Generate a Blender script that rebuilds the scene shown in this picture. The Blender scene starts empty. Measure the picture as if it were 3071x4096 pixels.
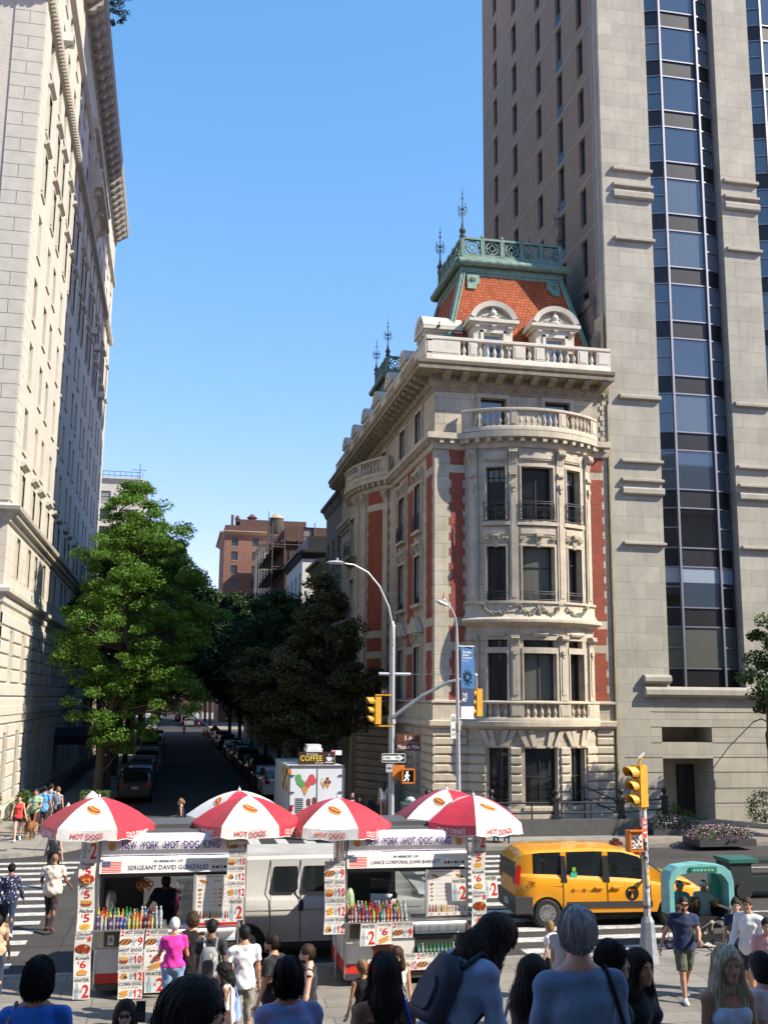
import bpy, math, random
import numpy as np
from mathutils import Matrix, Vector
R = math.radians
rnd = random.Random(7)
SC = bpy.context.scene
COL = SC.collection
# ------------------------------------------------------------------ camera
def cam_axes(y, p, r):
    F = Vector((math.sin(y)*math.cos(p), math.cos(y)*math.cos(p), math.sin(p)))
    R0 = Vector((math.cos(y), -math.sin(y), 0)); U0 = R0.cross(F)
    return math.cos(r)*R0+math.sin(r)*U0, -math.sin(r)*R0+math.cos(r)*U0, F
CAMR, CAMU, CAMF = cam_axes(R(11.13422), R(10.21722), R(.57084))
CAMP = Vector((0, 0, 5.4))
cd = bpy.data.cameras.new('camera'); cam = bpy.data.objects.new('camera', cd); COL.objects.link(cam)
cd.sensor_fit = 'HORIZONTAL'; cd.sensor_width = 36; cd.lens = 36*4189.5/3071
cd.clip_start = .1; cd.clip_end = 3000
m = Matrix.Identity(4)
for i, v in enumerate((CAMR, CAMU, -CAMF)):
    for j in range(3): m[j][i] = v[j]
m.translation = CAMP; cam.matrix_world = m; SC.camera = cam
# ------------------------------------------------------------------ light
SUN_EL = R(41)
sx, sy = .883, -.469                       # towards the sun, over the right shoulder
sv = Vector((sx*math.cos(SUN_EL), sy*math.cos(SUN_EL), math.sin(SUN_EL))).normalized()
sl = bpy.data.lights.new('sun', 'SUN'); sl.energy = 4.75; sl.angle = R(.5); sl.color = (1, .91, .77)
so = bpy.data.objects.new('sun', sl); COL.objects.link(so)
so.rotation_euler = sv.to_track_quat('Z', 'Y').to_euler(); so.location = (60, -60, 90)
w = bpy.data.worlds.new('World'); SC.world = w; w.use_nodes = True
nt = w.node_tree; bg = nt.nodes['Background']; bg.inputs[1].default_value = .14
sk = nt.nodes.new('ShaderNodeTexSky'); sk.sky_type = 'NISHITA'; sk.sun_disc = False
sk.sun_elevation = SUN_EL; sk.sun_rotation = math.atan2(sv.x, sv.y)
sk.air_density = 1.0; sk.dust_density = .0; sk.ozone_density = 3.0; sk.altitude = 30
spl = nt.nodes.new('ShaderNodeSeparateColor'); cmb = nt.nodes.new('ShaderNodeCombineColor'); nt.links.new(sk.outputs[0], spl.inputs[0])
for i_, (a_, g_) in enumerate(((.785, 1.09), (1.28, .645), (1.70, .65))):        # grade of the clear sky, per channel
    pw = nt.nodes.new('ShaderNodeMath'); pw.operation = 'POWER'; pw.inputs[1].default_value = g_; nt.links.new(spl.outputs[i_], pw.inputs[0])
    ml = nt.nodes.new('ShaderNodeMath'); ml.operation = 'MULTIPLY'; ml.inputs[1].default_value = a_; nt.links.new(pw.outputs[0], ml.inputs[0]); nt.links.new(ml.outputs[0], cmb.inputs[i_])
nt.links.new(cmb.outputs[0], bg.inputs[0])
SC.view_settings.view_transform = 'Standard'; SC.view_settings.look = 'None'
SC.view_settings.exposure = .95; SC.view_settings.gamma = 1
SC.render.engine = 'CYCLES'; SC.cycles.max_bounces = 6; SC.cycles.transparent_max_bounces = 12
SC.cycles.caustics_reflective = False; SC.cycles.caustics_refractive = False
# ------------------------------------------------------------------ mesh builder
class MB:
    def __init__(s): s.v = []; s.f = []; s.m = []; s.T = None
    def P(s, p):
        if s.T is not None: p = s.T @ Vector(p)
        s.v.append((p[0], p[1], p[2])); return len(s.v)-1
    def face(s, pts, m=0):
        s.f.append([s.P(p) for p in pts]); s.m.append(m)
    def idx(s, ids, m=0): s.f.append(list(ids)); s.m.append(m)
    def hexa(s, c, m=0):          # 8 corners: bottom 4 ccw, top 4 ccw
        i = [s.P(p) for p in c]
        for q in ((3, 2, 1, 0), (4, 5, 6, 7), (0, 1, 5, 4), (1, 2, 6, 5), (2, 3, 7, 6), (3, 0, 4, 7)):
            s.f.append([i[k] for k in q]); s.m.append(m)
    def box(s, x0, x1, y0, y1, z0, z1, m=0):
        s.hexa([(x0, y0, z0), (x1, y0, z0), (x1, y1, z0), (x0, y1, z0), (x0, y0, z1), (x1, y0, z1), (x1, y1, z1), (x0, y1, z1)], m)
    def bar(s, a, b, w, h=None, m=0, up=(0, 0, 1)):
        a = Vector(a); b = Vector(b); d = (b-a).normalized(); h = h or w
        u = Vector(up); x = d.cross(u)
        if x.length < 1e-4: x = Vector((1, 0, 0))
        x.normalize(); y = x.cross(d)
        x *= w/2; y *= h/2
        s.hexa([a-x-y, a+x-y, b+x-y, b-x-y, a-x+y, a+x+y, b+x+y, b-x+y], m)
    def tube(s, pts, r, n=8, m=0, caps=True):
        pts = [Vector(p) for p in pts]; rs = r if isinstance(r, (list, tuple)) else [r]*len(pts)
        rings = []; prev = None
        for i, p in enumerate(pts):
            d = (pts[min(i+1, len(pts)-1)]-pts[max(i-1, 0)]).normalized()
            if prev is None: x = d.orthogonal().normalized()
            else:
                x = prev-d*prev.dot(d)
                if x.length < 1e-5: x = d.orthogonal()
                x.normalize()
            prev = x; y = d.cross(x)
            rings.append([s.P(p+(x*math.cos(2*math.pi*k/n)+y*math.sin(2*math.pi*k/n))*rs[i]) for k in range(n)])
        for a, b in zip(rings, rings[1:]):
            for k in range(n): s.idx((a[k], a[(k+1) % n], b[(k+1) % n], b[k]), m)
        if caps: s.idx(rings[0][::-1], m); s.idx(rings[-1], m)
    def lathe(s, prof, c=(0, 0, 0), n=12, m=0):
        rings = []
        for r, z in prof: rings.append([s.P((c[0]+r*math.cos(2*math.pi*k/n), c[1]+r*math.sin(2*math.pi*k/n), c[2]+z)) for k in range(n)])
        for a, b in zip(rings, rings[1:]):
            for k in range(n): s.idx((a[k], a[(k+1) % n], b[(k+1) % n], b[k]), m)
        s.idx(rings[0][::-1], m); s.idx(rings[-1], m)
    def ball(s, c, r, n=10, m=0, k=6):
        rr = r if isinstance(r, (tuple, list)) else (r, r, r)
        rings = []
        for j in range(k+1):
            a = math.pi*j/k
            q = max(math.sin(a), .02)
            rings.append([s.P((c[0]+rr[0]*q*math.cos(2*math.pi*i/n), c[1]+rr[1]*q*math.sin(2*math.pi*i/n), c[2]-rr[2]*math.cos(a))) for i in range(n)])
        for a, b in zip(rings, rings[1:]):
            for i in range(n): s.idx((a[i], a[(i+1) % n], b[(i+1) % n], b[i]), m)
        s.idx(rings[0][::-1], m); s.idx(rings[-1], m)
    def prism(s, poly, f, m=0):        # poly: 2-D outline (ccw); f(p, t) -> 3-D point, t 0/1
        a = [s.P(f(p, 0)) for p in poly]; b = [s.P(f(p, 1)) for p in poly]; n = len(poly)
        s.idx(a[::-1], m); s.idx(b, m)
        for i in range(n): s.idx((a[i], a[(i+1) % n], b[(i+1) % n], b[i]), m)
    def grid(s, fn, nu, nv, m=0):
        g = [[s.P(fn(i/nu, j/nv)) for j in range(nv+1)] for i in range(nu+1)]
        for i in range(nu):
            for j in range(nv): s.idx((g[i][j], g[i+1][j], g[i+1][j+1], g[i][j+1]), m)
    def build(s, name, mats, parent=None, smooth=None, loc=None, **kw):
        me = bpy.data.meshes.new(name); me.from_pydata(s.v, [], s.f)
        mats = mats if isinstance(mats, (list, tuple)) else [mats]
        for q in mats: me.materials.append(q)
        if len(mats) > 1: me.polygons.foreach_set('material_index', s.m)
        if smooth is not None:
            me.polygons.foreach_set('use_smooth', [True]*len(me.polygons))
            me.set_sharp_from_angle(angle=R(smooth))
        me.validate(); me.update()
        return link(name, me, parent, loc, **kw)
def link(name, data, parent=None, loc=None, label=None, cat=None, group=None, kind=None, rz=0):
    o = bpy.data.objects.new(name, data); COL.objects.link(o)
    if parent: o.parent = parent
    if loc is not None: o.location = loc
    if rz: o.rotation_euler = (0, 0, rz)
    return tag(o, label, cat, group, kind)
def tag(o, label=None, cat=None, group=None, kind=None):
    if label: o['label'] = label
    if cat: o['category'] = cat
    if group: o['group'] = group
    if kind: o['kind'] = kind
    return o
def thing(name, label, cat, loc=(0, 0, 0), rz=0, group=None):
    return link(name, None, None, loc, label, cat, group, None, rz)
def kids(o): return list(o.children)
def copy_tree(o, parent=None, loc=None, rz=None, label=None, sc=None):
    c = o.copy(); COL.objects.link(c)
    if parent: c.parent = parent
    if loc is not None: c.location = loc
    if rz is not None: c.rotation_euler = (0, 0, rz)
    if sc is not None: c.scale = (sc, sc, sc)
    if label: c['label'] = label
    for k in kids(o): copy_tree(k, c)
    return c
# ------------------------------------------------------------------ materials
_mc = {}
def mat(name, col, rough=.7, metal=0, var=0., vs=3., bump=0., bs=30., spec=.5, emit=None, es=1, coat=0, alpha=1, streak=0., stain=(.12, .11, .10)):
    key = name
    if key in _mc: return _mc[key]
    m = bpy.data.materials.new(name); m.use_nodes = True; nt = m.node_tree; N = nt.nodes; L = nt.links
    b = N['Principled BSDF']; b.inputs['Base Color'].default_value = (*col, 1); b.inputs['Roughness'].default_value = rough
    b.inputs['Metallic'].default_value = metal; b.inputs['Specular IOR Level'].default_value = spec
    b.inputs['Coat Weight'].default_value = coat; b.inputs['Alpha'].default_value = alpha
    if emit: b.inputs['Emission Color'].default_value = (*emit, 1); b.inputs['Emission Strength'].default_value = es
    geo = None
    if var or bump or streak:
        geo = N.new('ShaderNodeNewGeometry')
    if var:
        n = N.new('ShaderNodeTexNoise'); n.inputs['Scale'].default_value = vs; n.inputs['Detail'].default_value = 6; n.inputs['Roughness'].default_value = .65
        L.new(geo.outputs['Position'], n.inputs['Vector'])
        mp = N.new('ShaderNodeMapRange'); mp.inputs[1].default_value = .3; mp.inputs[2].default_value = .7
        mp.inputs[3].default_value = 1-var; mp.inputs[4].default_value = 1+var; L.new(n.outputs[0], mp.inputs[0])
        mx = N.new('ShaderNodeVectorMath'); mx.operation = 'SCALE'; mx.inputs[0].default_value = col; L.new(mp.outputs[0], mx.inputs['Scale'])
        last = mx.outputs[0]
        if streak:
            mpn = N.new('ShaderNodeMapping'); mpn.inputs['Scale'].default_value = (1.3, 1.3, .16); L.new(geo.outputs['Position'], mpn.inputs[0])
            n2 = N.new('ShaderNodeTexNoise'); n2.inputs['Scale'].default_value = 1.4; n2.inputs['Detail'].default_value = 8; n2.inputs['Roughness'].default_value = .7; L.new(mpn.outputs[0], n2.inputs['Vector'])
            m2 = N.new('ShaderNodeMapRange'); m2.inputs[1].default_value = .52; m2.inputs[2].default_value = .78; m2.inputs[4].default_value = streak; L.new(n2.outputs[0], m2.inputs[0])
            mm = N.new('ShaderNodeMix'); mm.data_type = 'RGBA'; L.new(m2.outputs[0], mm.inputs[0]); L.new(last, mm.inputs[6]); mm.inputs[7].default_value = (*stain, 1)
            last = mm.outputs[2]
        L.new(last, b.inputs['Base Color'])
    if bump:
        n = N.new('ShaderNodeTexNoise'); n.inputs['Scale'].default_value = bs; n.inputs['Detail'].default_value = 4; L.new(geo.outputs['Position'], n.inputs['Vector'])
        bm = N.new('ShaderNodeBump'); bm.inputs['Strength'].default_value = bump; bm.inputs['Distance'].default_value = .02; L.new(n.outputs[0], bm.inputs['Height']); L.new(bm.outputs[0], b.inputs['Normal'])
    _mc[key] = m; return m
def blocks(name, c1, c2, cm, bw, bh, mortar=.01, rough=.8, var=.12, streak=0., offs=.5, stain=(.1, .09, .08), sq=.0, axis='xy', bump=.3, z0=0., mb=.2):
    """ashlar or brick courses laid in real metres on any upright wall (or flat, axis='top')"""
    m = bpy.data.materials.new(name); m.use_nodes = True; nt = m.node_tree; N = nt.nodes; L = nt.links
    b = N['Principled BSDF']; b.inputs['Roughness'].default_value = rough; b.inputs['Specular IOR Level'].default_value = .25
    g = N.new('ShaderNodeNewGeometry'); sp = N.new('ShaderNodeSeparateXYZ'); L.new(g.outputs['Position'], sp.inputs[0])
    cb = N.new('ShaderNodeCombineXYZ')
    if axis == 'top': L.new(sp.outputs[0], cb.inputs[0]); L.new(sp.outputs[1], cb.inputs[1])
    else:
        ad = N.new('ShaderNodeMath'); ad.operation = 'ADD'; L.new(sp.outputs[0], ad.inputs[0]); L.new(sp.outputs[1], ad.inputs[1])
        a2 = N.new('ShaderNodeMath'); a2.operation = 'SUBTRACT'; L.new(sp.outputs[2], a2.inputs[0]); a2.inputs[1].default_value = z0
        L.new(ad.outputs[0], cb.inputs[0]); L.new(a2.outputs[0], cb.inputs[1])
    t = N.new('ShaderNodeTexBrick'); L.new(cb.outputs[0], t.inputs['Vector']); t.offset = offs
    t.inputs['Color1'].default_value = (*c1, 1); t.inputs['Color2'].default_value = (*c2, 1); t.inputs['Mortar'].default_value = (*cm, 1)
    t.inputs['Scale'].default_value = 1; t.inputs['Mortar Size'].default_value = mortar; t.inputs['Mortar Smooth'].default_value = .1
    t.inputs['Brick Width'].default_value = bw; t.inputs['Row Height'].default_value = bh; t.inputs['Bias'].default_value = sq
    n = N.new('ShaderNodeTexNoise'); n.inputs['Scale'].default_value = .9; n.inputs['Detail'].default_value = 8; n.inputs['Roughness'].default_value = .7; L.new(g.outputs['Position'], n.inputs['Vector'])
    mp = N.new('ShaderNodeMapRange'); mp.inputs[1].default_value = .3; mp.inputs[2].default_value = .7; mp.inputs[3].default_value = 1-var; mp.inputs[4].default_value = 1+var; L.new(n.outputs[0], mp.inputs[0])
    sc = N.new('ShaderNodeVectorMath'); sc.operation = 'SCALE'; L.new(t.outputs[0], sc.inputs[0]); L.new(mp.outputs[0], sc.inputs['Scale']); last = sc.outputs[0]
    if streak:
        mpn = N.new('ShaderNodeMapping'); mpn.inputs['Scale'].default_value = (1.1, 1.1, .13); L.new(g.outputs['Position'], mpn.inputs[0])
        n2 = N.new('ShaderNodeTexNoise'); n2.inputs['Scale'].default_value = 1.2; n2.inputs['Detail'].default_value = 8; n2.inputs['Roughness'].default_value = .72; L.new(mpn.outputs[0], n2.inputs['Vector'])
        m2 = N.new('ShaderNodeMapRange'); m2.inputs[1].default_value = .5; m2.inputs[2].default_value = .8; m2.inputs[4].default_value = streak; L.new(n2.outputs[0], m2.inputs[0])
        mm = N.new('ShaderNodeMix'); mm.data_type = 'RGBA'; L.new(m2.outputs[0], mm.inputs[0]); L.new(last, mm.inputs[6]); mm.inputs[7].default_value = (*stain, 1); last = mm.outputs[2]
    L.new(last, b.inputs['Base Color'])
    bm = N.new('ShaderNodeBump'); bm.inputs['Strength'].default_value = bump; bm.inputs['Distance'].default_value = .02; bm.invert = True
    L.new(t.outputs['Fac'], bm.inputs['Height']); L.new(bm.outputs[0], b.inputs['Normal'])
    return m
def glassmat(name, tint=(.8, .9, .9), alpha=.25):
    """thin clear sheet: mostly see-through, with a real reflection"""
    m = bpy.data.materials.new(name); m.use_nodes = True; nt = m.node_tree; N = nt.nodes; L = nt.links
    N.remove(N['Principled BSDF']); o = N['Material Output']
    t = N.new('ShaderNodeBsdfTransparent'); t.inputs[0].default_value = (*tint, 1)
    g = N.new('ShaderNodeBsdfGlossy'); g.inputs['Roughness'].default_value = .03
    f = N.new('ShaderNodeFresnel'); f.inputs[0].default_value = 1.5
    a = N.new('ShaderNodeMath'); a.operation = 'ADD'; a.inputs[1].default_value = alpha; L.new(f.outputs[0], a.inputs[0])
    x = N.new('ShaderNodeMixShader'); L.new(a.outputs[0], x.inputs[0]); L.new(t.outputs[0], x.inputs[1]); L.new(g.outputs[0], x.inputs[2]); L.new(x.outputs[0], o.inputs[0])
    return m
# ------------------------------------------------------------------ lettering
_tc = {}
def glyphs(s, bold=.0, shear=0.):
    k = (s, bold, shear)
    if k in _tc: return _tc[k]
    c = bpy.data.curves.new('lettering', 'FONT'); c.body = s; c.size = 1; c.resolution_u = 2; c.offset = bold; c.shear = shear
    c.space_character = 1+bold*2
    o = bpy.data.objects.new('lettering', c); me = o.to_mesh()
    vs = [(v.co.x, v.co.y) for v in me.vertices]; fs = [list(p.vertices) for p in me.polygons]
    o.to_mesh_clear(); bpy.data.objects.remove(o); bpy.data.curves.remove(c)
    if not vs: vs = [(0, 0)]
    x0 = min(v[0] for v in vs); x1 = max(v[0] for v in vs); y0 = min(v[1] for v in vs); y1 = max(v[1] for v in vs)
    _tc[k] = (vs, fs, x0, x1, y0, y1); return _tc[k]
def text(M, s, f, x0, x1, z0, z1, m, bold=.02, shear=0., keep=False, al='c'):
    """letters filling the box x0..x1, z0..z1 of the plane f(x, z)"""
    vs, fs, a, b, c, d = glyphs(s, min(bold, .012), shear)
    sx = (x1-x0)/max(b-a, 1e-6); sz = (z1-z0)/max(d-c, 1e-6); ox = 0
    if keep:
        q = min(sx, sz); ox = {'c': (x1-x0-(b-a)*q)/2, 'l': 0, 'r': (x1-x0-(b-a)*q)}[al]; sx = q; sz = q
    i0 = len(M.v)
    for x, y in vs: M.P(f(x0+ox+(x-a)*sx, z0+(y-c)*sz))
    for q in fs: M.idx([i0+i for i in q], m)
# ------------------------------------------------------------------ palette
LIME = blocks('limestone ashlar', (.47, .41, .315), (.41, .355, .27), (.25, .21, .16), 1.5, .62, .012, var=.2, streak=.5)
LIMES = mat('limestone trim', (.47, .41, .315), .85, var=.17, vs=1.7, bump=.25, bs=14, streak=.5, spec=.2)
LIMEW = mat('pale parapet stone', (.60, .55, .46), .85, var=.12, vs=2.2, bump=.2, bs=14, streak=.25, stain=(.32, .17, .09), spec=.2)
LIMED = mat('sooty stone', (.20, .18, .15), .9, var=.4, vs=2.5, bump=.3, bs=16, streak=.6, spec=.2)
BRICK = blocks('red brick', (.30, .068, .038), (.23, .05, .03), (.27, .13, .09), .21, .068, .006, var=.14)
TILE = blocks('terracotta roof tile', (.40, .10, .035), (.26, .060, .022), (.10, .03, .015), .2, .16, .012, var=.2, bump=1., sq=-.1)
COPP = mat('green copper', (.135, .215, .17), .6, var=.35, vs=4, bump=.2, bs=20, streak=.55, stain=(.05, .07, .06))
IRON = mat('black iron', (.012, .013, .015), .5, var=.2, vs=9)
GLASSD = mat('window glass', (.012, .014, .016), .04, spec=.8)
GLASSG = mat('window glass with pale blind', (.10, .105, .09), .06, spec=.8)
GLASSC = mat('window glass over curtain', (.22, .21, .18), .1, spec=.8)
SASH = mat('dark window sash', (.025, .025, .03), .5)
TOWER = blocks('tower limestone panels', (.40, .375, .305), (.345, .322, .265), (.22, .20, .165), 1.55, .78, .009, var=.16, streak=.3)
TOWERS = mat('tower limestone band', (.37, .34, .285), .85, var=.12, vs=2, streak=.3, spec=.2)
TBRICK = blocks('buff tower brick', (.29, .215, .155), (.25, .185, .135), (.2, .17, .13), .25, .085, .007, var=.1)
TLINE = mat('pale floor joint', (.33, .32, .30), .8)
BLACKP = mat('dark spandrel panel', (.006, .006, .0065), .4, var=.5, vs=1.5)
ALU = mat('bright aluminium', (.26, .26, .29), .45, metal=.9)
BLUEG = mat('tower glass', (.04, .06, .085), .03, spec=1.)
BLUEG.node_tree.nodes['Principled BSDF'].inputs['Coat Weight'].default_value = 1.
LBST = blocks('apartment limestone', (.50, .465, .385), (.47, .43, .36), (.30, .26, .20), 1.4, .55, .01, var=.1, streak=.12)
LBSM = mat('apartment smooth stone', (.49, .46, .39), .85, var=.1, vs=1.3, streak=.15, spec=.2)
LBBR = blocks('apartment pale brick', (.56, .52, .44), (.51, .475, .40), (.36, .33, .28), .21, .07, .007, var=.08, streak=.15)
WFR = mat('white window frame', (.62, .60, .55), .5)
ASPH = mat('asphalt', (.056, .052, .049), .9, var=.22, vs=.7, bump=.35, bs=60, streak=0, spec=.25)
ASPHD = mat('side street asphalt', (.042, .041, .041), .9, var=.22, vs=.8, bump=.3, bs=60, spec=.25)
PAVE = blocks('sidewalk slabs', (.27, .25, .215), (.24, .225, .195), (.12, .11, .10), 1.5, 1.5, .012, var=.2, offs=0, axis='top', bump=.2)
PLAZA = blocks('plaza paving slabs', (.235, .215, .185), (.20, .185, .16), (.09, .085, .08), 1.15, .6, .01, var=.25, axis='top', bump=.2)
KERB = mat('granite kerb', (.25, .235, .21), .8, var=.25, vs=4)
WHITEL = mat('worn road paint', (.50, .49, .46), .8, var=.25, vs=6)
STEEL = mat('brushed steel', (.48, .47, .45), .32, metal=.85, var=.1, vs=7)
GALV = mat('galvanised pole', (.47, .48, .48), .45, metal=.5, var=.14, vs=8)
WP = mat('white enamel', (.70, .69, .67), .35, var=.07, vs=3, streak=.35, stain=(.36, .32, .27))
WVAN = mat('white van paint', (.50, .49, .465), .35, var=.1, vs=1.2, coat=.3, streak=.2, stain=(.3, .27, .22))
REDP = mat('red vinyl', (.60, .035, .03), .4)
YELP = mat('traffic yellow', (.62, .33, .03), .45, var=.1, vs=6)
ORAP = mat('orange signal housing', (.60, .17, .02), .5)
TYRE = mat('tyre rubber', (.018, .018, .018), .8)
RIM = mat('wheel rim', (.45, .45, .46), .3, metal=.8)
BLK = mat('black plastic', (.014, .014, .015), .45)
DGREY = mat('dark grey plastic', (.05, .05, .052), .5)
CGL = mat('car glass', (.012, .015, .016), .03, spec=.9)
TAILR = mat('tail lamp red', (.35, .01, .01), .2)
HEADL = mat('lamp lens', (.7, .7, .7), .15)
PLATE = mat('number plate', (.6, .6, .58), .5)
BARK = mat('bark', (.085, .065, .045), .95, var=.35, vs=9, bump=.8, bs=22)
def leafmat(name, c, tr, c2=None):
    m = bpy.data.materials.new(name); m.use_nodes = True; nt = m.node_tree; N = nt.nodes; L = nt.links
    b = N['Principled BSDF']; b.inputs['Roughness'].default_value = .6; b.inputs['Specular IOR Level'].default_value = .3
    g = N.new('ShaderNodeObjectInfo'); geo = N.new('ShaderNodeNewGeometry')
    cr = N.new('ShaderNodeValToRGB'); L.new(geo.outputs['Random Per Island'], cr.inputs[0])
    c2 = c2 or tuple(x*.6 for x in c)
    cr.color_ramp.elements[0].color = (*c2, 1); cr.color_ramp.elements[1].color = (*c, 1)
    L.new(cr.outputs[0], b.inputs['Base Color'])
    t = N.new('ShaderNodeBsdfTranslucent'); L.new(cr.outputs[0], t.inputs[0])
    x = N.new('ShaderNodeMixShader'); x.inputs[0].default_value = tr
    L.new(b.outputs[0], x.inputs[1]); L.new(t.outputs[0], x.inputs[2]); L.new(x.outputs[0], N['Material Output'].inputs[0])
    return m
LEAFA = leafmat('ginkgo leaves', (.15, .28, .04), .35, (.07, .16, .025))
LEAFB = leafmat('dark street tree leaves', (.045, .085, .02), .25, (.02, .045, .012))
LEAFC = leafmat('bronze green leaves', (.13, .115, .045), .3, (.04, .055, .02))
LEAFD = leafmat('hedge leaves', (.10, .17, .03), .25, (.04, .09, .015))
def wear(m, c, sc=7, lo=.5, hi=.72, amt=.75):
    nt = m.node_tree; N = nt.nodes; L = nt.links; b = N['Principled BSDF']; src = b.inputs['Base Color'].links[0].from_socket
    g = N.new('ShaderNodeNewGeometry'); n = N.new('ShaderNodeTexNoise'); n.inputs['Scale'].default_value = sc; n.inputs['Detail'].default_value = 10; n.inputs['Roughness'].default_value = .75; L.new(g.outputs['Position'], n.inputs['Vector'])
    r = N.new('ShaderNodeMapRange'); r.inputs[1].default_value = lo; r.inputs[2].default_value = hi; r.inputs[4].default_value = amt; L.new(n.outputs[0], r.inputs[0])
    x = N.new('ShaderNodeMix'); x.data_type = 'RGBA'; L.new(r.outputs[0], x.inputs[0]); L.new(src, x.inputs[6]); x.inputs[7].default_value = (*c, 1); L.new(x.outputs[2], b.inputs['Base Color'])
wear(WHITEL, (.08, .075, .07), 5, .48, .66); wear(ASPH, (.028, .026, .025), 1.1, .55, .7, .6); wear(ASPH, (.11, .105, .10), 45, .62, .75, .5); wear(PLAZA, (.10, .09, .08), 3.5, .56, .7, .5); wear(PAVE, (.12, .105, .09), 2.5, .55, .72, .5); wear(KERB, (.1, .09, .08), 6, .5, .7, .5)
wear(STEEL, (.2, .18, .15), 4, .5, .7, .6); wear(TOWER, (.20, .18, .15), 2.2, .6, .8, .35); wear(LBBR, (.26, .23, .19), .5, .55, .75, .4)
def flat(nm, c, rough=.6, **k): return mat(nm, c, rough, **k)
# ------------------------------------------------------------------ facade helpers
def west(Y0): return lambda u, d, z: (u, Y0-d, z)
def north(X0): return lambda u, d, z: (X0-d, u, z)       # wall whose outside looks to -X
def south(X0): return lambda u, d, z: (X0+d, u, z)       # wall whose outside looks to +X
def bow(cx, cy, Rr, fx):                                  # u measured round the arc from its middle
    if fx == 'w': return lambda u, d, z: (cx+(Rr+d)*math.sin(u/Rr), cy-(Rr+d)*math.cos(u/Rr), z)
    return lambda u, d, z: (cx-(Rr+d)*math.cos(u/Rr), cy+(Rr+d)*math.sin(u/Rr), z)
def fbox(M, f, u0, u1, d0, d1, z0, z1, m=0, nu=1):
    for i in range(nu):
        a = u0+(u1-u0)*i/nu; b = u0+(u1-u0)*(i+1)/nu
        q = [M.P(f(*t)) for t in ((a, d1, z0), (b, d1, z0), (b, d0, z0), (a, d0, z0), (a, d1, z1), (b, d1, z1), (b, d0, z1), (a, d0, z1))]
        M.idx((3, 2, 1, 0) and (q[3], q[2], q[1], q[0]), m); M.idx((q[4], q[5], q[6], q[7]), m); M.idx((q[0], q[1], q[5], q[4]), m)
        if i == 0: M.idx((q[3], q[0], q[4], q[7]), m)
        if i == nu-1: M.idx((q[1], q[2], q[6], q[5]), m)
def mould(M, f, u0, u1, prof, m=0, nu=1, mit=0):         # prof: [(d, z)...] profile swept along u; mit=1 mitres its start
    for i in range(nu):
        a = u0+(u1-u0)*i/nu; b = u0+(u1-u0)*(i+1)/nu; q = mit if i == 0 else 0
        A = [M.P(f(a-q*d, d, z)) for d, z in prof]; B = [M.P(f(b, d, z)) for d, z in prof]
        for k in range(len(prof)-1): M.idx((A[k], B[k], B[k+1], A[k+1]), m)
        if i == 0 and not mit: M.idx(A, m)
        if i == nu-1: M.idx(B[::-1], m)
def wallop(M, f, u0, u1, z0, z1, ops, depth=.25, m=0, mr=None, step=None):
    mr = m if mr is None else mr
    us = sorted({u0, u1} | {x for o in ops for x in o[:2]}); zs = sorted({z0, z1} | {x for o in ops for x in o[2:4]})
    if step:
        e = [us[0]]
        for a, b in zip(us, us[1:]):
            n = max(1, math.ceil((b-a)/step)); e += [a+(b-a)*k/n for k in range(1, n+1)]
        us = e
    for a, b in zip(us, us[1:]):
        for c, d in zip(zs, zs[1:]):
            um = (a+b)/2; zm = (c+d)/2
            if any(o[0] < um < o[1] and o[2] < zm < o[3] for o in ops): continue
            M.face([f(a, 0, c), f(b, 0, c), f(b, 0, d), f(a, 0, d)], m)
    for o in ops:
        a, b, c, d = o[:4]; g = -depth
        n = max(1, math.ceil((b-a)/step)) if step else 1
        M.face([f(a, 0, c), f(a, 0, d), f(a, g, d), f(a, g, c)], mr); M.face([f(b, 0, c), f(b, g, c), f(b, g, d), f(b, 0, d)], mr)
        for k in range(n):
            p = a+(b-a)*k/n; q = a+(b-a)*(k+1)/n
            M.face([f(p, 0, c), f(p, g, c), f(q, g, c), f(q, 0, c)], mr); M.face([f(p, 0, d), f(q, 0, d), f(q, g, d), f(p, g, d)], mr)
def window(f, o, depth, parent, rails=(), muls=(), frame=None, glass=None, fw=.06, nu=1, label=None, top=None, kw={}):
    a, b, c, d = o; F = MB(); g = -depth
    for (p, q, r, s) in ((a, b, c, c+fw), (a, b, d-fw, d), (a, a+fw, c+fw, d-fw), (b-fw, b, c+fw, d-fw)):
        fbox(F, f, p, q, g-.04, g+.05, r, s, 0, nu if q-p > .2 else 1)
    for z in rails: fbox(F, f, a+fw, b-fw, g-.03, g+.03, z-.025, z+.025, 0, nu)
    for u in muls: fbox(F, f, u-.025, u+.025, g-.03, g+.028, c+fw, d-fw)
    w = F.build('window', frame or SASH, parent, **kw)
    if label: w['label'] = label
    P = MB()
    for k in range(nu):
        p = a+(b-a)*k/nu; q = a+(b-a)*(k+1)/nu
        P.face([f(p, g-.015, c+.01), f(q, g-.015, c+.01), f(q, g-.015, d-.01), f(p, g-.015, d-.01)], 0)
        if top: P.face([f(p+.04, g-.010, top), f(q-.04, g-.010, top), f(q-.04, g-.010, d-.05), f(p+.04, g-.010, d-.05)], 1)
    P.build('pane', [glass or GLASSD, GLASSC], w, world=True)
    return w
def reparent_fix(o, parent):
    if parent is not None:
        q = parent; t = Vector((0, 0, 0))
        while q is not None: t += q.location; q = q.parent
        o.location = -t
_build = MB.build
def _b2(s, name, mats, parent=None, smooth=None, loc=None, world=False, **kw):
    o = _build(s, name, mats, parent, smooth, loc, **kw)
    if world and parent is not None: reparent_fix(o, parent)
    return o
MB.build = _b2
WK = dict(world=True)
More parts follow.
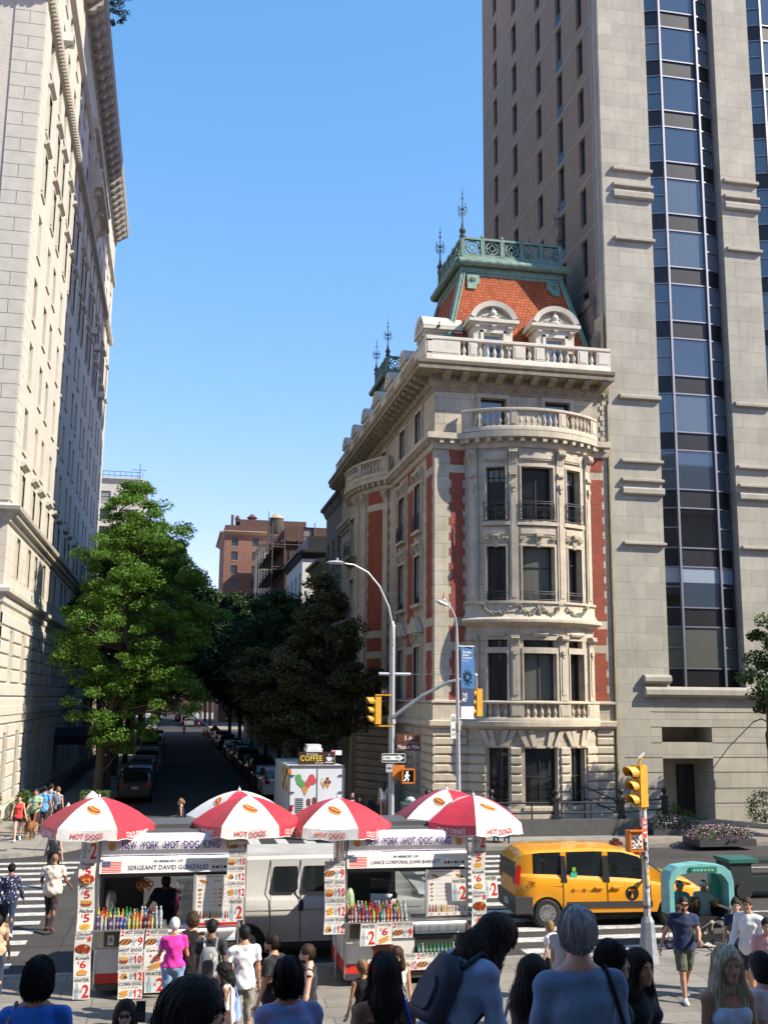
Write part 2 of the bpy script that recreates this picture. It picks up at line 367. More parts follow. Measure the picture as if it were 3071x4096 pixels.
def scroll(M, c, r, w, f3, n=14, m=0):      # volute: spiral ribbon in a plane given by f3(x, z, t)
    pts = []
    for i in range(n*2+1):
        a = i/n*2*math.pi*.8; q = r*(1-.38*i/n)
        pts.append((c[0]+q*math.cos(a), c[1]+q*math.sin(a)))
    M.tube([f3(x, z) for x, z in pts], w, 5, m)
# ------------------------------------------------------------------ ground, roads, pavements
XW, XE = -6.95, 11.25            # building lines of the side street
KN, KS = -2.75, 6.95             # its kerbs
YK1, YK2, YB = 22.3, 38.6, 45.3  # avenue kerbs, far building line
M = MB(); M.box(-500, 500, -120, 1500, -3, -.02); M.build('ground', ASPH, kind='structure')
def sheet(name, x0, x1, y0, y1, z, mt, kind='structure'):
    M = MB(); M.box(x0, x1, y0, y1, z-.015, z); return M.build(name, mt, kind=kind)
sheet('avenue', -140, 140, YK1, YK2+.02, 0, ASPH)
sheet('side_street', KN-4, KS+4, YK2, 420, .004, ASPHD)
sheet('cross_avenue', -140, 140, 172, 192, .008, ASPH)
def pavement(name, x0, x1, y0, y1, mt, kerbs):
    M = MB(); M.box(x0, x1, y0, y1, -.02, .15); o = M.build(name, mt, kind='structure')
    K = MB()
    for a, b, c, d in kerbs: K.box(a, b, c, d, -.02, .156)
    K.build('kerb', KERB, kind='structure')
def corner_pave(name, s):          # pavement of one block with a rounded corner, kerb stone round its edge
    xk = KN if s < 0 else KS
    def outline(off, r):
        cx, cy = xk+s*(r+off), YK2+off+r
        q = [(cx-s*r*math.cos(a), cy-r*math.sin(a)) for a in [math.pi/2*(1-k/10) for k in range(11)]]
        return [(s*120, YK2+off)]+q+[(xk+s*off, 172), (s*120, 172)]
    for nm, off, r, z, mt in (('kerb', 0, 3.6, .152, KERB), (name, .18, 3.42, .157, PAVE)):
        M = MB(); p = outline(off, r)
        M.prism(p, lambda q, t: (q[0], q[1], -.02+(z+.02)*t)); M.build(nm, mt, kind='structure')
pavement('plaza', -120, 120, -8, YK1-.18, PLAZA, [(-120, 120, YK1-.18, YK1)])
corner_pave('far_pavement_north', -1); corner_pave('far_pavement_south', 1)
pavement('block_beyond_north', -120, KN, 192, 420, PAVE, [(-120, KN, 191.8, 192)])
pavement('block_beyond_south', KS, 120, 192, 420, PAVE, [(KS, 120, 191.8, 192)])
# worn strip of older concrete along the far kerbs
M = MB(); M.box(-100, KN-3.8, YK2+.18, YK2+1.3, .157, .161); M.box(KS+3.8, 100, YK2+.18, YK2+1.3, .157, .161)
M.build('pavement_edge_band', mat('old concrete band', (.20, .17, .125), .9, var=.25, vs=3), kind='structure')
# crosswalk bars (each bar is one mark of the painted crossing)
def bars(name, rects, z=.006):
    M = MB()
    for a, b, c, d in rects: M.box(a, b, c, d, z-.004, z)
    M.build(name, WHITEL, kind='structure')
n = 14
bars('crosswalk_marking_north', [(-7.6 if i > 1 else -7.4, -3.0+.02*i, YK1+1.15+i*1.07, YK1+1.55+i*1.07) for i in range(n)])
bars('crosswalk_marking_south', [(7.8, 12.3, YK1+.75+i*1.07, YK1+1.2+i*1.07) for i in range(n)])
bars('crosswalk_marking_side', [(x, x+.42, YK2+1.0, YK2+4.2) for x in [-2.2+i*1.06 for i in range(9)]], .012)
bars('lane_line', [(12.2, 80, 33.55, 33.67), (-80, -8.6, 33.55, 33.67)]+[(13.6+i*9, 16.6+i*9, 30.2, 30.32) for i in range(7)]+[(13+i*9, 16+i*9, 26.6, 26.72) for i in range(7)]+[(11.6, 12.0, YK1+.5, YK2-.4)]*0)
M = MB(); g_ = random.Random(8)     # tar seams and patches
for x0, y0, x1, y1 in ((-40, 28.3, 60, 28.2), (-40, 34.6, 60, 34.7), (1.9, 39, 2.1, 160), (-2.2, 24, -2.0, 38), (6.8, 23, 6.9, 38), (-30, 25.4, 40, 25.3)):
    n = 60; pts = [(x0+(x1-x0)*k/n+g_.uniform(-.05, .05), y0+(y1-y0)*k/n+g_.uniform(-.05, .05)) for k in range(n+1)]
    for (a, b), (c, d) in zip(pts, pts[1:]):
        q = Vector((d-b, a-c)).normalized()*g_.uniform(.012, .03); M.face([(a-q.x, b-q.y, .0035), (c-q.x, d-q.y, .0035), (c+q.x, d+q.y, .0035), (a+q.x, b+q.y, .0035)])
for x, y, w_, h_ in ((-1.2, 30.5, 2.4, 1.5), (3.5, 36.2, 3.2, 1.1), (10.5, 32.2, 1.8, 1.4), (0.4, 25.2, 1.6, 1.2), (4.0, 52, 1.5, 3), (15, 36, 4, .9)): M.box(x, x+w_, y, y+h_, .001, .0052)
M.build('tar_patch', mat('fresh tar', (.03, .029, .029), .8, var=.3, vs=8), kind='structure')
# museum steps the crowd stands on, and the museum front whose shade falls on them
M = MB(); st = mat('granite steps', (.27, .26, .24), .85, var=.15, vs=4)
ns, YS0 = 20, 14.2
for i in range(ns):
    y1 = YS0-i*.48; z = .15+(i+1)*.135
    M.box(-26, 26, y1-.48, y1, .1, z)
M.box(-26, 26, -7.9, YS0-ns*.48, .1, .15+ns*.135); M.build('museum_steps', st, kind='structure')
STEPZ = lambda y: .15+max(0, min(ns, math.ceil((YS0-y)/.48)))*.135
mu = thing('museum_front', 'long pale limestone museum front behind the steps', 'museum', (0, -8, 0))
M = MB(); f = lambda u, d, z: (u, -4+d, z)
ops = [(x-2.3, x+2.3, 4.2, 15.5) for x in (-13, 0, 13)]
wallop(M, f, -40, 60, 0, 24, ops, 1.2); M.box(-40, 60, -30, -5.2, 0, 24)
M.build('wall', LBST, mu, **WK)
M = MB(); M.box(-41, 61, -5, -3.2, 24, 25.2); M.box(-30, 56, -8, -3.6, 25.2, 29); 
for x in (-19, -16.6, -6.6, -4.2, 4.2, 6.6, 16.6, 19):
    M.lathe([(.9, 3.8), (.9, 4.3), (.72, 4.5), (.66, 17.5), (.85, 18.2), (.95, 19)], (x, -2.7, 0), 14); M.box(x-1, x+1, -4, -1.7, 19, 24)
M.build('colonnade', LBSM, mu, **WK)
# ------------------------------------------------------------------ the corner mansion
man = thing('corner_mansion', 'narrow limestone and red brick corner mansion with bowed front and red mansard roof', 'mansion', (11.25, 45.3, 0))
YF, XF = 45.3, 11.25; XR = 19.62; YBK = 72.5
fW, fN = west(YF), north(XF)
# bow on the avenue: circle through the wall line
BH, BS = 3.0, 1.2; BR = (BH*BH+BS*BS)/(2*BS); BX = 15.72; BA = math.asin(BH/BR)*BR
fB = bow(BX, YF-BS+BR, BR, 'w')
SH, SS = 4.4, 1.45; SR = (SH*SH+SS*SS)/(2*SS); SY = 59.0; SA = math.asin(SH/SR)*SR
fS = bow(XF-SS+SR, SY, SR, 'n')
u_ = lambda deg: R(deg)*BR
cw = u_(9.8); l0, l1 = u_(19.2), u_(30.5)
wins = {}
zf = [(1.0, 3.46), (5.44, 7.51), (9.81, 12.25), (13.42, 15.88)]
bops = []
for k, (a, b) in enumerate(zf):
    bops += [(-cw, cw, a, b), (-l1, -l0, a, b), (l0, l1, a, b)]
    if k == 1: bops += [(-cw, cw, 7.77, 8.1), (-l1, -l0, 7.77, 8.1), (l0, l1, 7.77, 8.1)]
WL = MB(); TR = MB()      # walls; carved trim
B0, B1 = BX-BH, BX+BH
tw = [(13.42, 14.66, 17.75, 19.33), (16.55, 17.80, 17.75, 19.33)]
wallop(WL, fW, XF, B0, .15, 17.3, [], 0); wallop(WL, fW, B1, XR, .15, 17.3, [], 0)
wallop(WL, fW, XF, XR, 17.3, 20.3, [(a, b, c+.001, d) for a, b, c, d in tw], .3)
wallop(WL, fB, -BA, BA, .15, 17.3, bops, .34, 0, 0, .35)
# side wall: flat, bow, flat
def sidecols(): return [(47.75, 49.0), (51.35, 52.65)]
sz = [(1.2, 3.4), (5.5, 7.9), (9.9, 12.2), (13.4, 15.7), (17.9, 19.3)]
sops = [(a, b, c, d) for a, b in sidecols() for c, d in sz]
sops2 = [(a, b, c, d) for a, b in ((65.3, 66.4), (69.0, 70.1)) for c, d in sz]
S0, S1 = SY-SH, SY+SH
wallop(WL, fN, YF, S0, .15, 20.3, sops, .34); wallop(WL, fN, S1, YBK, .15, 20.3, sops2, .34)
sb = [(a, b, c, d) for a, b in ((-.7, .7), (2.6, 3.5)) for c, d in sz[1:4]]
wallop(WL, fS, -SA, SA, .15, 17.3, sb+[(-.9, .9, .3, 3.4)], .34, 0, 0, .5)
ops3 = [(SY-2.6, SY-1.4, 17.9, 19.3), (SY+1.4, SY+2.6, 17.9, 19.3)]
wallop(WL, fN, S0, S1, 17.3, 20.3, ops3, .3)
WL.face([(XR, YF, .15), (XR, YBK, .15), (XR, YBK, 24), (XR, YF, 24)]); WL.face([(XF, YBK, .15), (XR, YBK, .15), (XR, YBK, 21), (XF, YBK, 21)])
WL.box(XF+.4, XR-.05, YF+.5, YBK-.1, 19.6, 20.9)
WL.build('wall', LIME, man, **WK)
# dark rooms behind the glass
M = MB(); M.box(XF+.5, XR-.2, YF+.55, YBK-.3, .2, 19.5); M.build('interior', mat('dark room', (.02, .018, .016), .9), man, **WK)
# rusticated base courses ------------------------------------------------
nb = 10; ph = .385; zb = 4.27
def course(f, a, b, d, nu):
    for k in range(nb):
        z1 = zb-.03-k*ph; z0 = z1-ph+.055
        if z0 < .3: continue
        mould(TR, f, a, b, [(0, z0-.02), (d*.45, z0), (d, z0+.05), (d, z1-.05), (d*.45, z1), (0, z1+.02)], 0, nu)
course(fW, XF+.004, B0-.05, .1, 1); course(fW, B1+.05, XR-.1, .1, 1)
for a, b in ((-BA+.03, -l1-.12), (-l0+.12, -cw-.16), (cw+.16, l0-.12), (l1+.12, BA-.03)):
    for k in range(2, nb):
        z1 = zb-.03-k*ph; z0 = z1-ph+.055
        if z0 < .9: continue
        mould(TR, fB, a, b, [(0, z0-.02), (.05, z0), (.1, z0+.05), (.1, z1-.05), (.05, z1), (0, z1+.02)], 0, max(1, int((b-a)/.25)))
course(fN, YF-.1, 47.4, .1, 1); course(fN, 49.4, 51.0, .1, 1); course(fN, 53.0, S0-.1, .1, 1); course(fS, -SA, -1.3, .1, 8); course(fS, 1.3, SA, .1, 8); course(fN, S1+.1, YBK, .1, 1)
fbox(TR, fB, -BA, BA, 0, .18, .15, .86, 0, 16); fbox(TR, fW, XF-.1, B0, 0, .14, .15, .66); fbox(TR, fW, B1, XR, 0, .14, .15, .66)
# splayed voussoirs and a console key over the ground floor windows
for cx, hw in ((0, cw), (-(l0+l1)/2, (l1-l0)/2), ((l0+l1)/2, (l1-l0)/2)):
    for j in (-2, -1, 1, 2):
        x0 = cx+j*hw*.42; sp = j*.16
        q = [(x0-.1, 3.5), (x0+.1, 3.5), (x0+.13+sp, 4.2), (x0-.13+sp, 4.2)]
        TR.prism(q, lambda p, t: fB(p[0], .02+.09*t, p[1]))
    fbox(TR, fB, cx-hw-.12, cx+hw+.12, 0, .07, 3.44, 3.54, 0, 6)
    fbox(TR, fB, cx-hw-.1, cx+hw+.1, 0, .22, .84, .98, 0, 6)
# ledge, pedestal course ------------------------------------------------
def led(f, a, b, nu, mit=0):
    mould(TR, f, a, b, [(0, 4.2), (.1, 4.24), (.28, 4.36), (.28, 4.55), (.14, 4.60), (0, 4.6)], 0, nu, mit)
    mould(TR, f, a, b, [(0, 5.3), (.16, 5.34), (.16, 5.42), (0, 5.46)], 0, nu, mit)
led(fW, XF, B0+.1, 1, 1); led(fW, B1-.1, XR+.02, 1); led(fB, -BA, BA, 20); led(fN, YF, S0, 1, 1); led(fS, -SA, SA, 16); led(fN, S1, YBK, 1)
fbox(TR, fW, XF-.1, B0, 0, .1, 4.6, 5.3); fbox(TR, fN, YF-.098, S0, 0, .097, 4.6, 5.3)
# corner pilaster and toothed red brick strips ---------------------------
BRK = MB()
segs = [(5.46, 7.63), (8.0, 8.72), (9.1, 15.7), (16.07, 16.79)]
def toothed(f, a, b, segs, side=3, d=.012, t=.1):
    for s0, s1 in segs:
        M = MB()
        n = max(1, round((s1-s0)/.34)); h = (s1-s0)/n
        for k in range(n):
            o = t if k % 2 else 0
            if n <= 2: o = 0 if k % 2 else t*.5
            fbox(M, f, a+(o if side & 1 else 0), b-(o if side & 2 else 0), -.02, d, s0+k*h, s0+(k+1)*h, 0, max(1, int((b-a)/.5)))
        M.build('brick_panel', BRICK, man, **WK)
toothed(fW, 11.93, 12.66, segs); toothed(fW, 18.66, 19.40, segs)
toothed(fN, 45.75, 46.9, segs); toothed(fN, 49.35, 50.95, segs); toothed(fN, 53.0, 53.6, segs); toothed(fS, -SA+.25, -SA+2.2, segs); toothed(fS, 1.2, 2.2, segs, 3); toothed(fN, 64.0, 64.9, segs); toothed(fN, 67, 68.4, segs)
# bow pilasters, consoles -------------------------------------------------
pl = [-u_(38.5), -u_(14.6), u_(14.6), u_(38.5)]
def console(f, u, z1, h, w, d, M=TR):
    for i, du in enumerate((-w*.34, 0, w*.34)):
        mould(M, f, u+du-w*.13, u+du+w*.13, [(0, z1-h), (d*.35, z1-h), (d*.42, z1-h*.75), (d*.5, z1-h*.5), (d*.95, z1-h*.32), (d*1.05, z1-h*.16), (d*.9, z1-h*.03), (0, z1)])
    fbox(M, f, u-w*.55, u+w*.55, 0, d*.9, z1, z1+.07)
for p in pl:
    fbox(TR, fB, p-.2, p+.2, 0, .1, 9.72, 16.2, 0, 2); fbox(TR, fB, p-.11, p+.11, 0, .13, 9.95, 14.6, 0, 1); fbox(TR, fB, p-.2, p+.2, 0, .1, 5.46, 8.2, 0, 2); fbox(TR, fB, p-.11, p+.11, 0, .13, 5.7, 7.3, 0, 1)
    console(fB, p, 16.62, .62, .36, .34); console(fB, p, 15.55, .32, .3, .2); console(fB, p, 8.22, .4, .34, .3)
    fbox(TR, fB, p-.1, p+.1, .1, .2, 14.9, 15.1); fbox(TR, fB, p-.05, p+.05, .1, .17, 14.72, 14.9)
    fbox(TR, fB, p-.1, p+.1, .1, .18, 7.45, 7.62); fbox(TR, fB, p-.05, p+.05, .1, .15, 7.3, 7.45)
# architraves, sills, panels round each bow window
def archi(f, a, b, c, d, w=.12, dd=.06, nu=3, M=TR):
    for e, q in ((w, dd), (w*.5, dd+.035)):
        fbox(M, f, a-e, a, 0, q, c, d+e); fbox(M, f, b, b+e, 0, q, c, d+e); fbox(M, f, a, b, 0, q, d, d+e, 0, nu)
for k, (a, b) in enumerate(zf[1:]):
    for x0, x1 in ((-cw, cw), (-l1, -l0), (l0, l1)):
        n = 5 if x1-x0 > 1 else 3
        archi(fB, x0, x1, a, b, nu=n)
        if k == 0:
            fbox(TR, fB, x0-.08, x1+.08, 0, .1, 7.51, 7.76, 0, n); fbox(TR, fB, x0-.12, x1+.12, 0, .05, 8.34, 8.7, 0, n)
            mould(TR, fB, (x0+x1)/2-.35, (x0+x1)/2+.35, [(0, 8.24), (.1, 8.28), (.14, 8.36), (.06, 8.42), (0, 8.44)], 0, 5)
        if k == 1:
            fbox(TR, fB, x0-.22, x1+.22, 0, .14, 13.2, 13.36, 0, n); fbox(TR, fB, x0-.16, x1+.16, 0, .05, 12.72, 13.12, 0, n); fbox(TR, fB, x0-.06, x1+.06, .05, .08, 12.8, 13.05, 0, n)
            console(fB, (x0+x1)/2, 12.78, .42, .26, .24); mould(TR, fB, (x0+x1)/2-.07, (x0+x1)/2+.07, [(0, 12.2), (.08, 12.2), (.14, 12.4), (0, 12.4)])
            for s in (-1, 1):
                for j in range(3): TR.lathe([(.03, -.1), (.05, -.03), (.05, .04)], fB((x0+x1)/2+s*((x1-x0)/2+.06-j*.09), .08, 12.64), 6)
        if k == 2: fbox(TR, fB, x0-.14, x1+.14, 0, .07, 16.2, 16.6, 0, n); fbox(TR, fB, x0-.06, x1+.06, .07, .1, 16.27, 16.53, 0, n)
# frieze with fruit garlands above the first floor cornice
mould(TR, fB, -BA-.02, BA+.02, [(0, 8.66), (.16, 8.72), (.42, 8.86), (.42, 8.97), (.2, 9.08), (.08, 9.3), (.08, 9.66), (.16, 9.7), (.16, 9.8), (0, 9.82)], 0, 22)
GAR = MB(); g2 = random.Random(5)
def swag(f, a, b, z1, sag, d0, r=.085):
    n = 16
    for i in range(n+1):
        t = i/n; u = a+(b-a)*t; z = z1-sag*(1-(2*t-1)**2)
        for j in range(4):
            q = g2.uniform(-1, 1)*r*(1.25-abs(2*t-1)*.5); GAR.ball(f(u+g2.uniform(-.03, .03), d0+g2.uniform(-.02, .05), z+q), r*g2.uniform(.35, .6), 6, 0, 4)
for a, b in ((-cw-.1, -.12), (.12, cw+.1), (-l1-.15, -l0+.15), (l0-.15, l1+.15)): swag(fB, a, b, 9.52, .3, .14)
for j in range(14): GAR.ball(fB(g2.uniform(-.09, .09), .18, 9.62-j*.03), .05, 6, 0, 4)
for p in (-cw-.2, cw+.2, -l1-.2, l1+.2):
    for j in range(3): GAR.tube([fB(p-.12, .2, 9.58+j*.045), fB(p+.12, .2, 9.58+j*.045)], .025, 6)
GAR.build('garland', mat('weathered carving', (.28, .25, .20), .9, var=.35, vs=6), man, 40, **WK)
# upper string: modillions, cap ring, bow balcony ---------------------------
def ring(f, a, b, nu, ext=.0, mit=0):
    mould(TR, f, a, b, [(0, 16.74), (.1, 16.78), (.14, 16.9), (.14, 17.16), (.42+ext, 17.2), (.42+ext, 17.46), (.3+ext, 17.5), (0, 17.5)], 0, nu, mit)
    L_ = abs(b-a); n = max(2, round(L_/.48))
    for k in range(n):
        u = a+(b-a)*(k+.5)/n; fbox(TR, f, u-.09, u+.09, .1, .36+ext, 17.0, 17.2)
ring(fW, XF, B0, 1, 0, 1); ring(fW, B1, XR+.05, 1); ring(fB, -BA, BA, 24, .06); ring(fN, YF, S0, 1, 0, 1); ring(fS, -SA, SA, 20, .06); ring(fN, S1, YBK, 1)
def baluster(M, p, h, r=.09):
    M.lathe([(r*.9, 0), (r*.9, h*.1), (r*.45, h*.14), (r*1.1, h*.32), (r*.95, h*.44), (r*.34, h*.74), (r*.34, h*.82), (r*.85, h*.9), (r*.85, h)], p, 8)
def balustrade(M, f, a, b, z0, z1, d, peds, nu=12, sp=.25, hb=.22, ht=.16, w=.22, panels=True):
    """rail and base from a to b, pedestals peds=[(u0,u1)..], balusters in the gaps"""
    mould(M, f, a, b, [(d-w, z0), (d+.02, z0), (d+.02, z0+hb*.7), (d-.02, z0+hb), (d-w+.02, z0+hb)], 0, nu)
    mould(M, f, a, b, [(d-w, z1-ht), (d, z1-ht), (d+.04, z1-ht+.04), (d+.04, z1-.03), (d, z1), (d-w, z1), (d-w-.03, z1-.05)], 0, nu)
    for p, q in peds:
        fbox(M, f, p, q, d-w+.01, d, z0+hb, z1-ht, 0, max(1, int((q-p)/.4)))
        if panels and q-p > .3: fbox(M, f, p+.08, q-.08, d, d+.02, z0+hb+.08, z1-ht-.08, 0, 1)
    e = sorted(peds)
    gaps = [(e[i][1], e[i+1][0]) for i in range(len(e)-1)]
    for p, q in gaps:
        n = max(1, int((q-p)/sp))
        for k in range(n): baluster(M, f(p+(q-p)*(k+.5)/n, d-w/2, z0+hb), z1-ht-z0-hb)
fBb = lambda u, d, z: fB(u, d, z)
BAL = MB(); balustrade(BAL, fB, -BA, BA, 17.5, 18.55, .42, [(-BA, -BA+.5), (-u_(16.5), -u_(12)), (u_(12), u_(16.5)), (BA-.5, BA)], 24, .24); BAL.build('balustrade', LIMES, man, 40, **WK)
BAL = MB(); balustrade(BAL, fB, -BA, BA, 4.58, 5.43, .2, [(-BA, -l1-.05), (-l0+.1, -cw-.02), (cw+.02, l0-.1), (l1+.05, BA)], 24, .26, .16, .12); BAL.build('balustrade', LIMES, man, 40, **WK)
BAL = MB(); balustrade(BAL, fS, -SA, SA, 17.5, 18.55, .42, [(-SA, -SA+.5), (-2.4, -2.0), (2.0, 2.4), (SA-.5, SA)], 24, .26); BAL.build('balustrade', LIMES, man, 40, **WK)
fbox(TR, fB, -BA, BA, -.6, .3, 17.42, 17.5, 0, 16); fbox(TR, fS, -SA, SA, -.6, .3, 17.42, 17.5, 0, 16)
# quoined edge at the party wall, window surrounds of the attic storey
for k in range(8): fbox(TR, fW, 19.42 if k % 2 else 19.3, XR, 0, .05, 17.6+k*.25, 17.6+k*.25+.22)
for a, b, c, d in tw: archi(fW, a, b, c, d, .2, .07)
fbox(TR, fW, 14.98, 16.2, 0, .03, 17.6, 19.5); fbox(TR, fW, 15.2, 16.0, .03, .05, 17.9, 19.3)
for a, b in sidecols()+[(SY-2.6, SY-1.4), (SY+1.4, SY+2.6)]: archi(fN, a, b, 17.9, 19.3, .2, .07)
# side window surrounds with consoles, hoods and balconies
for a, b in sidecols():
    for c, d in sz[1:4]:
        archi(fN, a, b, c, d, .17, .09); fbox(TR, fN, a-.3, b+.3, 0, .22, d+.55, d+.68)
        console(fN, (a+b)/2, d+.5, .4, .26, .26); console(fN, a-.24, d+.5, .6, .16, .24); console(fN, b+.24, d+.5, .6, .16, .24)
        fbox(TR, fN, a-.2, b+.2, 0, .25, c-.14, c)
    TR.prism([(a-.5, 8.55), (b+.5, 8.55), ((a+b)/2+.1, 9.3), ((a+b)/2-.1, 9.3)], lambda p, t: fN(p[0], .05+.3*t, p[1]))
for a, b, c, d in sb: archi(fS, a, b, c, d, .15, .08)
for u in (-4.2, -2.2, -1.2, 1.2, 2.3, 3.9): fbox(TR, fS, u-.18, u+.18, 0, .1, 5.5, 16.6); console(fS, u, 16.6, .6, .34, .32)
for a, b in ((-1.5, -1.0), (1.0, 1.5)): fbox(TR, fS, a, b, 0, .3, .3, 3.9)
# main cornice with brackets, egg band and parapet ---------------------------
def corn(f, a, b, M, mit=0):
    mould(M, f, a, b, [(0, 19.5), (.05, 19.55), (.1, 19.7), (.2, 19.84), (.24, 20.0), (.24, 20.26), (.98, 20.3), (1.0, 20.44), (.92, 20.48), (1.04, 20.56), (1.08, 20.7), (.9, 20.76), (.3, 20.86), (0, 20.86)], 0, 1, mit)
    n = round(abs(b-a)/.46)
    for k in range(n):
        u = a+(b-a)*(k+.5)/n; M.ball(f(u, .17, 19.78), (.10, .10, .12), 6, 0, 4)
    n = max(2, round(abs(b-a)/.84))
    for k in range(n):
        u = a+(b-a)*(k+.5)/n
        mould(M, f, u-.16, u+.16, [(.2, 19.96), (.5, 19.98), (.62, 20.06), (.8, 20.1), (.9, 20.16), (.9, 20.28), (.2, 20.28)])
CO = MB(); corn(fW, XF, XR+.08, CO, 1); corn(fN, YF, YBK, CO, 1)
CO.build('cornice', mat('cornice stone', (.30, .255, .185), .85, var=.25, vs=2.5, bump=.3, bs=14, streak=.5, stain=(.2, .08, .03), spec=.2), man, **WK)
PAR = MB()
balustrade(PAR, fW, XF-.55, XR+.1, 20.86, 22.02, .5, [(XF-.55, 12.35), (12.75, 13.15), (14.9, 15.5), (15.95, 16.45), (18.1, 18.6), (19.05, XR+.1)], 1, .3, .3, .18, .26)
balustrade(PAR, fN, YF-.55, YBK, 20.86, 22.02, .5, [(YF-.5, 47.4)]+[(y, y+1.6) for y in (50.6, 54.2, 57.8, 61.4, 65, 68.6, 70.9)], 1, .3, .3, .18, .26)
PAR.build('parapet_balustrade', LIMEW, man, 40, **WK)
TR.build('carved_trim', LIMES, man, 35, **WK)
# windows -----------------------------------------------------------------
for k, (a, b) in enumerate(zf):
    for x0, x1 in ((-cw, cw), (-l1, -l0), (l0, l1)):
        big = x1-x0 > 1; gl = GLASSD; rails = [a+(b-a)*.5]; mul = []
        if k == 3: rails = [b-.45]; mul = [0] if big else []
        if k == 1: rails = []; mul = [0.02] if big else []
        if k == 0: mul = [0] if big else [(x0+x1)/2]
        if k == 2 and big: gl = GLASSG; rails = [a+(b-a)*.62]
        if k == 1 and big: gl = GLASSG
        if k == 2 and not big: rails = [a+(b-a)*.7]
        window(fB, (x0, x1, a, b), .3, man, rails, mul, SASH, gl, .06, 5 if big else 3, kw=WK, top=(b-.62 if k == 3 and not big else None))
        if k == 1: window(fB, (x0, x1, 7.77, 8.1), .3, man, [], [], SASH, GLASSD, .05, 5 if big else 3, kw=WK)
for o in tw: window(fW, o, .28, man, [], [], SASH, BLUEG, kw=WK)
for o in sops: window(fN, o, .3, man, [(o[2]+o[3])/2], [], WFR if o[0] < 50 else SASH, GLASSD, kw=WK)
for o in sops2+ops3: window(fN, o, .3, man, [(o[2]+o[3])/2], [], SASH, GLASSD, kw=WK)
for o in sb: window(fS, o, .3, man, [(o[2]+o[3])/2], [], SASH, GLASSD, nu=2, kw=WK)
M = MB(); fbox(M, fS, -.9, .9, -.34, -.28, .3, 3.4, 0, 2); M.build('door', mat('dark oak door', (.03, .02, .015), .5), man, **WK)
M = MB(); M.box(XF-3.0, XF-SS+.1, SY-1.3, SY+1.3, 3.45, 3.6); M.prism([(-1.3, 3.6), (1.3, 3.6), (.8, 4.1), (-.8, 4.1)], lambda p, t: (XF-3.0+1.6*t, SY+p[0], p[1])); M.build('entrance_canopy', IRON, man, **WK)
# iron window rails
def rail(f, a, b, z0, z1, d=.1, nu=6, name='window_rail'):
    M = MB(); h = z1-z0
    for z in (z0+.03, z1, z1-.1):
        n = nu
        M.tube([f(a+(b-a)*k/n, d, z) for k in range(n+1)], .018, 5)
    n = max(2, round((b-a)/(h*.75 if h > .6 else h)))
    for k in range(n+1): M.bar(f(a+(b-a)*k/n, d, z0), f(a+(b-a)*k/n, d, z1), .024)
    for k in range(n):
        u0 = a+(b-a)*k/n; w_ = (b-a)/n; c = (u0+w_/2, (z0+z1-.08)/2); r = min(w_, h-.12)*.36
        M.tube([f(c[0]+r*math.cos(t*math.pi/7), d, c[1]+r*math.sin(t*math.pi/7)) for t in range(15)], .015, 4)
        for q in range(4):
            an = math.pi/4+q*math.pi/2; e = (c[0]+r*1.25*math.cos(an), c[1]+r*1.25*math.sin(an)); r2 = r*.3
            M.tube([f(e[0]+r2*math.cos(t*math.pi/4), d, e[1]+r2*math.sin(t*math.pi/4)) for t in range(8)], .012, 4)
        M.tube([f(c[0]+r*.45*math.cos(t*math.pi/4), d, c[1]+r*.45*math.sin(t*math.pi/4)) for t in range(9)], .012, 4)
    M.build(name, IRON, man, **WK)
for x0, x1 in ((-cw, cw), (-l1, -l0), (l0, l1)):
    rail(fB, x0-.1, x1+.1, 13.4, 14.28, .16, 8); rail(fB, x0-.06, x1+.06, 9.84, 10.22, .08, 6)
for a, b in sidecols(): rail(fN, a-.1, b+.1, 13.4, 14.2, .22, 1); rail(fN, a-.06, b+.06, 9.9, 10.3, .1, 1)
rail(fS, -1.0, 1.0, 13.4, 14.3, .45, 5, 'iron_balcony'); rail(fS, -1.0, 1.0, 9.9, 10.7, .4, 5, 'iron_balcony')
M = MB(); mould(M, fS, -1.2, 1.2, [(0, 12.9), (.25, 13.1), (.5, 13.3), (.5, 13.4), (0, 13.4)], 0, 6); M.build('balcony_slab', LIMED, man, **WK); M = MB(); mould(M, fS, -1.2, 1.2, [(0, 9.4), (.25, 9.6), (.5, 9.8), (.5, 9.9), (0, 9.9)], 0, 6); M.build('balcony_slab', LIMED, man, **WK)
# downpipe on the party line, house number
M = MB(); M.tube([(XR+.06, YF-.08, .2), (XR+.06, YF-.08, 19.4)], .055, 8); M.build('downpipe', mat('ochre stained pipe', (.33, .26, .13), .6, var=.2), man, **WK)
M = MB(); text(M, '1009', lambda x, z: fW(x, .112, z), 11.42, 11.82, 2.32, 2.46, 0, .0, .25); M.build('house_number', mat('carved number', (.05, .045, .04), .9), man, **WK)
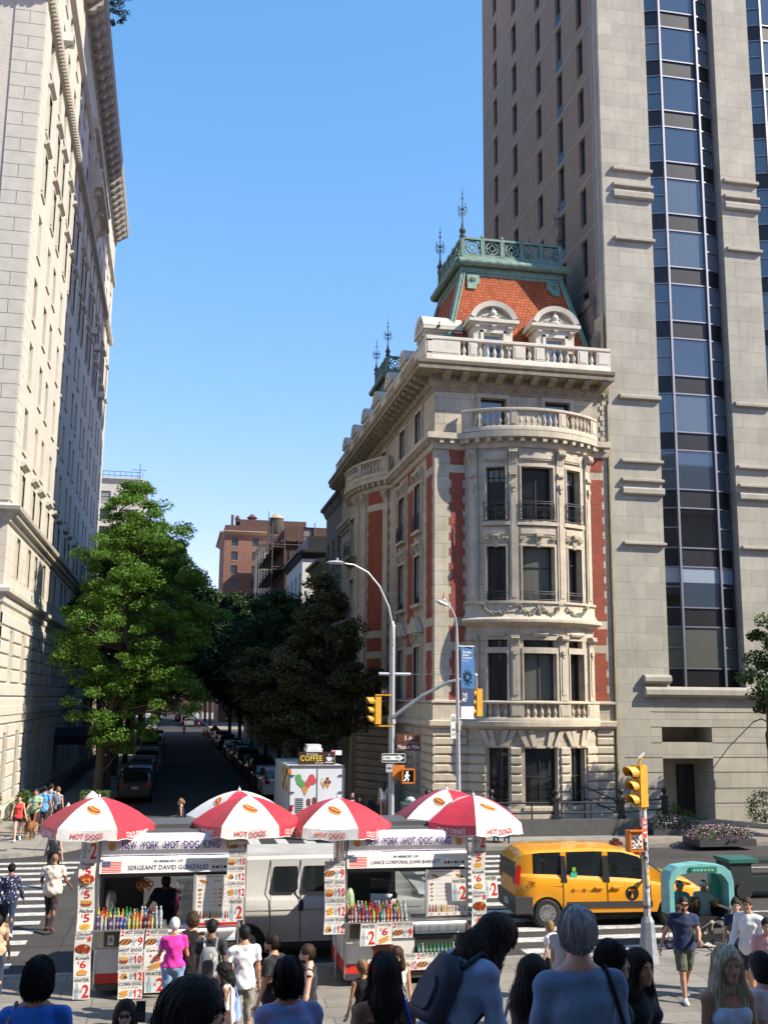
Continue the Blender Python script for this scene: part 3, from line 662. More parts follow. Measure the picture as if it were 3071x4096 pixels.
# ---- mansard pavilions
ROOF = MB()
def pav(x0, x1, y0, y1, X0, X1, Y0, Y1, zb, zt):
    CP = MB()
    a = [(x0, y0, zb), (x1, y0, zb), (x1, y1, zb), (x0, y1, zb)]; b = [(X0, Y0, zt), (X1, Y0, zt), (X1, Y1, zt), (X0, Y1, zt)]
    i = [ROOF.P(p) for p in a+b]
    for q in ((0, 1, 5, 4), (1, 2, 6, 5), (2, 3, 7, 6), (3, 0, 4, 7), (4, 5, 6, 7)): ROOF.idx([i[k] for k in q])
    for k in range(4):
        A = Vector(a[k]); B = Vector(b[k]); CP.bar(A, B, .34, .12, up=(0, 0, 1)); CP.tube([A+Vector((0, 0, .08)), B+Vector((0, 0, .05))], .09, 8)
    # upper border band and corner blocks on the slopes
    for k in range(4):
        A = Vector(b[k]); B = Vector(b[(k+1) % 4]); a0 = Vector(a[k]); dn = (a0-A).normalized(); CP.bar(A-Vector((0, 0, .22)), B-Vector((0, 0, .22)), .16, .42)
    zr = zt
    def roll(x0, x1, y0, y1, z, r):
        c = [(x0, y0, z), (x1, y0, z), (x1, y1, z), (x0, y1, z), (x0, y0, z)]
        for p, q in zip(c, c[1:]):
            L_ = (Vector(q)-Vector(p)).length; n = int(L_/.13); pts = []; rr = []
            for k in range(n+1):
                pts.append(Vector(p).lerp(Vector(q), k/n)); rr.append(r*(1 if k % 4 in (0, 1) else .9 if k % 4 == 2 else .97))
            CP.tube(pts, rr, 10)
    e = .28
    CP.box(X0-.12, X1+.12, Y0-.12, Y1+.12, zr-.1, zr+.2)
    roll(X0-e, X1+e, Y0-e, Y1+e, zr+.38, .21); roll(X0-.05, X1+.05, Y0-.05, Y1+.05, zr+.68, .1)
    CP.box(X0-.1, X1+.1, Y0-.1, Y1+.1, zr+.2, zr+.66)
    # pierced cresting wall of rings
    z0, z1 = zr+.75, zr+1.72
    for ri, (p, q) in enumerate((((X0, Y0), (X1, Y0)), ((X0, Y0), (X0, Y1)), ((X1, Y0), (X1, Y1)), ((X0, Y1), (X1, Y1)))):
        p = Vector((*p, 0)); q = Vector((*q, 0)); L_ = (q-p).length; d = (q-p).normalized(); n = max(2, round(L_/1.0))
        sd = ri in (1, 2); e_ = d*(.1 if sd else -.1); CP.bar(p+e_+Vector((0, 0, z0+.06)), q-e_+Vector((0, 0, z0+.06)), .16, .2); CP.bar(p+e_+Vector((0, 0, z1)), q-e_+Vector((0, 0, z1)), .2, .12)
        for k in range(1 if sd else 0, n if sd else n+1): CP.bar(p+d*(L_*k/n)+Vector((0, 0, z0)), p+d*(L_*k/n)+Vector((0, 0, z1-.062)), .196)
        for k in range(n):
            c = p+d*(L_*(k+.5)/n)+Vector((0, 0, (z0+z1)/2+.05))
            for rr, tt in ((.32, .05), (.15, .04)): CP.tube([c+d*rr*math.cos(t*math.pi/8)+Vector((0, 0, rr*math.sin(t*math.pi/8))) for t in range(17)], tt, 6)
            for an in (0, .5, 1, 1.5):
                v = d*math.cos(an*math.pi)+Vector((0, 0, math.sin(an*math.pi))); CP.bar(c+v*.15, c+v*.45, .05)
            for s in (-1, 1):
                for zz in (-.25, 0, .25): CP.bar(c+d*s*.38+Vector((0, 0, zz-.08)), c+d*s*.38+Vector((0, 0, zz+.08)), .05)
        for k in range(1, n): CP.lathe([(.05, 0), (.09, .06), (.06, .14), (.02, .22)], p+d*(L_*k/n)+Vector((0, 0, z1+.06)), 8)
    CP.build('copper_trim', COPP, man, 40, **WK)
    # finials
    for x, y in ((X0, Y0), (X1, Y0), (X0, Y1), (X1, Y1)):
        F = MB(); z = z1+.05
        F.lathe([(.16, 0), (.16, .1), (.09, .16), (.17, .3), (.17, .38), (.08, .5), (.05, .75)], (x, y, z), 10)
        F.tube([(x, y, z+.6), (x, y, z+2.0), (x, y, z+2.72)], [.035, .022, .008], 6)
        F.ball((x, y, z+1.18), .05, 8); F.ball((x, y, z+1.5), .07, 8); F.ball((x, y, z+2.05), .04, 8)
        for an in range(4):
            c, s = math.cos(an*math.pi/2+.4), math.sin(an*math.pi/2+.4)
            for zc, r0, sg in ((1.38, .15, 1), (1.62, .13, -1), (1.2, .09, 1)):
                F.tube([(x+c*(.02+r0+r0*math.cos(t)), y+s*(.02+r0+r0*math.cos(t)), z+zc+sg*r0*math.sin(t)) for t in [math.pi-k*.55 for k in range(9)]], .016, 4)
            F.tube([(x, y, z+2.0), (x+c*.08, y+s*.08, z+2.12), (x+c*.11, y+s*.11, z+2.06)], .01, 4); F.tube([(x, y, z+2.25), (x+c*.06, y+s*.06, z+2.36)], .01, 4)
        F.build('finial', COPP if 0 else mat('dark verdigris iron', (.045, .06, .06), .5, var=.4, vs=6), man, **WK)
pav(11.75, 19.45, 45.75, 53.2, 13.2, 18.3, 47.45, 52.0, 21.0, 26.5)
pav(11.75, 19.45, 63.5, 72.3, 13.2, 18.3, 66.3, 70.4, 21.0, 26.5)
i = [ROOF.P(p) for p in ((11.9, 52.8, 21), (11.9, 64, 21), (13.0, 64, 24.3), (13.0, 52.8, 24.3), (19.3, 52.8, 24.3), (19.3, 64, 24.3), (19.4, 52.8, 21), (19.4, 64, 21))]
ROOF.idx((i[0], i[1], i[2], i[3])); ROOF.idx((i[3], i[2], i[5], i[4])); ROOF.idx((i[4], i[5], i[7], i[6]))
ROOF.build('roof', TILE, man, **WK)
# front slope border with round bosses
CP = MB()
def sl(x, t, o=.06):   # point on the front slope, t 0 base..1 top
    y = 45.75+(47.45-45.75)*t; z = 21+5.5*t; return (x, y-o*.95, z+o*.3)
for s, xa, xb in ((1, 13.12, 12.0), (-1, 18.35, 19.2)):
    x0 = 13.2+.18 if s > 0 else 18.3-.18
    q = [(x0, .96), (x0+s*.62, .96), (x0+s*.62, .86), (x0+s*.5, .85), (x0+s*.36, .80), (x0-s*.05, .80)]
    CP.prism(q, lambda p, t: sl(p[0], p[1], .02+.07*t)); c = sl(x0+s*.24, .885, .1)
    CP.tube([(c[0]+.15*math.cos(k*math.pi/6), c[1], c[2]+.15*math.sin(k*math.pi/6)) for k in range(13)], .035, 6); CP.ball(c, .08, 8)
CP.build('corner_boss', COPP, man, 40, **WK)
# dormers -------------------------------------------------------------------
def dormer(f, u, base=21.2, back=1.6, s=1., fr=0., dz=0.):
    f0 = f; f = lambda a, b, c: f0(a, b, c+dz)
    D = MB(); d = lambda a, b, c, e, z0, z1: fbox(D, f, u+a*s, u+b*s, c+fr, e+fr, z0, z1)
    d(-.95, -.48, -back, .1, base, 23.0); d(.48, .95, -back, .1, base, 23.0); d(-.48, .48, -back, .1, 22.5, 23.0); d(-.48, .48, -back, -.2, base, 22.5)
    d(-.62, -.48, .1, .16, base, 22.62); d(.48, .62, .1, .16, base, 22.62); d(-.62, .62, .1, .16, 22.5, 22.64)
    d(-1.22, 1.22, -back, .34, 22.98, 23.14); d(-1.08, 1.08, -back, .22, 22.86, 22.98)
    console(lambda a, b, c: f(a, b+fr, c), u, 22.86, .36, .22, .3, D)
    for sd in (-1, 1): console(lambda a, b, c: f(a, b+fr, c), u+sd*.8*s, 22.84, .5, .2, .26, D)
    n = 14; R1, R2 = 1.2*s, .95*s
    for k in range(n):
        a0 = math.pi*(.09+.82*k/n); a1 = math.pi*(.09+.82*(k+1)/n)
        def q(a, r, dd): return f(u+r*math.cos(a), dd+fr, 22.92+r*.92*math.sin(a))
        i = [D.P(p) for p in (q(a0, R2, .3), q(a1, R2, .3), q(a1, R1, .34), q(a0, R1, .34), q(a0, R2, 0), q(a1, R2, 0), q(a1, R1, -back), q(a0, R1, -back))]
        D.idx((i[0], i[1], i[2], i[3])); D.idx((i[3], i[2], i[6], i[7])); D.idx((i[0], i[4], i[5], i[1])); D.idx((i[4], i[7], i[6], i[5]))
    D.prism([(R2*math.cos(math.pi*(.09+.82*k/10)), .92*R2*math.sin(math.pi*(.09+.82*k/10))) for k in range(11)], lambda p, t: f(u+p[0], fr-.3*t, 22.92+p[1]))
    g = random.Random(3)
    D.ball(f(u, .16+fr, 23.45), (.17, .16, .2), 8); D.ball(f(u, .2+fr, 23.22), (.26, .12, .1), 8); D.ball(f(u, .14+fr, 23.7), (.1, .1, .1), 8)
    for sd in (-1, 1):
        for j in range(7): D.ball(f(u+sd*(.22+.08*j)*s, .12+fr, 23.42-.028*j+g.uniform(-.04, .04)), .07-.004*j, 6)
        D.tube([f(u+sd*(.3+.2*math.sin(t*.5)), .13+fr, 23.22+.1*math.cos(t*.8)) for t in range(9)], .03, 5)
    o = D.build('dormer', LIMEW, man, 40, **WK)
    F = MB(); fbox(F, f, u-.48*s, u+.48*s, fr-.17, fr-.15, base, 22.5); F.build('pane', mat('dormer glass', (.14, .2, .27), .08, spec=.9), o, world=True)
    F = MB(); fbox(F, f, u-.48*s, u+.48*s, fr-.15, fr-.1, 22.42, 22.5); fbox(F, f, u-.48*s, u-.4*s, fr-.15, fr-.1, base, 22.42); fbox(F, f, u+.4*s, u+.48*s, fr-.15, fr-.1, base, 22.42); fbox(F, f, u-.4*s, u+.4*s, fr-.15, fr-.11, 22.1, 22.16)
    F.build('window_frame', WFR, o, world=True)
dormer(fW, 14.05); dormer(fW, 17.12)
dormer(fN, 47.2, s=.85, dz=-.1)
for y in (51.6, 55.4, 59.2, 63.0, 67.0, 70.6): dormer(fN, y, s=.74, dz=-.2, fr=-.1)
M = MB(); M.box(19.5, 20.1, 46.4, 48, 20.9, 24.8); M.box(19.4, 20.2, 46.3, 48.1, 24.8, 25.2); M.box(19.3, 19.9, 45.7, 46.2, 20.9, 22.9)
M.ball((19.6, 45.9, 23.0), .28, 8); M.build('chimney', LIMED, man, **WK)
M = MB(); 
for x in (15.2, 16.4): M.lathe([(.22, 0), (.22, .5), (.36, .6), (.34, .8), (.1, .9)], (x, 49, 28.0), 10)
M.build('roof_vent', IRON, man, **WK)
M = MB(); M.ball((11.6, 46.0, 22.95), (.09, .17, .08), 8); M.ball((11.6, 45.83, 23.06), .05, 8); M.bar((11.6, 46.1, 22.93), (11.6, 46.34, 22.88), .07, .02); M.bar((11.6, 45.79, 23.06), (11.6, 45.73, 23.05), .015)
M.bar((11.58, 46, 22.9), (11.58, 46, 22.8), .012); M.bar((11.62, 46, 22.9), (11.62, 46, 22.8), .012)
M.build('pigeon', DGREY, None, 40, label='dark pigeon perched on the corner dormer of the mansion roof', cat='bird')
# ------------------------------------------------------------------ the tall stone tower on the avenue
tow = thing('apartment_tower', 'tall limestone tower with dark glass bays and buff brick flank, right of the mansion', 'tower', (24, 45.3, 0))
XT, ZT = 19.78, 74.0; fT = west(45.3); PX = [(XT, 22.37), (26.22, 28.2), (32.05, 34.1), (37.9, 40.6)]; FL = 2.84
g0 = [(22.37, 26.22), (28.2, 32.05), (34.1, 37.9)]
M = MB()
for i, (a, b) in enumerate(PX):
    wallop(M, fT, a, b, 5.85, ZT, [], 0); M.face([(b, 45.3, 5.85), (b, 46.1, 5.85), (b, 46.1, ZT), (b, 45.3, ZT)])
    if i: M.face([(a, 45.3, 5.85), (a, 46.1, 5.85), (a, 46.1, ZT), (a, 45.3, ZT)])
ents = [(21.9, 24.38, .151, 2.95), (21.9, 24.38, 3.65, 4.35), (29.5, 33.5, .151, 3.2)]
wallop(M, fT, XT, 40.6, .15, 5.85, ents, 1.6)
M.face([(40.6, 45.3, 0), (40.6, 66, 0), (40.6, 66, ZT), (40.6, 45.3, ZT)]); M.face([(XT, 65.6, 0), (40.6, 65.6, 0), (40.6, 65.6, ZT), (XT, 65.6, ZT)]); M.face([(XT, 45.3, ZT), (40.6, 45.3, ZT), (40.6, 65.6, ZT), (XT, 65.6, ZT)])
# end wall of the front slab
fTN = north(XT); wallop(M, fTN, 45.3, 46.15, .15, ZT, [], 0)
M.build('wall', TOWER, tow, **WK)
M = MB(); ops = []
cols = [(47.35, 48.15), (50.35, 51.2), (53.75, 54.6), (58.2, 59.1), (62.3, 63.1)]
zs_ = [8.95+FL*k for k in range(5, 21)]
for k, zt in enumerate(zs_):
    for c, (a, b) in enumerate(cols):
        if zt > 22 or c > 2: ops.append((a, b, zt-2.0, zt))
wallop(M, fTN, 46.15, 65.6, .15, ZT, ops, .22)
M.build('brick_flank', TBRICK, tow, **WK)
M = MB()
for k in range(1, 24): fbox(M, fTN, 46.15, 65.6, 0, .012, 8.95+FL*k-2.62, 8.95+FL*k-2.54)
fbox(M, fTN, 46.1, 46.2, 0, .07, .2, ZT); fbox(M, fTN, 45.62, 45.72, 0, .04, 17, ZT)
M.build('floor_joint', TLINE, tow, **WK)
for o in ops: window(fTN, o, .2, tow, [], [o[0]+.3], SASH, BLUEG, .05, kw=WK)
M = MB()
for k, zt in enumerate(zs_):
    if zt > 22: fbox(M, fTN, cols[1][0]+0, cols[1][1], 0, .015, zt-2.5, zt-2.02)
M.build('vent_panel', BLACKP, tow, **WK)
# projecting bands on the piers; dark strips painted as the shade of base grooves
for i, (a, b) in enumerate(PX[:3]):
    x0 = a+.55 if i == 0 else a-.0; x1 = b+.05
    if i: x0 = a+.12
    for z, h in ((31.65, .22), (30.8, .2), (30.3, .42), (27.95, .2), (19.85, .22), (16.7, .16), (15.78, .16), (15.25, .36), (12.75, .14)):
        M = MB(); mould(M, fT, x0, x1, [(0, z-h/2), (.12, z-h/2), (.2, z-h*.3), (.2, z+h*.3), (.14, z+h/2), (0, z+h/2+.03)]); M.build('stone_band', TOWERS, tow, **WK)
M = MB(); mould(M, fT, XT+1.3, 22.37, [(0, 6.3), (.2, 6.3), (.28, 6.4), (.28, 6.58), (.2, 6.66), (0, 6.7)]); M.build('stone_band', TOWERS, tow, **WK)
M = MB(); mould(M, fT, XT+1.3, 40.6, [(0, 5.66), (.22, 5.7), (.32, 5.8), (.32, 6.02), (.24, 6.12), (0, 6.16)]); M.build('stone_band', TOWERS, tow, **WK)
M = MB()
for z in (5.02, 4.34, 3.64, 2.99, 2.33, 1.62, .96):
    e = [(XT+1.6, 40.6)] if z > 4.5 else [(XT+1.6 if z > 3 else XT+.3, 21.88), (24.4, 29.4 if z < 3.3 else 40.6)] + ([(33.6, 40.6)] if z < 3.3 else [])
    for a, b in e: fbox(M, fT, a, b, 0, .006, z-.02, z+.02)
M.build('groove_shade', mat('groove shade stone', (.10, .09, .075), .9), tow, **WK)
M = MB(); fbox(M, fT, 23.3, 24.2, -1.62, -1.54, .2, 2.6); fbox(M, fT, 23.36, 23.74, -1.54, -1.5, .3, 2.4); fbox(M, fT, 23.78, 24.14, -1.54, -1.5, .3, 2.4); M.build('service_door', BLK, tow, **WK)
M = MB(); M.box(21.9, 24.38, 46.88, 46.9, .15, 4.35); M.build('recess_back', TOWERS, tow, **WK)
M = MB(); M.box(29.5, 33.5, 46.7, 46.8, .15, 3.2); M.build('lobby_glass', GLASSD, tow, **WK)
# glass bays: a wide middle light with a canted side light each side
rg = random.Random(11)
SKYG = [BLUEG, mat('tower glass over blind', (.10, .13, .16), .06, spec=1.), mat('dark tower glass', (.008, .01, .012), .03, spec=1.)]
for gi, (a, b) in enumerate(g0[:2]):
    W_ = b-a; m1, m2 = a+W_*.24, a+W_*.77
    yy = {'a': 45.95, 'm': 45.62}
    P = [(a, 45.95), (m1, 45.62), (m2, 45.62), (b, 45.95)]
    nk = 20
    A_ = MB()
    for k in range(nk):
        zt = 8.95+FL*k; zlo = zt-1.93
        for j in range(3):
            p, q = P[j], P[j+1]; dd = Vector((q[0]-p[0], q[1]-p[1])); nn = Vector((dd.y, -dd.x)).normalized()
            G = MB(); G.face([(p[0], p[1], zlo), (q[0], q[1], zlo), (q[0], q[1], zt), (p[0], p[1], zt)])
            mt = SKYG[2] if k in (1, 2) and rg.random() < .7 else SKYG[rg.choice((0, 0, 1))] if k < 9 else SKYG[rg.choice((0, 0, 0, 1))]
            if k == 0: mt = GLASSG
            G.build('window', mt, tow, **WK)
            if k == 1: 
                BL = MB(); BL.face([(p[0]+nn.x*.01, p[1]+nn.y*.01, zt-.75), (q[0]+nn.x*.01, q[1]+nn.y*.01, zt-.75), (q[0]+nn.x*.01, q[1]+nn.y*.01, zt-.02), (p[0]+nn.x*.01, p[1]+nn.y*.01, zt-.02)]); BL.build('window_blind', mat('blue grey blind', (.25, .30, .36), .5), tow, **WK)
            S = MB(); S.hexa([(p[0], p[1], zt+.0), (q[0], q[1], zt), (q[0], q[1]+.1, zt), (p[0], p[1]+.1, zt), (p[0], p[1], zt+FL-1.93), (q[0], q[1], zt+FL-1.93), (q[0], q[1]+.1, zt+FL-1.93), (p[0], p[1]+.1, zt+FL-1.93)])
            S.build('spandrel', BLACKP, tow, **WK)
            for z in (zlo, zt)+((zt-.95,) if j != 1 else ()):
                A_.bar((p[0]+nn.x*.03, p[1]+nn.y*.03, z), (q[0]+nn.x*.03, q[1]+nn.y*.03, z), .06, .06)
        if k == 0:
            for j in range(3):
                p, q = P[j], P[j+1]; S = MB(); S.hexa([(p[0], p[1], 5.9), (q[0], q[1], 5.9), (q[0], q[1]+.1, 5.9), (p[0], p[1]+.1, 5.9), (p[0], p[1], zlo), (q[0], q[1], zlo), (q[0], q[1]+.1, zlo), (p[0], p[1]+.1, zlo)]); S.build('spandrel', BLACKP, tow, **WK)
    for x in (m1, m2): A_.box(x-.05, x+.05, 45.48, 45.64, 5.95, 70)
    A_.box(a, a+.05, 45.85, 45.95, 5.95, 70); A_.box(b-.05, b, 45.85, 45.95, 5.95, 70)
    A_.build('mullion', ALU, tow, **WK)
M = MB(); M.box(XT+.3, 40.3, 46.1, 65.3, 5.9, ZT-.3); M.build('interior', _mc['dark room'], tow, **WK)
# lantern hung on a scroll bracket whose shadow lies on the tower base
M = MB(); M.tube([(26.5, 45.3, 4.6), (26.5, 44.6, 4.75), (26.5, 44.1, 4.6), (26.5, 43.9, 4.35)], .03, 6); M.lathe([(.05, .0), (.22, -.12), (.28, -.25), (.24, -.9), (.1, -1.05), (.02, -1.15)], (26.5, 43.9, 4.35), 6)
M.build('wall_lantern', IRON, None, label='black iron lantern hung on a bracket from the tower base', cat='lantern')
# ------------------------------------------------------------------ the great apartment house on the left
lb = thing('apartment_house', 'twelve storey pale limestone apartment house with heavy bracketed cornice on the left corner', 'apartment building', (-6.95, 44.6, 0))
XL, YL, YE = -6.95, 44.6, 92.5; fL = south(XL); fLw = west(YL); ZC = 46.4; ZTOP = 47.7
M = MB(); lo = []; hi = []
ycols = [47.1, 50.7, 53.2, 56.6]; y = 59.4
while y < 90: ycols.append(y); ycols.append(y+2.4 if y+2.4 < 90.8 else y); y += 6.1
ycols = sorted(set(ycols))
for r_ in range(10):
    zt = 14.9+3.05*r_+.1
    for yc in ycols: hi.append((yc-.1, yc+.95, zt-1.95, zt))
# one extra storey above the upper string
for yc in ycols: hi.append((yc-.1, yc+.95, 45.6-1.7, 45.6)) if False else None
M = MB(); wallop(M, fL, YL+1.3, YE-1.2, 13.2, ZC+1, hi, .28); M.build('wall', LBBR, lb, **WK)
M = MB()
for yc in ycols:
    lo += [(yc-.1, yc+.95, 10.5, 12.2)]
    lo += [(yc-.1, yc+.95, 6.2, 8.2)]
    lo += [(yc-.1, yc+1.1, .9, 3.9)]
wallop(M, fL, YL, YE, 0, 13.2, lo, .4); wallop(M, fLw, -26, XL, 0, 13.2, [], 0); M.build('base_wall', LBST, lb, **WK)
for f, a, b in ((fL, YL, YL+1.28), (fLw, XL-1.3, XL), (fL, YE-1.28, YE)):   # quoins on the corners, raised blocks
    M = MB()
    for k in range(52):
        z = 13.4+k*.62
        e = .018 if f is fL else .0
        if k % 2 and f is fLw: fbox(M, f, a, (a+b)/2-.012, 0, .05, z, z+.595); fbox(M, f, (a+b)/2+.012, b+e, 0, .05, z, z+.595)
        else: fbox(M, f, a, b+e, 0, .05, z, z+.595)
    M.build('quoin', LBSM, lb, **WK)
M = MB(); wallop(M, fLw, -26, XL, 13.2, ZC+1, [(x, x+1.1, 13.05+3.05*k, 15+3.05*k) for x in (-11, -14.5, -18, -22) for k in range(10)], .25)
wallop(M, fL, YL, YL+1.3, 13.2, ZC+1, [], 0); wallop(M, fL, YE-1.2, YE, 13.2, ZC+1, [], 0)
M.face([(-26, YE, 0), (XL, YE, 0), (XL, YE, ZTOP), (-26, YE, ZTOP)]); M.face([(-26, YL, ZTOP), (XL, YL, ZTOP), (XL, YE, ZTOP), (-26, YE, ZTOP)]); M.build('corner_wall', LBBR, lb, **WK)
# rusticated courses of the base
M = MB()
segs_y = sorted({YL, YE} | {v for o in lo for v in (o[0]-.08, o[1]+.08)})
zc = .15
for k in range(17):
    z0 = .25+k*.575; z1 = z0+.535
    if z1 > 9.2 and z0 < 10.1: continue
    if z1 > 12.6: break
    e = [YL-.07]
    for yc in ycols:
        o = [q for q in lo if q[0] == yc-.1 and q[2] < z1+.1 and q[3] > z0-.1]
        if o: e += [o[0][0]-.06, o[0][1]+.06]
    e.append(YE)
    for a, b in zip(e[::2], e[1::2]):
        if b-a > .2: mould(M, fL, a, b, [(0, z0), (.03, z0), (.075, z0+.05), (.075, z1-.05), (.03, z1), (0, z1)])
    mould(M, fLw, -20, XL+.07, [(0, z0), (.03, z0), (.07, z0+.05), (.07, z1-.05), (.03, z1), (0, z1)])
M.build('rusticated_course', LBSM, lb, **WK)
M = MB()
def lband(z, pr, dent=False, M=M):
    mould(M, fL, YL, YE, [(d, z+h) for d, h in pr], 0, 1, 1); mould(M, lambda u, d, zz: fLw(-u, d, zz), -XL, 20, [(d, z+h) for d, h in pr], 0, 1, 1)
    if dent:
        for k in range(160):
            u = YL+.15+k*.3
            if u < YE: fbox(M, fL, u, u+.16, .1, .34, z-.22, z-.06)
        for k in range(20): fbox(M, fLw, XL-.15-k*.3-.16, XL-.15-k*.3, .1, .34, z-.22, z-.06)
lband(12.95, [(0, -.5), (.1, -.45), (.14, -.25), (.3, -.05), (.5, 0), (.55, .14), (.4, .25), (0, .3)], True)
lband(9.6, [(0, -.5), (.08, -.4), (.1, -.1), (.3, .0), (.32, .15), (.15, .25), (0, .3)])
lband(4.9, [(0, -.3), (.12, -.25), (.12, .1), (0, .15)])
lband(36.6, [(0, -.3), (.1, -.25), (.12, -.1), (.34, 0), (.36, .14), (.2, .22), (0, .25)], True)
lband(42.0, [(0, -.2), (.1, -.15), (.26, 0), (.28, .12), (0, .2)])
lband(20.9+3.05*0, [(0, -.02), (.0, -.01), (.0, .0)], False) if False else None
M.build('string_course', LIMES if 0 else LBSM, lb, **WK)
M = MB(); mc = mat('cornice weathered stone', (.34, .32, .285), .85, var=.15, vs=2, streak=.3)
def lcorn(f, mit, a, b): mould(M, f, a, b, [(0, ZC-.5), (.12, ZC-.4), (.16, ZC-.05), (1.02, ZC+.45), (1.12, ZC+.5), (1.12, ZC+.8), (1.2, ZC+.95), (1.2, ZC+1.12), (.9, ZC+1.2), (0, ZC+1.3)], 0, 1, mit)
lcorn(fL, 1, YL, YE+.3); lcorn(lambda u, d, zz: fLw(-u, d, zz), 1, -XL, 26)
k = YL+.35
while k < YE:
    mould(M, fL, k, k+.46, [(.1, ZC-.42), (.5, ZC-.4), (.62, ZC-.28), (.66, ZC-.12), (.95, ZC+.02), (1.06, ZC+.2), (1.04, ZC+.46), (.1, ZC+.46)]); k += 1.16
M.build('cornice', mc, lb, **WK)
# windows: the nearest hundred as parts, the rest as one
allw = sorted(hi+lo, key=lambda o: o[0]+abs(o[2]-14)*.4)
PSH = mat('glass before white shade', (.42, .40, .36), .25, spec=.7)
lbwin = []
for i, o in enumerate(allw[:97]):
    tall = o[3]-o[2] > 2.5
    lbwin.append(window(fL, o, .24 if not tall else .36, lb, [(o[2]+o[3])/2], [] if not tall else [(o[0]+o[1])/2], WFR if not tall else IRON, (GLASSG if i % 4 == 0 else GLASSD) if tall or i % 5 < 2 else PSH, .07, kw=WK))
F = MB()
for o in allw[97:]:
    a, b, c, d = o; g = -.24
    for (p, q, r, s) in ((a, b, c, c+.07), (a, b, d-.07, d), (a, a+.07, c+.07, d-.07), (b-.07, b, c+.07, d-.07), (a, b, (c+d)/2-.03, (c+d)/2+.03)): fbox(F, fL, p, q, g-.04, g+.05, r, s)
    F.face([fL(a, g-.01, c), fL(b, g-.01, c), fL(b, g-.01, d), fL(a, g-.01, d)], 1)
F.build('window', [WFR, PSH], lb, world=True, kind='stuff')
M = MB()
def surr(M, o):
    if o in hi:
        fbox(M, fL, o[0]-.06, o[1]+.06, 0, .07, o[2]-.14, o[2]-.002)
        if o[3] < 15.2 or 30 < o[3] < 34: archi(fL, o[0], o[1], o[2], o[3], .14, .06, 1, M); mould(M, fL, o[0]-.22, o[1]+.22, [(0, o[3]+.3), (.1, o[3]+.3), (.24, o[3]+.4), (.24, o[3]+.5), (0, o[3]+.52)])
    elif o[2] > 10: archi(fL, o[0], o[1], o[2], o[3], .1, .04, 1, M)
for o, w_ in zip(allw, lbwin):
    M = MB(); surr(M, o)
    if M.v: M.build('surround', LBSM, w_, world=True)
M = MB()
for o in allw[97:]: surr(M, o)
M.build('window_surround', LBSM, lb, world=True, kind='stuff')
M = MB(); mould(M, fL, 66.2, 73.4, [(0, 37.6), (.2, 37.7), (.5, 38.3), (1.0, 38.4), (1.0, 38.6), (.9, 38.6), (.9, 39.5), (1, 39.5), (1, 39.65), (0, 39.65)])
for y in (66.6, 69.6, 72.6): console(fL, y+.2, 38.3, .8, .4, .8, M)
M.build('stone_balcony', LBSM, lb, **WK)
M = MB()
for y in (66.5, 69.3, 72.3): fbox(M, fL, y, y+.4, 0, .3, 39.65, 42.5)
mould(M, fL, 66.2, 73.3, [(0, 42.4), (.5, 42.5), (.6, 42.7), (.3, 43.2), (0, 43.3)]); M.build('balcony_surround', LBSM, lb, **WK)
M = MB(); M.box(-25.5, XL-.5, YL+.6, YE-.5, .1, 46.8); M.build('interior', _mc['dark room'], lb, **WK)
for (y, z) in ((47.6, 40.6), (50.9, 38.4), (74.6, 31.1), (77.9, 31.0), (83.8, 29.0)):
    M = MB(); M.box(XL, XL+.5, y-.36, y+.36, z, z+.46, 0)
    for k in range(5): M.box(XL+.5, XL+.51, y-.32, y+.32, z+.05+k*.08, z+.09+k*.08, 1)
    M.bar((XL, y, z-.35), (XL+.45, y, z), .03, m=1); M.build('air_conditioner', [WFR, DGREY], lb, **WK)
# canopy over the side entrance, planting wall and railing along the flank
aw = thing('entrance_awning', 'dark navy entrance awning reaching from the apartment house over the shaded pavement', 'awning', (-5, 66.5, 0))
NAVY = mat('navy canvas', (.012, .018, .035), .8)
M = MB(); M.prism([(-1.1, 2.6), (1.1, 2.6), (1.1, 3.1), (.6, 3.6), (-.6, 3.6), (-1.1, 3.1)], lambda p, t: (-6.9+3.0*t, 68+p[0], p[1])); M.build('canopy', NAVY, aw, **WK)
for y in (67, 69): M = MB(); M.tube([(-4.0, y, .15), (-4.0, y, 2.62)], .03, 8); M.build('post', ALU, aw, **WK)
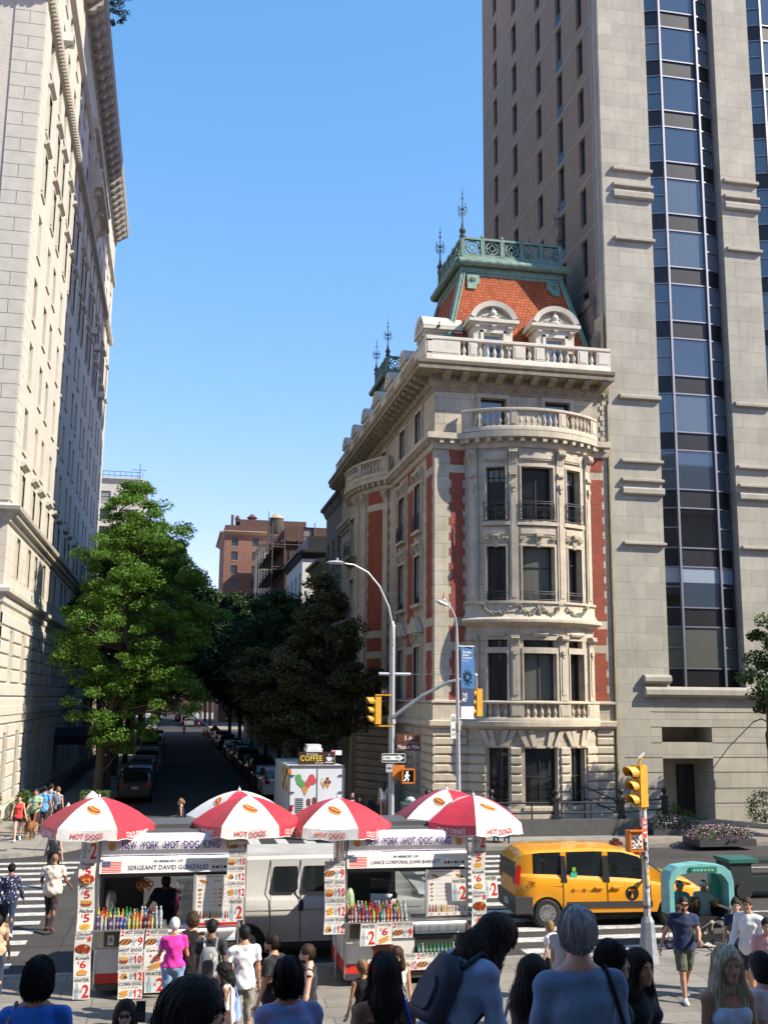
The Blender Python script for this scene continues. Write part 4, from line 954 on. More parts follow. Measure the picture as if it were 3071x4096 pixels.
# ------------------------------------------------------------------ houses behind the mansion, south side of the street
def slabhouse(name, label, cat, x0, x1, y0, y1, h, wallm, trimm, side, floors, cols_, fl=3.4, roof=None, zb=1.2, wh=2.0, ww=1.1, sash=SASH, corn=.5, front=True, glass=None):
    """terrace house or block with real openings on its street side and on the end turned to the camera"""
    t = thing(name, label, cat, ((x0+x1)/2, y0, 0)); M = MB(); f = north(x0) if side == 'n' else south(x1); ow = []
    L_ = y1-y0
    for k in range(floors):
        for c in range(cols_):
            u = y0+L_*(c+.5)/cols_; ow.append((u-ww/2, u+ww/2, zb+k*fl+.3, zb+k*fl+.3+wh))
    wallop(M, f, y0, y1, 0, h, ow, .22); fw = west(y0); of = []
    if front:
        n = max(1, int((x1-x0)/4.2))
        for k in range(floors):
            for c in range(n):
                u = x0+(x1-x0)*(c+.5)/n; of.append((u-ww/2, u+ww/2, zb+k*fl+.3, zb+k*fl+.3+wh))
    wallop(M, fw, x0, x1, 0, h, of, .22)
    xo = x1 if side == 'n' else x0
    M.face([(xo, y0, 0), (xo, y1, 0), (xo, y1, h), (xo, y0, h)]); M.face([(x0, y1, 0), (x1, y1, 0), (x1, y1, h), (x0, y1, h)]); M.face([(x0, y0, h), (x1, y0, h), (x1, y1, h), (x0, y1, h)])
    M.build('wall', wallm, t, **WK)
    M = MB(); M.box(x0+.4, x1-.4, y0+.4, y1-.4, .1, h-.3); M.build('interior', _mc['dark room'], t, **WK)
    for g_, L2 in ((f, ow), (fw, of)):
        for o in L2:
            w_ = window(g_, o, .2, t, [(o[2]+o[3])/2], [], sash, glass or (GLASSC if rg.random() < .2 else GLASSD), .06, kw=WK)
            M = MB(); fbox(M, g_, o[0]-.1, o[1]+.1, 0, .08, o[2]-.15, o[2]-.002); M.build('sill', trimm, w_, world=True)
    M = MB(); pr = [(0, h-.7), (.1, h-.6), (corn*.6, h-.2), (corn, h-.1), (corn, h+.1), (0, h+.2)]
    mould(M, f, y0, y1, pr); mould(M, fw, x0, x1, pr)
    M.build('cornice', trimm, t, **WK); return t
TAN = blocks('tan rowhouse stone', (.40, .33, .23), (.35, .29, .20), (.2, .16, .11), 1.1, .5, .01, var=.15, streak=.3)
PAINT = mat('white painted wall', (.62, .60, .56), .8, var=.08, vs=1, streak=.15)
FARB = blocks('far brown brick', (.24, .125, .085), (.20, .10, .07), (.16, .09, .06), .3, .1, .01, var=.15)
DKB = blocks('dark brick', (.11, .06, .045), (.09, .05, .04), (.07, .05, .04), .21, .07, .007, var=.15)
h1 = slabhouse('town_house', 'dark grey stone town house with heavy cornice next to the mansion on the side street', 'town house', 11.25, 24, 72.6, 80.5, 20.0, LIMED, LIMED, 'n', 5, 3)
slabhouse('town_house', 'cream rowhouse with bracketed cornice beside the dark grey town house', 'town house', 11.25, 22, 80.6, 88, 16.2, TAN, TAN, 'n', 4, 3, corn=.7)
h3 = slabhouse('town_house', 'brown brick rowhouse with steep tiled roof between cream and white houses', 'town house', 11.25, 22, 88.1, 96, 13.6, DKB, TAN, 'n', 3, 3)
M = MB(); M.prism([(11.0, 12.8), (20, 12.8), (16.5, 17.5)], lambda p, t: (p[0], 88.2+7.6*t, p[1]+1)); M.build('roof', mat('brown roof tiles', (.13, .07, .055), .8, var=.2), h3, **WK)
h4 = slabhouse('rowhouse_block', 'white painted building with black roof rail behind the rowhouses', 'building', 11.25, 24, 96.1, 110, 19.0, PAINT, IRON, 'n', 5, 4)
M = MB(); M.box(11.8, 24, 97, 110, 19.3, 20.6); M.build('roof_bulkhead', IRON, h4, **WK)
h5 = slabhouse('rowhouse_block', 'dark brick building wrapped in scaffolding on the side street', 'building', 11.25, 26, 112, 130, 22.3, DKB, DKB, 'n', 7, 4)
M = MB(); SCF = mat('rusty scaffolding', (.09, .06, .045), .7)
for x in (9.7, 11.0):
    for y in (110.6, 114, 118, 122, 126, 130): M.tube([(x, y, .15), (x, y, 24.2)], .06, 5)
for z in [2.5+2.4*k for k in range(9)]:
    for x in (9.7, 11.0): M.tube([(x, 110.6, z), (x, 130, z)], .05, 5)
    M.tube([(9.7, 110.6, z), (16, 110.6, z)], .05, 5); M.box(9.7, 11.1, 110.6, 130, z-.3, z-.22)
for x in (12.5, 14.2, 16): M.tube([(x, 110.6, 14), (x, 110.6, 24.2)], .05, 5)
M.build('scaffolding', SCF, h5, **WK)
slabhouse('rowhouse_block', 'row of plain brick houses near the far avenue, south side', 'building', 11.25, 26, 131, 171, 17, DKB, TAN, 'n', 4, 9, front=False)
slabhouse('rowhouse_block', 'stone rowhouses behind the trees, north side of the side street', 'building', -20, -6.95, 94, 128, 17.5, LIMED, LIMED, 's', 5, 8)
slabhouse('rowhouse_block', 'brick rowhouses behind the trees nearest the far avenue, north side', 'building', -20, -6.95, 129, 171, 18.5, DKB, TAN, 's', 5, 9)
slabhouse('apartment_block', 'dark apartment block closing the far end of the side street', 'apartment building', -14, 24, 420, 440, 34, DKB, TAN, 'n', 9, 3, front=False)
fb = slabhouse('apartment_block', 'distant pale apartment block with roof terrace rail above the left trees', 'apartment building', -24, -6.95, 190, 215, 44.2, LBBR, LBSM, 's', 13, 5, fl=3.2, ww=1.8)
M = MB()
for z in (44.9, 45.6): M.tube([(-16, 190.3, z), (-7.3, 190.3, z)], .05, 5)
for x in range(-16, -6): M.tube([(x, 190.3, 44.2), (x, 190.3, 45.6)], .04, 5)
M.tube([(-7.6, 191, 44.2), (-7.6, 191, 47.4)], .06, 5); M.tube([(-9, 191, 46.2), (-6.4, 191, 46.2)], .05, 5); M.tube([(-7.0, 190.5, 42.4), (-5.6, 190.5, 42.2)], .05, 5)
M.build('terrace_rail', IRON, fb, **WK)
br = slabhouse('brick_apartment_block', 'distant brown brick apartment block with roof plant closing the side street', 'apartment building', 10.4, 30, 248, 275, 44.6, FARB, mat('far cornice', (.35, .25, .17), .8), 'n', 13, 5, fl=3.35, ww=1.5, wh=2.1, zb=.6, corn=1.1, glass=BLUEG)
M = MB(); M.box(10.5, 30, 248.2, 275, 44.7, 46.2); M.box(14, 30, 250, 270, 46, 48); M.lathe([(.5, 0), (.5, 2.2), (.7, 2.3), (.3, 3.2)], (13.5, 252, 46), 8); M.lathe([(1.0, 0), (1.0, 2.0), (1.4, 2.2), (.2, 3.2)], (17, 252, 46.5), 8); M.box(11.9, 12.5, 250, 251, 46, 49)
M.build('roof_bulkhead', DKB, br, **WK)
slabhouse('apartment_block', 'distant cream apartment block right of the brown brick one', 'apartment building', 17.5, 34, 225, 246, 38.5, mat('cream render', (.52, .45, .33), .8, var=.08), TAN, 'n', 11, 4, fl=3.3)
slabhouse('brick_apartment_block', 'red brick roof house beneath the water tank', 'apartment building', 21.5, 30, 205, 222, 38.5, FARB, TAN, 'n', 11, 3, fl=3.3)
wt = thing('water_tower', 'round wooden rooftop water tank with conical roof on the skyline', 'water tower', (20.4, 224, 38.5))
WDM = blocks('weathered tank staves', (.10, .085, .07), (.08, .068, .056), (.03, .03, .03), .18, 8, .02)
M = MB(); M.lathe([(1.55, 0), (1.62, .1), (1.5, 3.3)], (20.4, 224, 40.7), 20); M.build('tank', WDM, wt, 40, **WK)
M = MB(); M.lathe([(1.68, 3.25), (1.66, 3.35), (.1, 4.5), (.02, 4.6)], (20.4, 224, 40.7), 20); M.build('conical_roof', mat('tan tank roof', (.40, .27, .17), .7), wt, 40, **WK)
M = MB()
for a in range(4): x = 20.4+1.2*math.cos(a*1.57+.78); y = 224+1.2*math.sin(a*1.57+.78); M.tube([(x, y, 38.3), (x, y, 40.7)], .1, 6)
M.box(18.6, 22.2, 222.6, 225.4, 40.5, 40.7); M.tube([(18.6, 223, 38.4), (18.6, 223, 45.4)], .08, 5); M.build('stand', IRON, wt, **WK)
# ------------------------------------------------------------------ trees and plants
def leaf_mesh(name, C_, size, mt, seed, flatness=.6):
    """C_: (n,3) leaf centres; every leaf is a small folded diamond"""
    g = np.random.default_rng(seed); n = len(C_)
    nrm = g.normal(size=(n, 3)); nrm[:, 2] = np.abs(nrm[:, 2])+flatness; nrm /= np.linalg.norm(nrm, axis=1)[:, None]
    a = np.cross(nrm, g.normal(size=(n, 3))); a /= np.linalg.norm(a, axis=1)[:, None]; b = np.cross(nrm, a)
    s = (size*g.uniform(.6, 1.25, n))[:, None]
    v = np.empty((n, 4, 3)); v[:, 0] = C_-a*s*.5; v[:, 1] = C_+b*s*.38-nrm*s*.12; v[:, 2] = C_+a*s*.5; v[:, 3] = C_-b*s*.38-nrm*s*.12
    me = bpy.data.meshes.new(name); me.vertices.add(n*4); me.vertices.foreach_set('co', v.reshape(-1))
    me.loops.add(n*4); me.loops.foreach_set('vertex_index', np.arange(n*4, dtype=np.int32))
    me.polygons.add(n); me.polygons.foreach_set('loop_start', np.arange(0, n*4, 4, dtype=np.int32))
    me.materials.append(mt); me.update(calc_edges=True); me.validate(); return me
def tree(name, label, base, trunk, lobes, nclump, per, leaf, mt, seed, group=None, rc=.75, hole=.0):
    """trunk: [(x,y,z,r)...] relative to base; lobes: [(cx,cy,cz,rx,ry,rz,weight)] crown volumes; leaves gather in clumps at limb ends"""
    g = np.random.default_rng(seed); t = thing(name, label, 'tree', base, 0, group)
    W = np.array([l[6] for l in lobes], float); W /= W.sum(); cl = []
    while len(cl) < nclump:
        l = lobes[g.choice(len(lobes), p=W)]; d = g.normal(size=3); d /= np.linalg.norm(d); r = g.uniform(.35, 1)**.5
        cl.append(np.array(l[:3])+d*r*np.array(l[3:6]))
    cl = np.array(cl)
    M = MB(); M.tube([p[:3] for p in trunk], [p[3] for p in trunk], 10)
    tp = np.array([p[:3] for p in trunk]); tr = [p[3] for p in trunk]
    for i, c in enumerate(cl):
        if i % 2: continue
        cand = [k for k in range(len(tp)) if tp[k][2] < c[2]-.2 and k > 0] or [1]
        k = min(cand, key=lambda k: np.linalg.norm(tp[k]-c)+abs(tp[k][2]-c[2])*.3); a = tp[k]; L_ = np.linalg.norm(c-a); r0 = min(tr[k]*.55, .03+L_*.014)
        m1 = a+(c-a)*.4+np.array([g.normal()*.12*L_*.3, g.normal()*.12*L_*.3, L_*.05]); M.tube([a, m1, c], [r0, r0*.6, .012], 5, caps=False)
    M.build('trunk', BARK, t, 60)
    pts = []
    for c in cl:
        s = rc*g.uniform(.6, 1.3); n = int(per*g.uniform(.6, 1.3)); q = g.normal(size=(n, 3)); q /= np.linalg.norm(q, axis=1)[:, None]
        q *= (g.uniform(0, 1, n)**.45)[:, None]; q *= np.array([s, s, s*.55]); q[:, 2] -= (q[:, 0]**2+q[:, 1]**2)*.25; pts.append(c+q)
    link('crown', leaf_mesh('crown', np.concatenate(pts), leaf, mt, seed), t); return t
tree('ginkgo_tree', 'tall sunlit bright green tree by the kerb in front of the pale apartment house', (-3.35, 53.6, .15),
     [(0, 0, 0, .27), (.02, 0, 1.5, .22), (.1, 0, 3.0, .2), (.3, -.1, 4.2, .18), (.75, -.1, 5.6, .16), (1.0, 0, 7.5, .14), (.9, 0, 9.5, .11), (.6, 0, 12, .08), (.3, 0, 14.5, .04)],
     [(.7, -.2, 8.2, 2.8, 2.8, 3.2, 3.2), (.8, 0, 12.0, 2.3, 2.4, 2.5, 2.3), (1.1, 0, 14.6, 1.5, 1.6, 1.4, 1.1), (2.9, -.6, 8.4, 2.1, 2.0, 2.4, 1.8), (3.4, -1.2, 5.4, 1.6, 1.6, 1.7, 1.2), (.2, -.4, 5.2, 2.1, 2.1, 1.7, 1.0), (4.7, -.6, 9.4, 1.3, 1.0, .5, .5), (2.9, 0, 13.4, 1.5, 1.4, 1.0, .8), (3.1, -.4, 11.3, 1.6, 1.5, .8, .7), (-1.1, 0, 8.2, 1.2, 1.8, 2.4, .8), (1.2, -.8, 3.6, 1.6, 1.4, .7, .5)],
     440, 240, .135, LEAFA, 3, rc=.58)
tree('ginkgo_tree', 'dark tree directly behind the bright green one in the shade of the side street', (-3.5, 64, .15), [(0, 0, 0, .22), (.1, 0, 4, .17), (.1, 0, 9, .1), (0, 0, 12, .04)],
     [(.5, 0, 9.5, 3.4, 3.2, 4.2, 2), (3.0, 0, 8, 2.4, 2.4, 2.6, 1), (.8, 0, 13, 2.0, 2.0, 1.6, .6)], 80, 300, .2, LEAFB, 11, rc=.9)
bt = tree('oak_tree', 'bronze green tree in the shade beside the corner mansion, top below its balconies', (7.9, 53.0, .15), [(0, 0, 0, .2), (0, 0, 3, .16), (-.2, 0, 6, .12), (-.4, 0, 9, .06), (-.5, 0, 11, .03)],
     [(-.9, -.6, 6.0, 2.9, 2.6, 2.5, 2.4), (-.5, -.5, 8.5, 2.0, 1.8, 1.6, 1.2), (-.4, -.3, 10.6, .8, .7, 1.0, .4), (-3.1, -.4, 6.3, 2.0, 1.8, 1.8, 1.3), (1.3, -.6, 5.6, 1.2, 1.5, 1.8, .7), (-1.8, -.6, 3.9, 2.2, 1.8, 1.2, 1)], 190, 300, .16, LEAFC, 5, rc=.7)
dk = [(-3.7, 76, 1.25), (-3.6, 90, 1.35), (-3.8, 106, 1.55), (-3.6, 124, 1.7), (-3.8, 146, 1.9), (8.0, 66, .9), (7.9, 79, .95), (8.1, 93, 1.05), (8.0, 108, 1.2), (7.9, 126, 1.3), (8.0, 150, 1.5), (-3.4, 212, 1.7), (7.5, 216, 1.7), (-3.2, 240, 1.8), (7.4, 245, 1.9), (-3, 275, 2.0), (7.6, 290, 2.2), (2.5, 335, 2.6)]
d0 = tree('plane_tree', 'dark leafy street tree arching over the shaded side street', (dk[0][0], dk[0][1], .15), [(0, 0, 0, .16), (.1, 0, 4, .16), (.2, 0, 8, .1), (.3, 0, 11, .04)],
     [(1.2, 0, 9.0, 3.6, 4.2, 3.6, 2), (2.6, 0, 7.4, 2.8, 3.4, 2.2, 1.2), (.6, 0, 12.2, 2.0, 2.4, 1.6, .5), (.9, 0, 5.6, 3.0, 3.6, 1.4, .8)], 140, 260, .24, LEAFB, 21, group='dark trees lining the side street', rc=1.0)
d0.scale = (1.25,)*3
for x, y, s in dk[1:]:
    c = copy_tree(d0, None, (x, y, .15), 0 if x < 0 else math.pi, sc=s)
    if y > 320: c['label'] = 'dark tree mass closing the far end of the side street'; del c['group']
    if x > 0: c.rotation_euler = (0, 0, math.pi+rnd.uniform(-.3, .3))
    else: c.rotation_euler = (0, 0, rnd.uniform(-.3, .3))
tree('street_tree', 'green street tree cut by the right edge of the picture in front of the tower', (25.0, 39.6, .15), [(0, 0, 0, .2), (0, 0, 3, .16), (0, 0, 6, .1), (0, 0, 8.5, .04)],
     [(.2, 0, 6.9, 2.2, 2.2, 2.2, 2), (1.5, .2, 7.4, 2.0, 2.2, 2.6, 1)], 60, 360, .15, LEAFA if 0 else leafmat('maple leaves', (.07, .14, .025), .3, (.035, .075, .015)), 31, rc=.65)
# trees on the museum side, out of the picture to the right: their shade dapples the far pavement
tree('street_tree', 'green street tree by the avenue kerb beyond the right edge of the picture', (24, 37.2+2.6, .15), [(0, 0, 0, .2), (0, 0, 3, .16), (0, 0, 6, .1)], [(4.5, 0, 6.8, 2.5, 2.5, 2.2, 1)], 40, 300, .17, LEAFB, 33, rc=.8)
# little tree growing on the roof of the apartment house
tree('roof_tree', 'small wispy conifer overhanging the cornice of the apartment house', (-7.0, 62.0, 47.6), [(0, 0, 0, .05), (.2, 0, .9, .04), (.5, 0, 1.8, .02)], [(1.3, 0, 1.1, 1.1, 1.4, 1.2, 1)], 34, 60, .12, LEAFB, 41, rc=.3)
def shrub(name, label, cat, loc, r, n, leaf, mt, seed, group=None, box=None, extra=None):
    t = thing(name, label, cat, loc, 0, group); g = np.random.default_rng(seed)
    if box:
        q = g.uniform(-1, 1, (n, 3)); k = g.integers(0, 3, n); q[np.arange(n), k] = np.sign(q[np.arange(n), k])*g.uniform(.8, 1.05, n); q *= np.array(r); q[:, 2] = np.abs(q[:, 2]+r[2])
    else:
        q = g.normal(size=(n, 3)); q /= np.linalg.norm(q, axis=1)[:, None]; q *= g.uniform(.75, 1.05, n)[:, None]*(1+.12*np.sin(q[:, :1]*9+q[:, 1:2]*7)); q *= np.array(r); q[:, 2] += r[2]*.8; q = q[q[:, 2] > 0]
    link('foliage', leaf_mesh('foliage', q, leaf, mt, seed, .3), t)
    M = MB(); M.tube([(0, 0, 0), (0, 0, r[2]*.9)], [.04, .02], 6); 
    for a in range(5): M.tube([(0, 0, r[2]*.3), (r[0]*.6*math.cos(a*1.26), r[1]*.6*math.sin(a*1.26), r[2]*1.1)], [.02, .008], 4)
    M.build('stem', BARK, t)
    if extra:
        m2, frac, sz = extra; k = g.random(len(q)) < frac; link('flowers', leaf_mesh('flowers', q[k]*np.array([1.03, 1.03, 1.06]), sz, m2, seed+1, 1.5), t)
    return t
LILAC = mat('lilac petals', (.42, .26, .46), .6); PINK = mat('pink purple petals', (.50, .20, .42), .6); CREAMF = mat('cream petals', (.7, .65, .5), .6)
def planter(label, loc, sx_, sy_, h, fl, seed, name='flower_planter', wall=None):
    o = shrub(name, label, 'planter', loc, (sx_, sy_, .33), 1500, .09, LEAFD, seed, None, None, (fl, .55, .08))
    for k in kids(o): k.location = (0, 0, h-.14)
    M = MB(); M.box(-sx_*.92, sx_*.92, -sy_*.92, sy_*.92, 0, h); M.build('trough', wall or DGREY, o); return o
planter('kerbside planter overflowing with pink purple flowers', (20.6, 38.1, .157), 1.25, .75, .25, PINK, 51)
planter('bed of lilac flowers at the end of the black railing', (20.2, 41.4, .157), 1.1, .7, .25, LILAC, 52)
shrub('boxwood_bush', 'round light green bush beside the tower recess', 'bush', (21.1, 43.2, .157), (.6, .5, .6), 1100, .08, LEAFD, 53)
shrub('boxwood_bush', 'small round green bush in front of the lighter round bush', 'bush', (21.75, 42.8, .157), (.45, .4, .42), 700, .08, LEAFD, 54)
shrub('boxwood_bush', 'large dark clipped bush left of two by the tower wall', 'bush', (25.6, 43.2, .157), (.75, .7, .85), 1600, .09, LEAFB, 55)
shrub('boxwood_bush', 'large dark clipped bush right of two by the tower wall', 'bush', (27.1, 43.2, .157), (.8, .7, .85), 1600, .09, LEAFB, 56)
planter('low bed of lilac flowers by the dark clipped bushes', (27.2, 42.0, .157), .9, .3, .2, LILAC, 57)
M = MB(); M.bar((23.6, 44.4, .25), (27.8, 39.2, .25), .25, .25); M.build('bed_kerb', mat('pale bed kerb', (.38, .34, .28), .8), None, label='pale stone kerb running beside the tower entrance path', cat='kerb')
# hedge and flowers along the left building
shrub('hedge', 'bright green hedge in front of the apartment house wall at the left edge', 'hedge', (-6.9, 43.2, .157), (.5, 1.4, .75), 3200, .09, LEAFD, 58, None, True)
shrub('boxwood_bush', 'bright green clipped bush behind the man in the green shirt', 'bush', (-6.2, 50.0, .157), (.5, 1.6, .62), 2200, .09, LEAFD, 59)
shrub('flowering_plant', 'leggy plants with cream flowers along the apartment house pavement edge', 'plant', (-5.45, 46.6, .157), (.22, 1.7, .5), 900, .07, LEAFD, 60, extra=(CREAMF, .3, .08))
o = shrub('tree_planter', 'square hedge planter at the foot of the tall sunlit tree', 'planter', (-3.35, 52.2, .157), (.62, .6, .16), 900, .08, LEAFD, 61, None, True)
for k in kids(o): k.location = (0, 0, .62)
M = MB(); M.box(-.62, .62, -.6, .6, 0, .68)
for i in range(9): M.box(-.64, .64, -.62, .62, .04+i*.075, .09+i*.075) if i % 2 else None
M.build('box', mat('brown slat box', (.06, .04, .028), .8), o)
# ------------------------------------------------------------------ street furniture
def octpole(M, x, y, z0, z1, r0, r1, m=0, n=8): M.tube([(x, y, z0), (x, y, z1)], [r0, r1], n, m)
def signal_head(parent, x, y, z, face, lit=None, mt=None, sc=1.):
    """three-lens traffic signal; face: unit vector the visors point to; z is the top"""
    fx, fy = face; B = MB(); rx, ry = -fy, fx
    def T(a, b, c): return (x+(rx*a+fx*b)*sc, y+(ry*a+fy*b)*sc, z+c*sc)
    B.hexa([T(-.17, -.12, -1.06), T(.17, -.12, -1.06), T(.17, .12, -1.06), T(-.17, .12, -1.06), T(-.17, -.12, 0), T(.17, -.12, 0), T(.17, .12, 0), T(-.17, .12, 0)])
    for k in range(3): B.hexa([T(-.14, .12, -.32-.35*k), T(.14, .12, -.32-.35*k), T(.14, .15, -.32-.35*k), T(-.14, .15, -.32-.35*k), T(-.14, .12, -.05-.35*k), T(.14, .12, -.05-.35*k), T(.14, .15, -.05-.35*k), T(-.14, .15, -.05-.35*k)])
    h = B.build('signal_head', mt or YELP, parent, world=True)
    for k in range(3):
        c = -.19-.35*k; V = MB(); r = .15 if k else .165; L_ = .26 if k else .32; n = 12
        a = [math.pi*(-.18+1.36*i/n) for i in range(n+1)]
        for i in range(n):
            p, q = a[i], a[i+1]
            V.face([T(r*math.cos(p), .14, c+r*math.sin(p)), T(r*math.cos(q), .14, c+r*math.sin(q)), T(r*math.cos(q), .14+L_*(.75+.25*math.sin(q)), c+r*math.sin(q)), T(r*math.cos(p), .14+L_*(.75+.25*math.sin(p)), c+r*math.sin(p))])
        V.build('visor', mt or YELP, h, world=True)
        V = MB(); V.prism([(r*.93*math.cos(t*.524), r*.93*math.sin(t*.524)) for t in range(12)], lambda p, t: T(p[0], .15+.02*t, c+p[1])); V.build('lens', mat(('red', 'amber', 'green')[k]+' lens', ((.12, .01, .01), (.12, .06, .01), (.01, .09, .05))[k], .2), h, world=True)
    return h
def walkman(M, f, x0, z0, s, m):
    P_ = lambda a, b: f(x0+a*s, z0+b*s)
    M.prism([(.09*math.cos(t*.7854)+.5, .09*math.sin(t*.7854)+.9) for t in range(8)], lambda p, t: P_(*p), m)
    for a, b, w in (((.5, .78), (.46, .45), .13), ((.46, .45), (.62, .25), .08), ((.62, .25), (.6, .02), .07), ((.45, .45), (.34, .22), .08), ((.34, .22), (.18, .05), .07), ((.5, .74), (.3, .6), .06), ((.3, .6), (.28, .45), .05), ((.52, .74), (.66, .6), .06), ((.66, .6), (.74, .5), .05)):
        d = Vector((b[0]-a[0], b[1]-a[1])); n = Vector((-d.y, d.x)).normalized()*w/2
        M.face([P_(a[0]-n.x, a[1]-n.y), P_(b[0]-n.x, b[1]-n.y), P_(b[0]+n.x, b[1]+n.y), P_(a[0]+n.x, a[1]+n.y)], m)
# mast-arm signal pole with its long lamp arm on the far corner
PXx, PYy = 8.55, 41.4
sp = thing('traffic_signal_pole', 'tall grey corner pole with curved lamp arm, mast arm signal and street signs', 'traffic light', (PXx, PYy, .157))
M = MB(); M.tube([(PXx, PYy, .16), (PXx, PYy, 5.2), (PXx, PYy, 8.35), (PXx, PYy, 8.55)], [.125, .115, .105, .03], 8); M.tube([(PXx, PYy, 4.5), (PXx, PYy, 4.75)], .16, 8); M.tube([(PXx, PYy, .16), (PXx, PYy, .5)], [.26, .18], 8); M.build('pole', GALV, sp, **WK)
M = MB(); M.tube([(PXx, PYy-.1, 7.6), (PXx-.02, PYy-.1, 8.3), (PXx-.2, PYy-.15, 9.1), (PXx-.6, PYy-.25, 9.9), (PXx-1.1, PYy-.35, 10.45), (PXx-1.7, PYy-.5, 10.72), (PXx-2.1, PYy-.6, 10.75)], [.05, .048, .045, .042, .038, .034, .03], 8); M.build('lamp_arm', GALV, sp, **WK)
M = MB(); M.lathe([(.02, 0), (.16, .03), (.2, .1), (.12, .16), (.02, .18)], (0, 0, 0), 10); M.v = [(PXx-2.45+x*2.0, PYy-.68+y, 10.68+z*.9) for x, y, z in M.v]; M.tube([(PXx-2.4, PYy-.68, 10.82), (PXx-2.4, PYy-.68, 10.95)], .04, 6); M.build('lamp_head', mat('lamp casing', (.6, .61, .62), .35, metal=.4), sp, **WK)
M = MB(); M.tube([(PXx, PYy-.12, 4.75), (PXx+1.1, PYy-.5, 5.6), (PXx+2.1, PYy-.85, 6.15), (PXx+3.1, PYy-1.15, 6.38)], [.075, .068, .06, .05], 8); M.tube([(PXx-1.0+.45, PYy, 6.45), (PXx+.75, PYy, 6.45)], .065, 8); M.tube([(PXx+.7, PYy-.05, 6.45), (PXx+3.0, PYy-1.1, 6.46)], .012, 4); M.ball((PXx+3.1, PYy-1.15, 6.42), .09, 8); M.tube([(PXx+3.12, PYy-1.15, 6.37), (PXx+3.16, PYy-1.15, 6.1), (PXx+3.12, PYy-1.15, 5.85)], .035, 6)
M.build('mast_arm', GALV, sp, **WK)
signal_head(sp, PXx+3.2, PYy-1.15, 5.9, (-1, -.18)); signal_head(sp, PXx-.62, PYy-.1, 5.55, (-1, -.12))
M = MB()
for z in (5.62, 4.42): M.bar((PXx-.7, PYy-.1, z), (PXx, PYy-.1, z), .05)
M.build('bracket', YELP, sp, **WK)
BRN = mat('brown street sign', (.13, .035, .02), .5); WHT = mat('sign white', (.78, .78, .76), .5); BKS = mat('sign black', (.015, .015, .016), .5)
def plate(parent, name, x0, x1, z0, z1, y, mats, words, ang=0., border=None):
    """flat sign facing the camera side; words: [(text, x0, x1, z0, z1, slot, bold, shear)] in 0..1 of the plate"""
    M = MB(); ca, sa = math.cos(ang), math.sin(ang); cx = (x0+x1)/2; W_ = x1-x0; H_ = z1-z0
    f = lambda a, b, d=0.: (cx+(a-.5)*W_*ca+d*sa, y-d*ca+(a-.5)*W_*sa, z0+b*H_)
    M.prism([(0, 0), (1, 0), (1, 1), (0, 1)], lambda p, t: f(p[0], p[1], -.008*t), 0)
    if border is not None:
        e = .018
        for a, b, c, d in ((0, 1, 0, e*W_/H_*1.2), (0, 1, 1-e*W_/H_*1.2, 1), (0, e, 0, 1), (1-e, 1, 0, 1)): M.face([f(a, c, .003), f(b, c, .003), f(b, d, .003), f(a, d, .003)], border)
    for w in words:
        if w[0] == '#': M.face([f(a, b, .003) for a, b in w[1]], w[2])
        else: text(M, w[0], lambda a, b: f(a, b, .006), w[1], w[2], w[3], w[4], w[5], w[6] if len(w) > 6 else .02, w[7] if len(w) > 7 else 0)
    o = M.build(name, mats, parent, world=parent is not None); return o
plate(sp, 'street_sign', PXx+.17, PXx+1.12, 3.79, 4.11, PYy-.15, [BRN, WHT], [('5', .33, .42, .25, .8, 1, .01), ('Av', .5, .7, .25, .8, 1, .01)], border=None)
plate(sp, 'street_sign', PXx+.17, PXx+1.14, 3.47, 3.76, PYy-.15, [BRN, WHT], [('Museum', .06, .56, .22, .78, 1, .01), ('Mile', .64, .94, .22, .78, 1, .01)])
plate(sp, 'street_sign', PXx-.4, PXx-.16, 5.6, 5.85, PYy+.2, [mat('red brown sign', (.2, .03, .025), .5), WHT], [('FI', .1, .9, .2, .8, 1, .01)])
plate(sp, 'one_way_sign', PXx-.42, PXx+.52, 3.02, 3.36, PYy-.16, [BKS, WHT], [('#', [(.05, .25), (.72, .25), (.72, .12), (.95, .5), (.72, .88), (.72, .75), (.05, .75)], 1), ('ONE', .10, .36, .36, .64, 0, .01), ('WAY', .56, .8, .36, .64, 0, .01)], border=1)
plate(sp, 'small_sign', PXx-.25, PXx+.02, 2.64, 2.96, PYy-.15, [mat('grey backed sign', (.45, .46, .46), .5), DGREY], [('#', [(.15, .5), (.3, .7), (.3, .6), (.85, .55), (.85, .42), (.3, .4), (.3, .3)], 1)], border=1)
M = MB(); M.box(PXx+.02, PXx+.5, PYy-.14, PYy+.1, 2.35, 2.91)
h = M.build('pedestrian_signal', ORAP, sp, **WK)
M = MB(); f = lambda a, b, d=0: (a, PYy-.2-d, b+.65); M.box(PXx+.38, PXx+.86, PYy-.2, PYy-.02, 2.25, 2.75, 0)
for a in ((.36, .88, 2.08, 2.13), (.36, .88, 1.57, 1.62), (.36, .41, 1.6, 2.1), (.83, .88, 1.6, 2.1)): M.box(PXx+a[0], PXx+a[1], PYy-.33, PYy-.2, a[2]+.65, a[3]+.65, 0)
M.face([f(PXx+.41, 1.62, .003), f(PXx+.83, 1.62, .003), f(PXx+.83, 2.08, .003), f(PXx+.41, 2.08, .003)], 1)
walkman(M, lambda a, b: f(a, b, .01), PXx+.4, 1.65, .38, 2)
M.build('pedestrian_signal', [ORAP, BKS, mat('lit walking man', (.8, .8, .85), .4, emit=(.9, .9, 1), es=1.2)], sp, **WK)
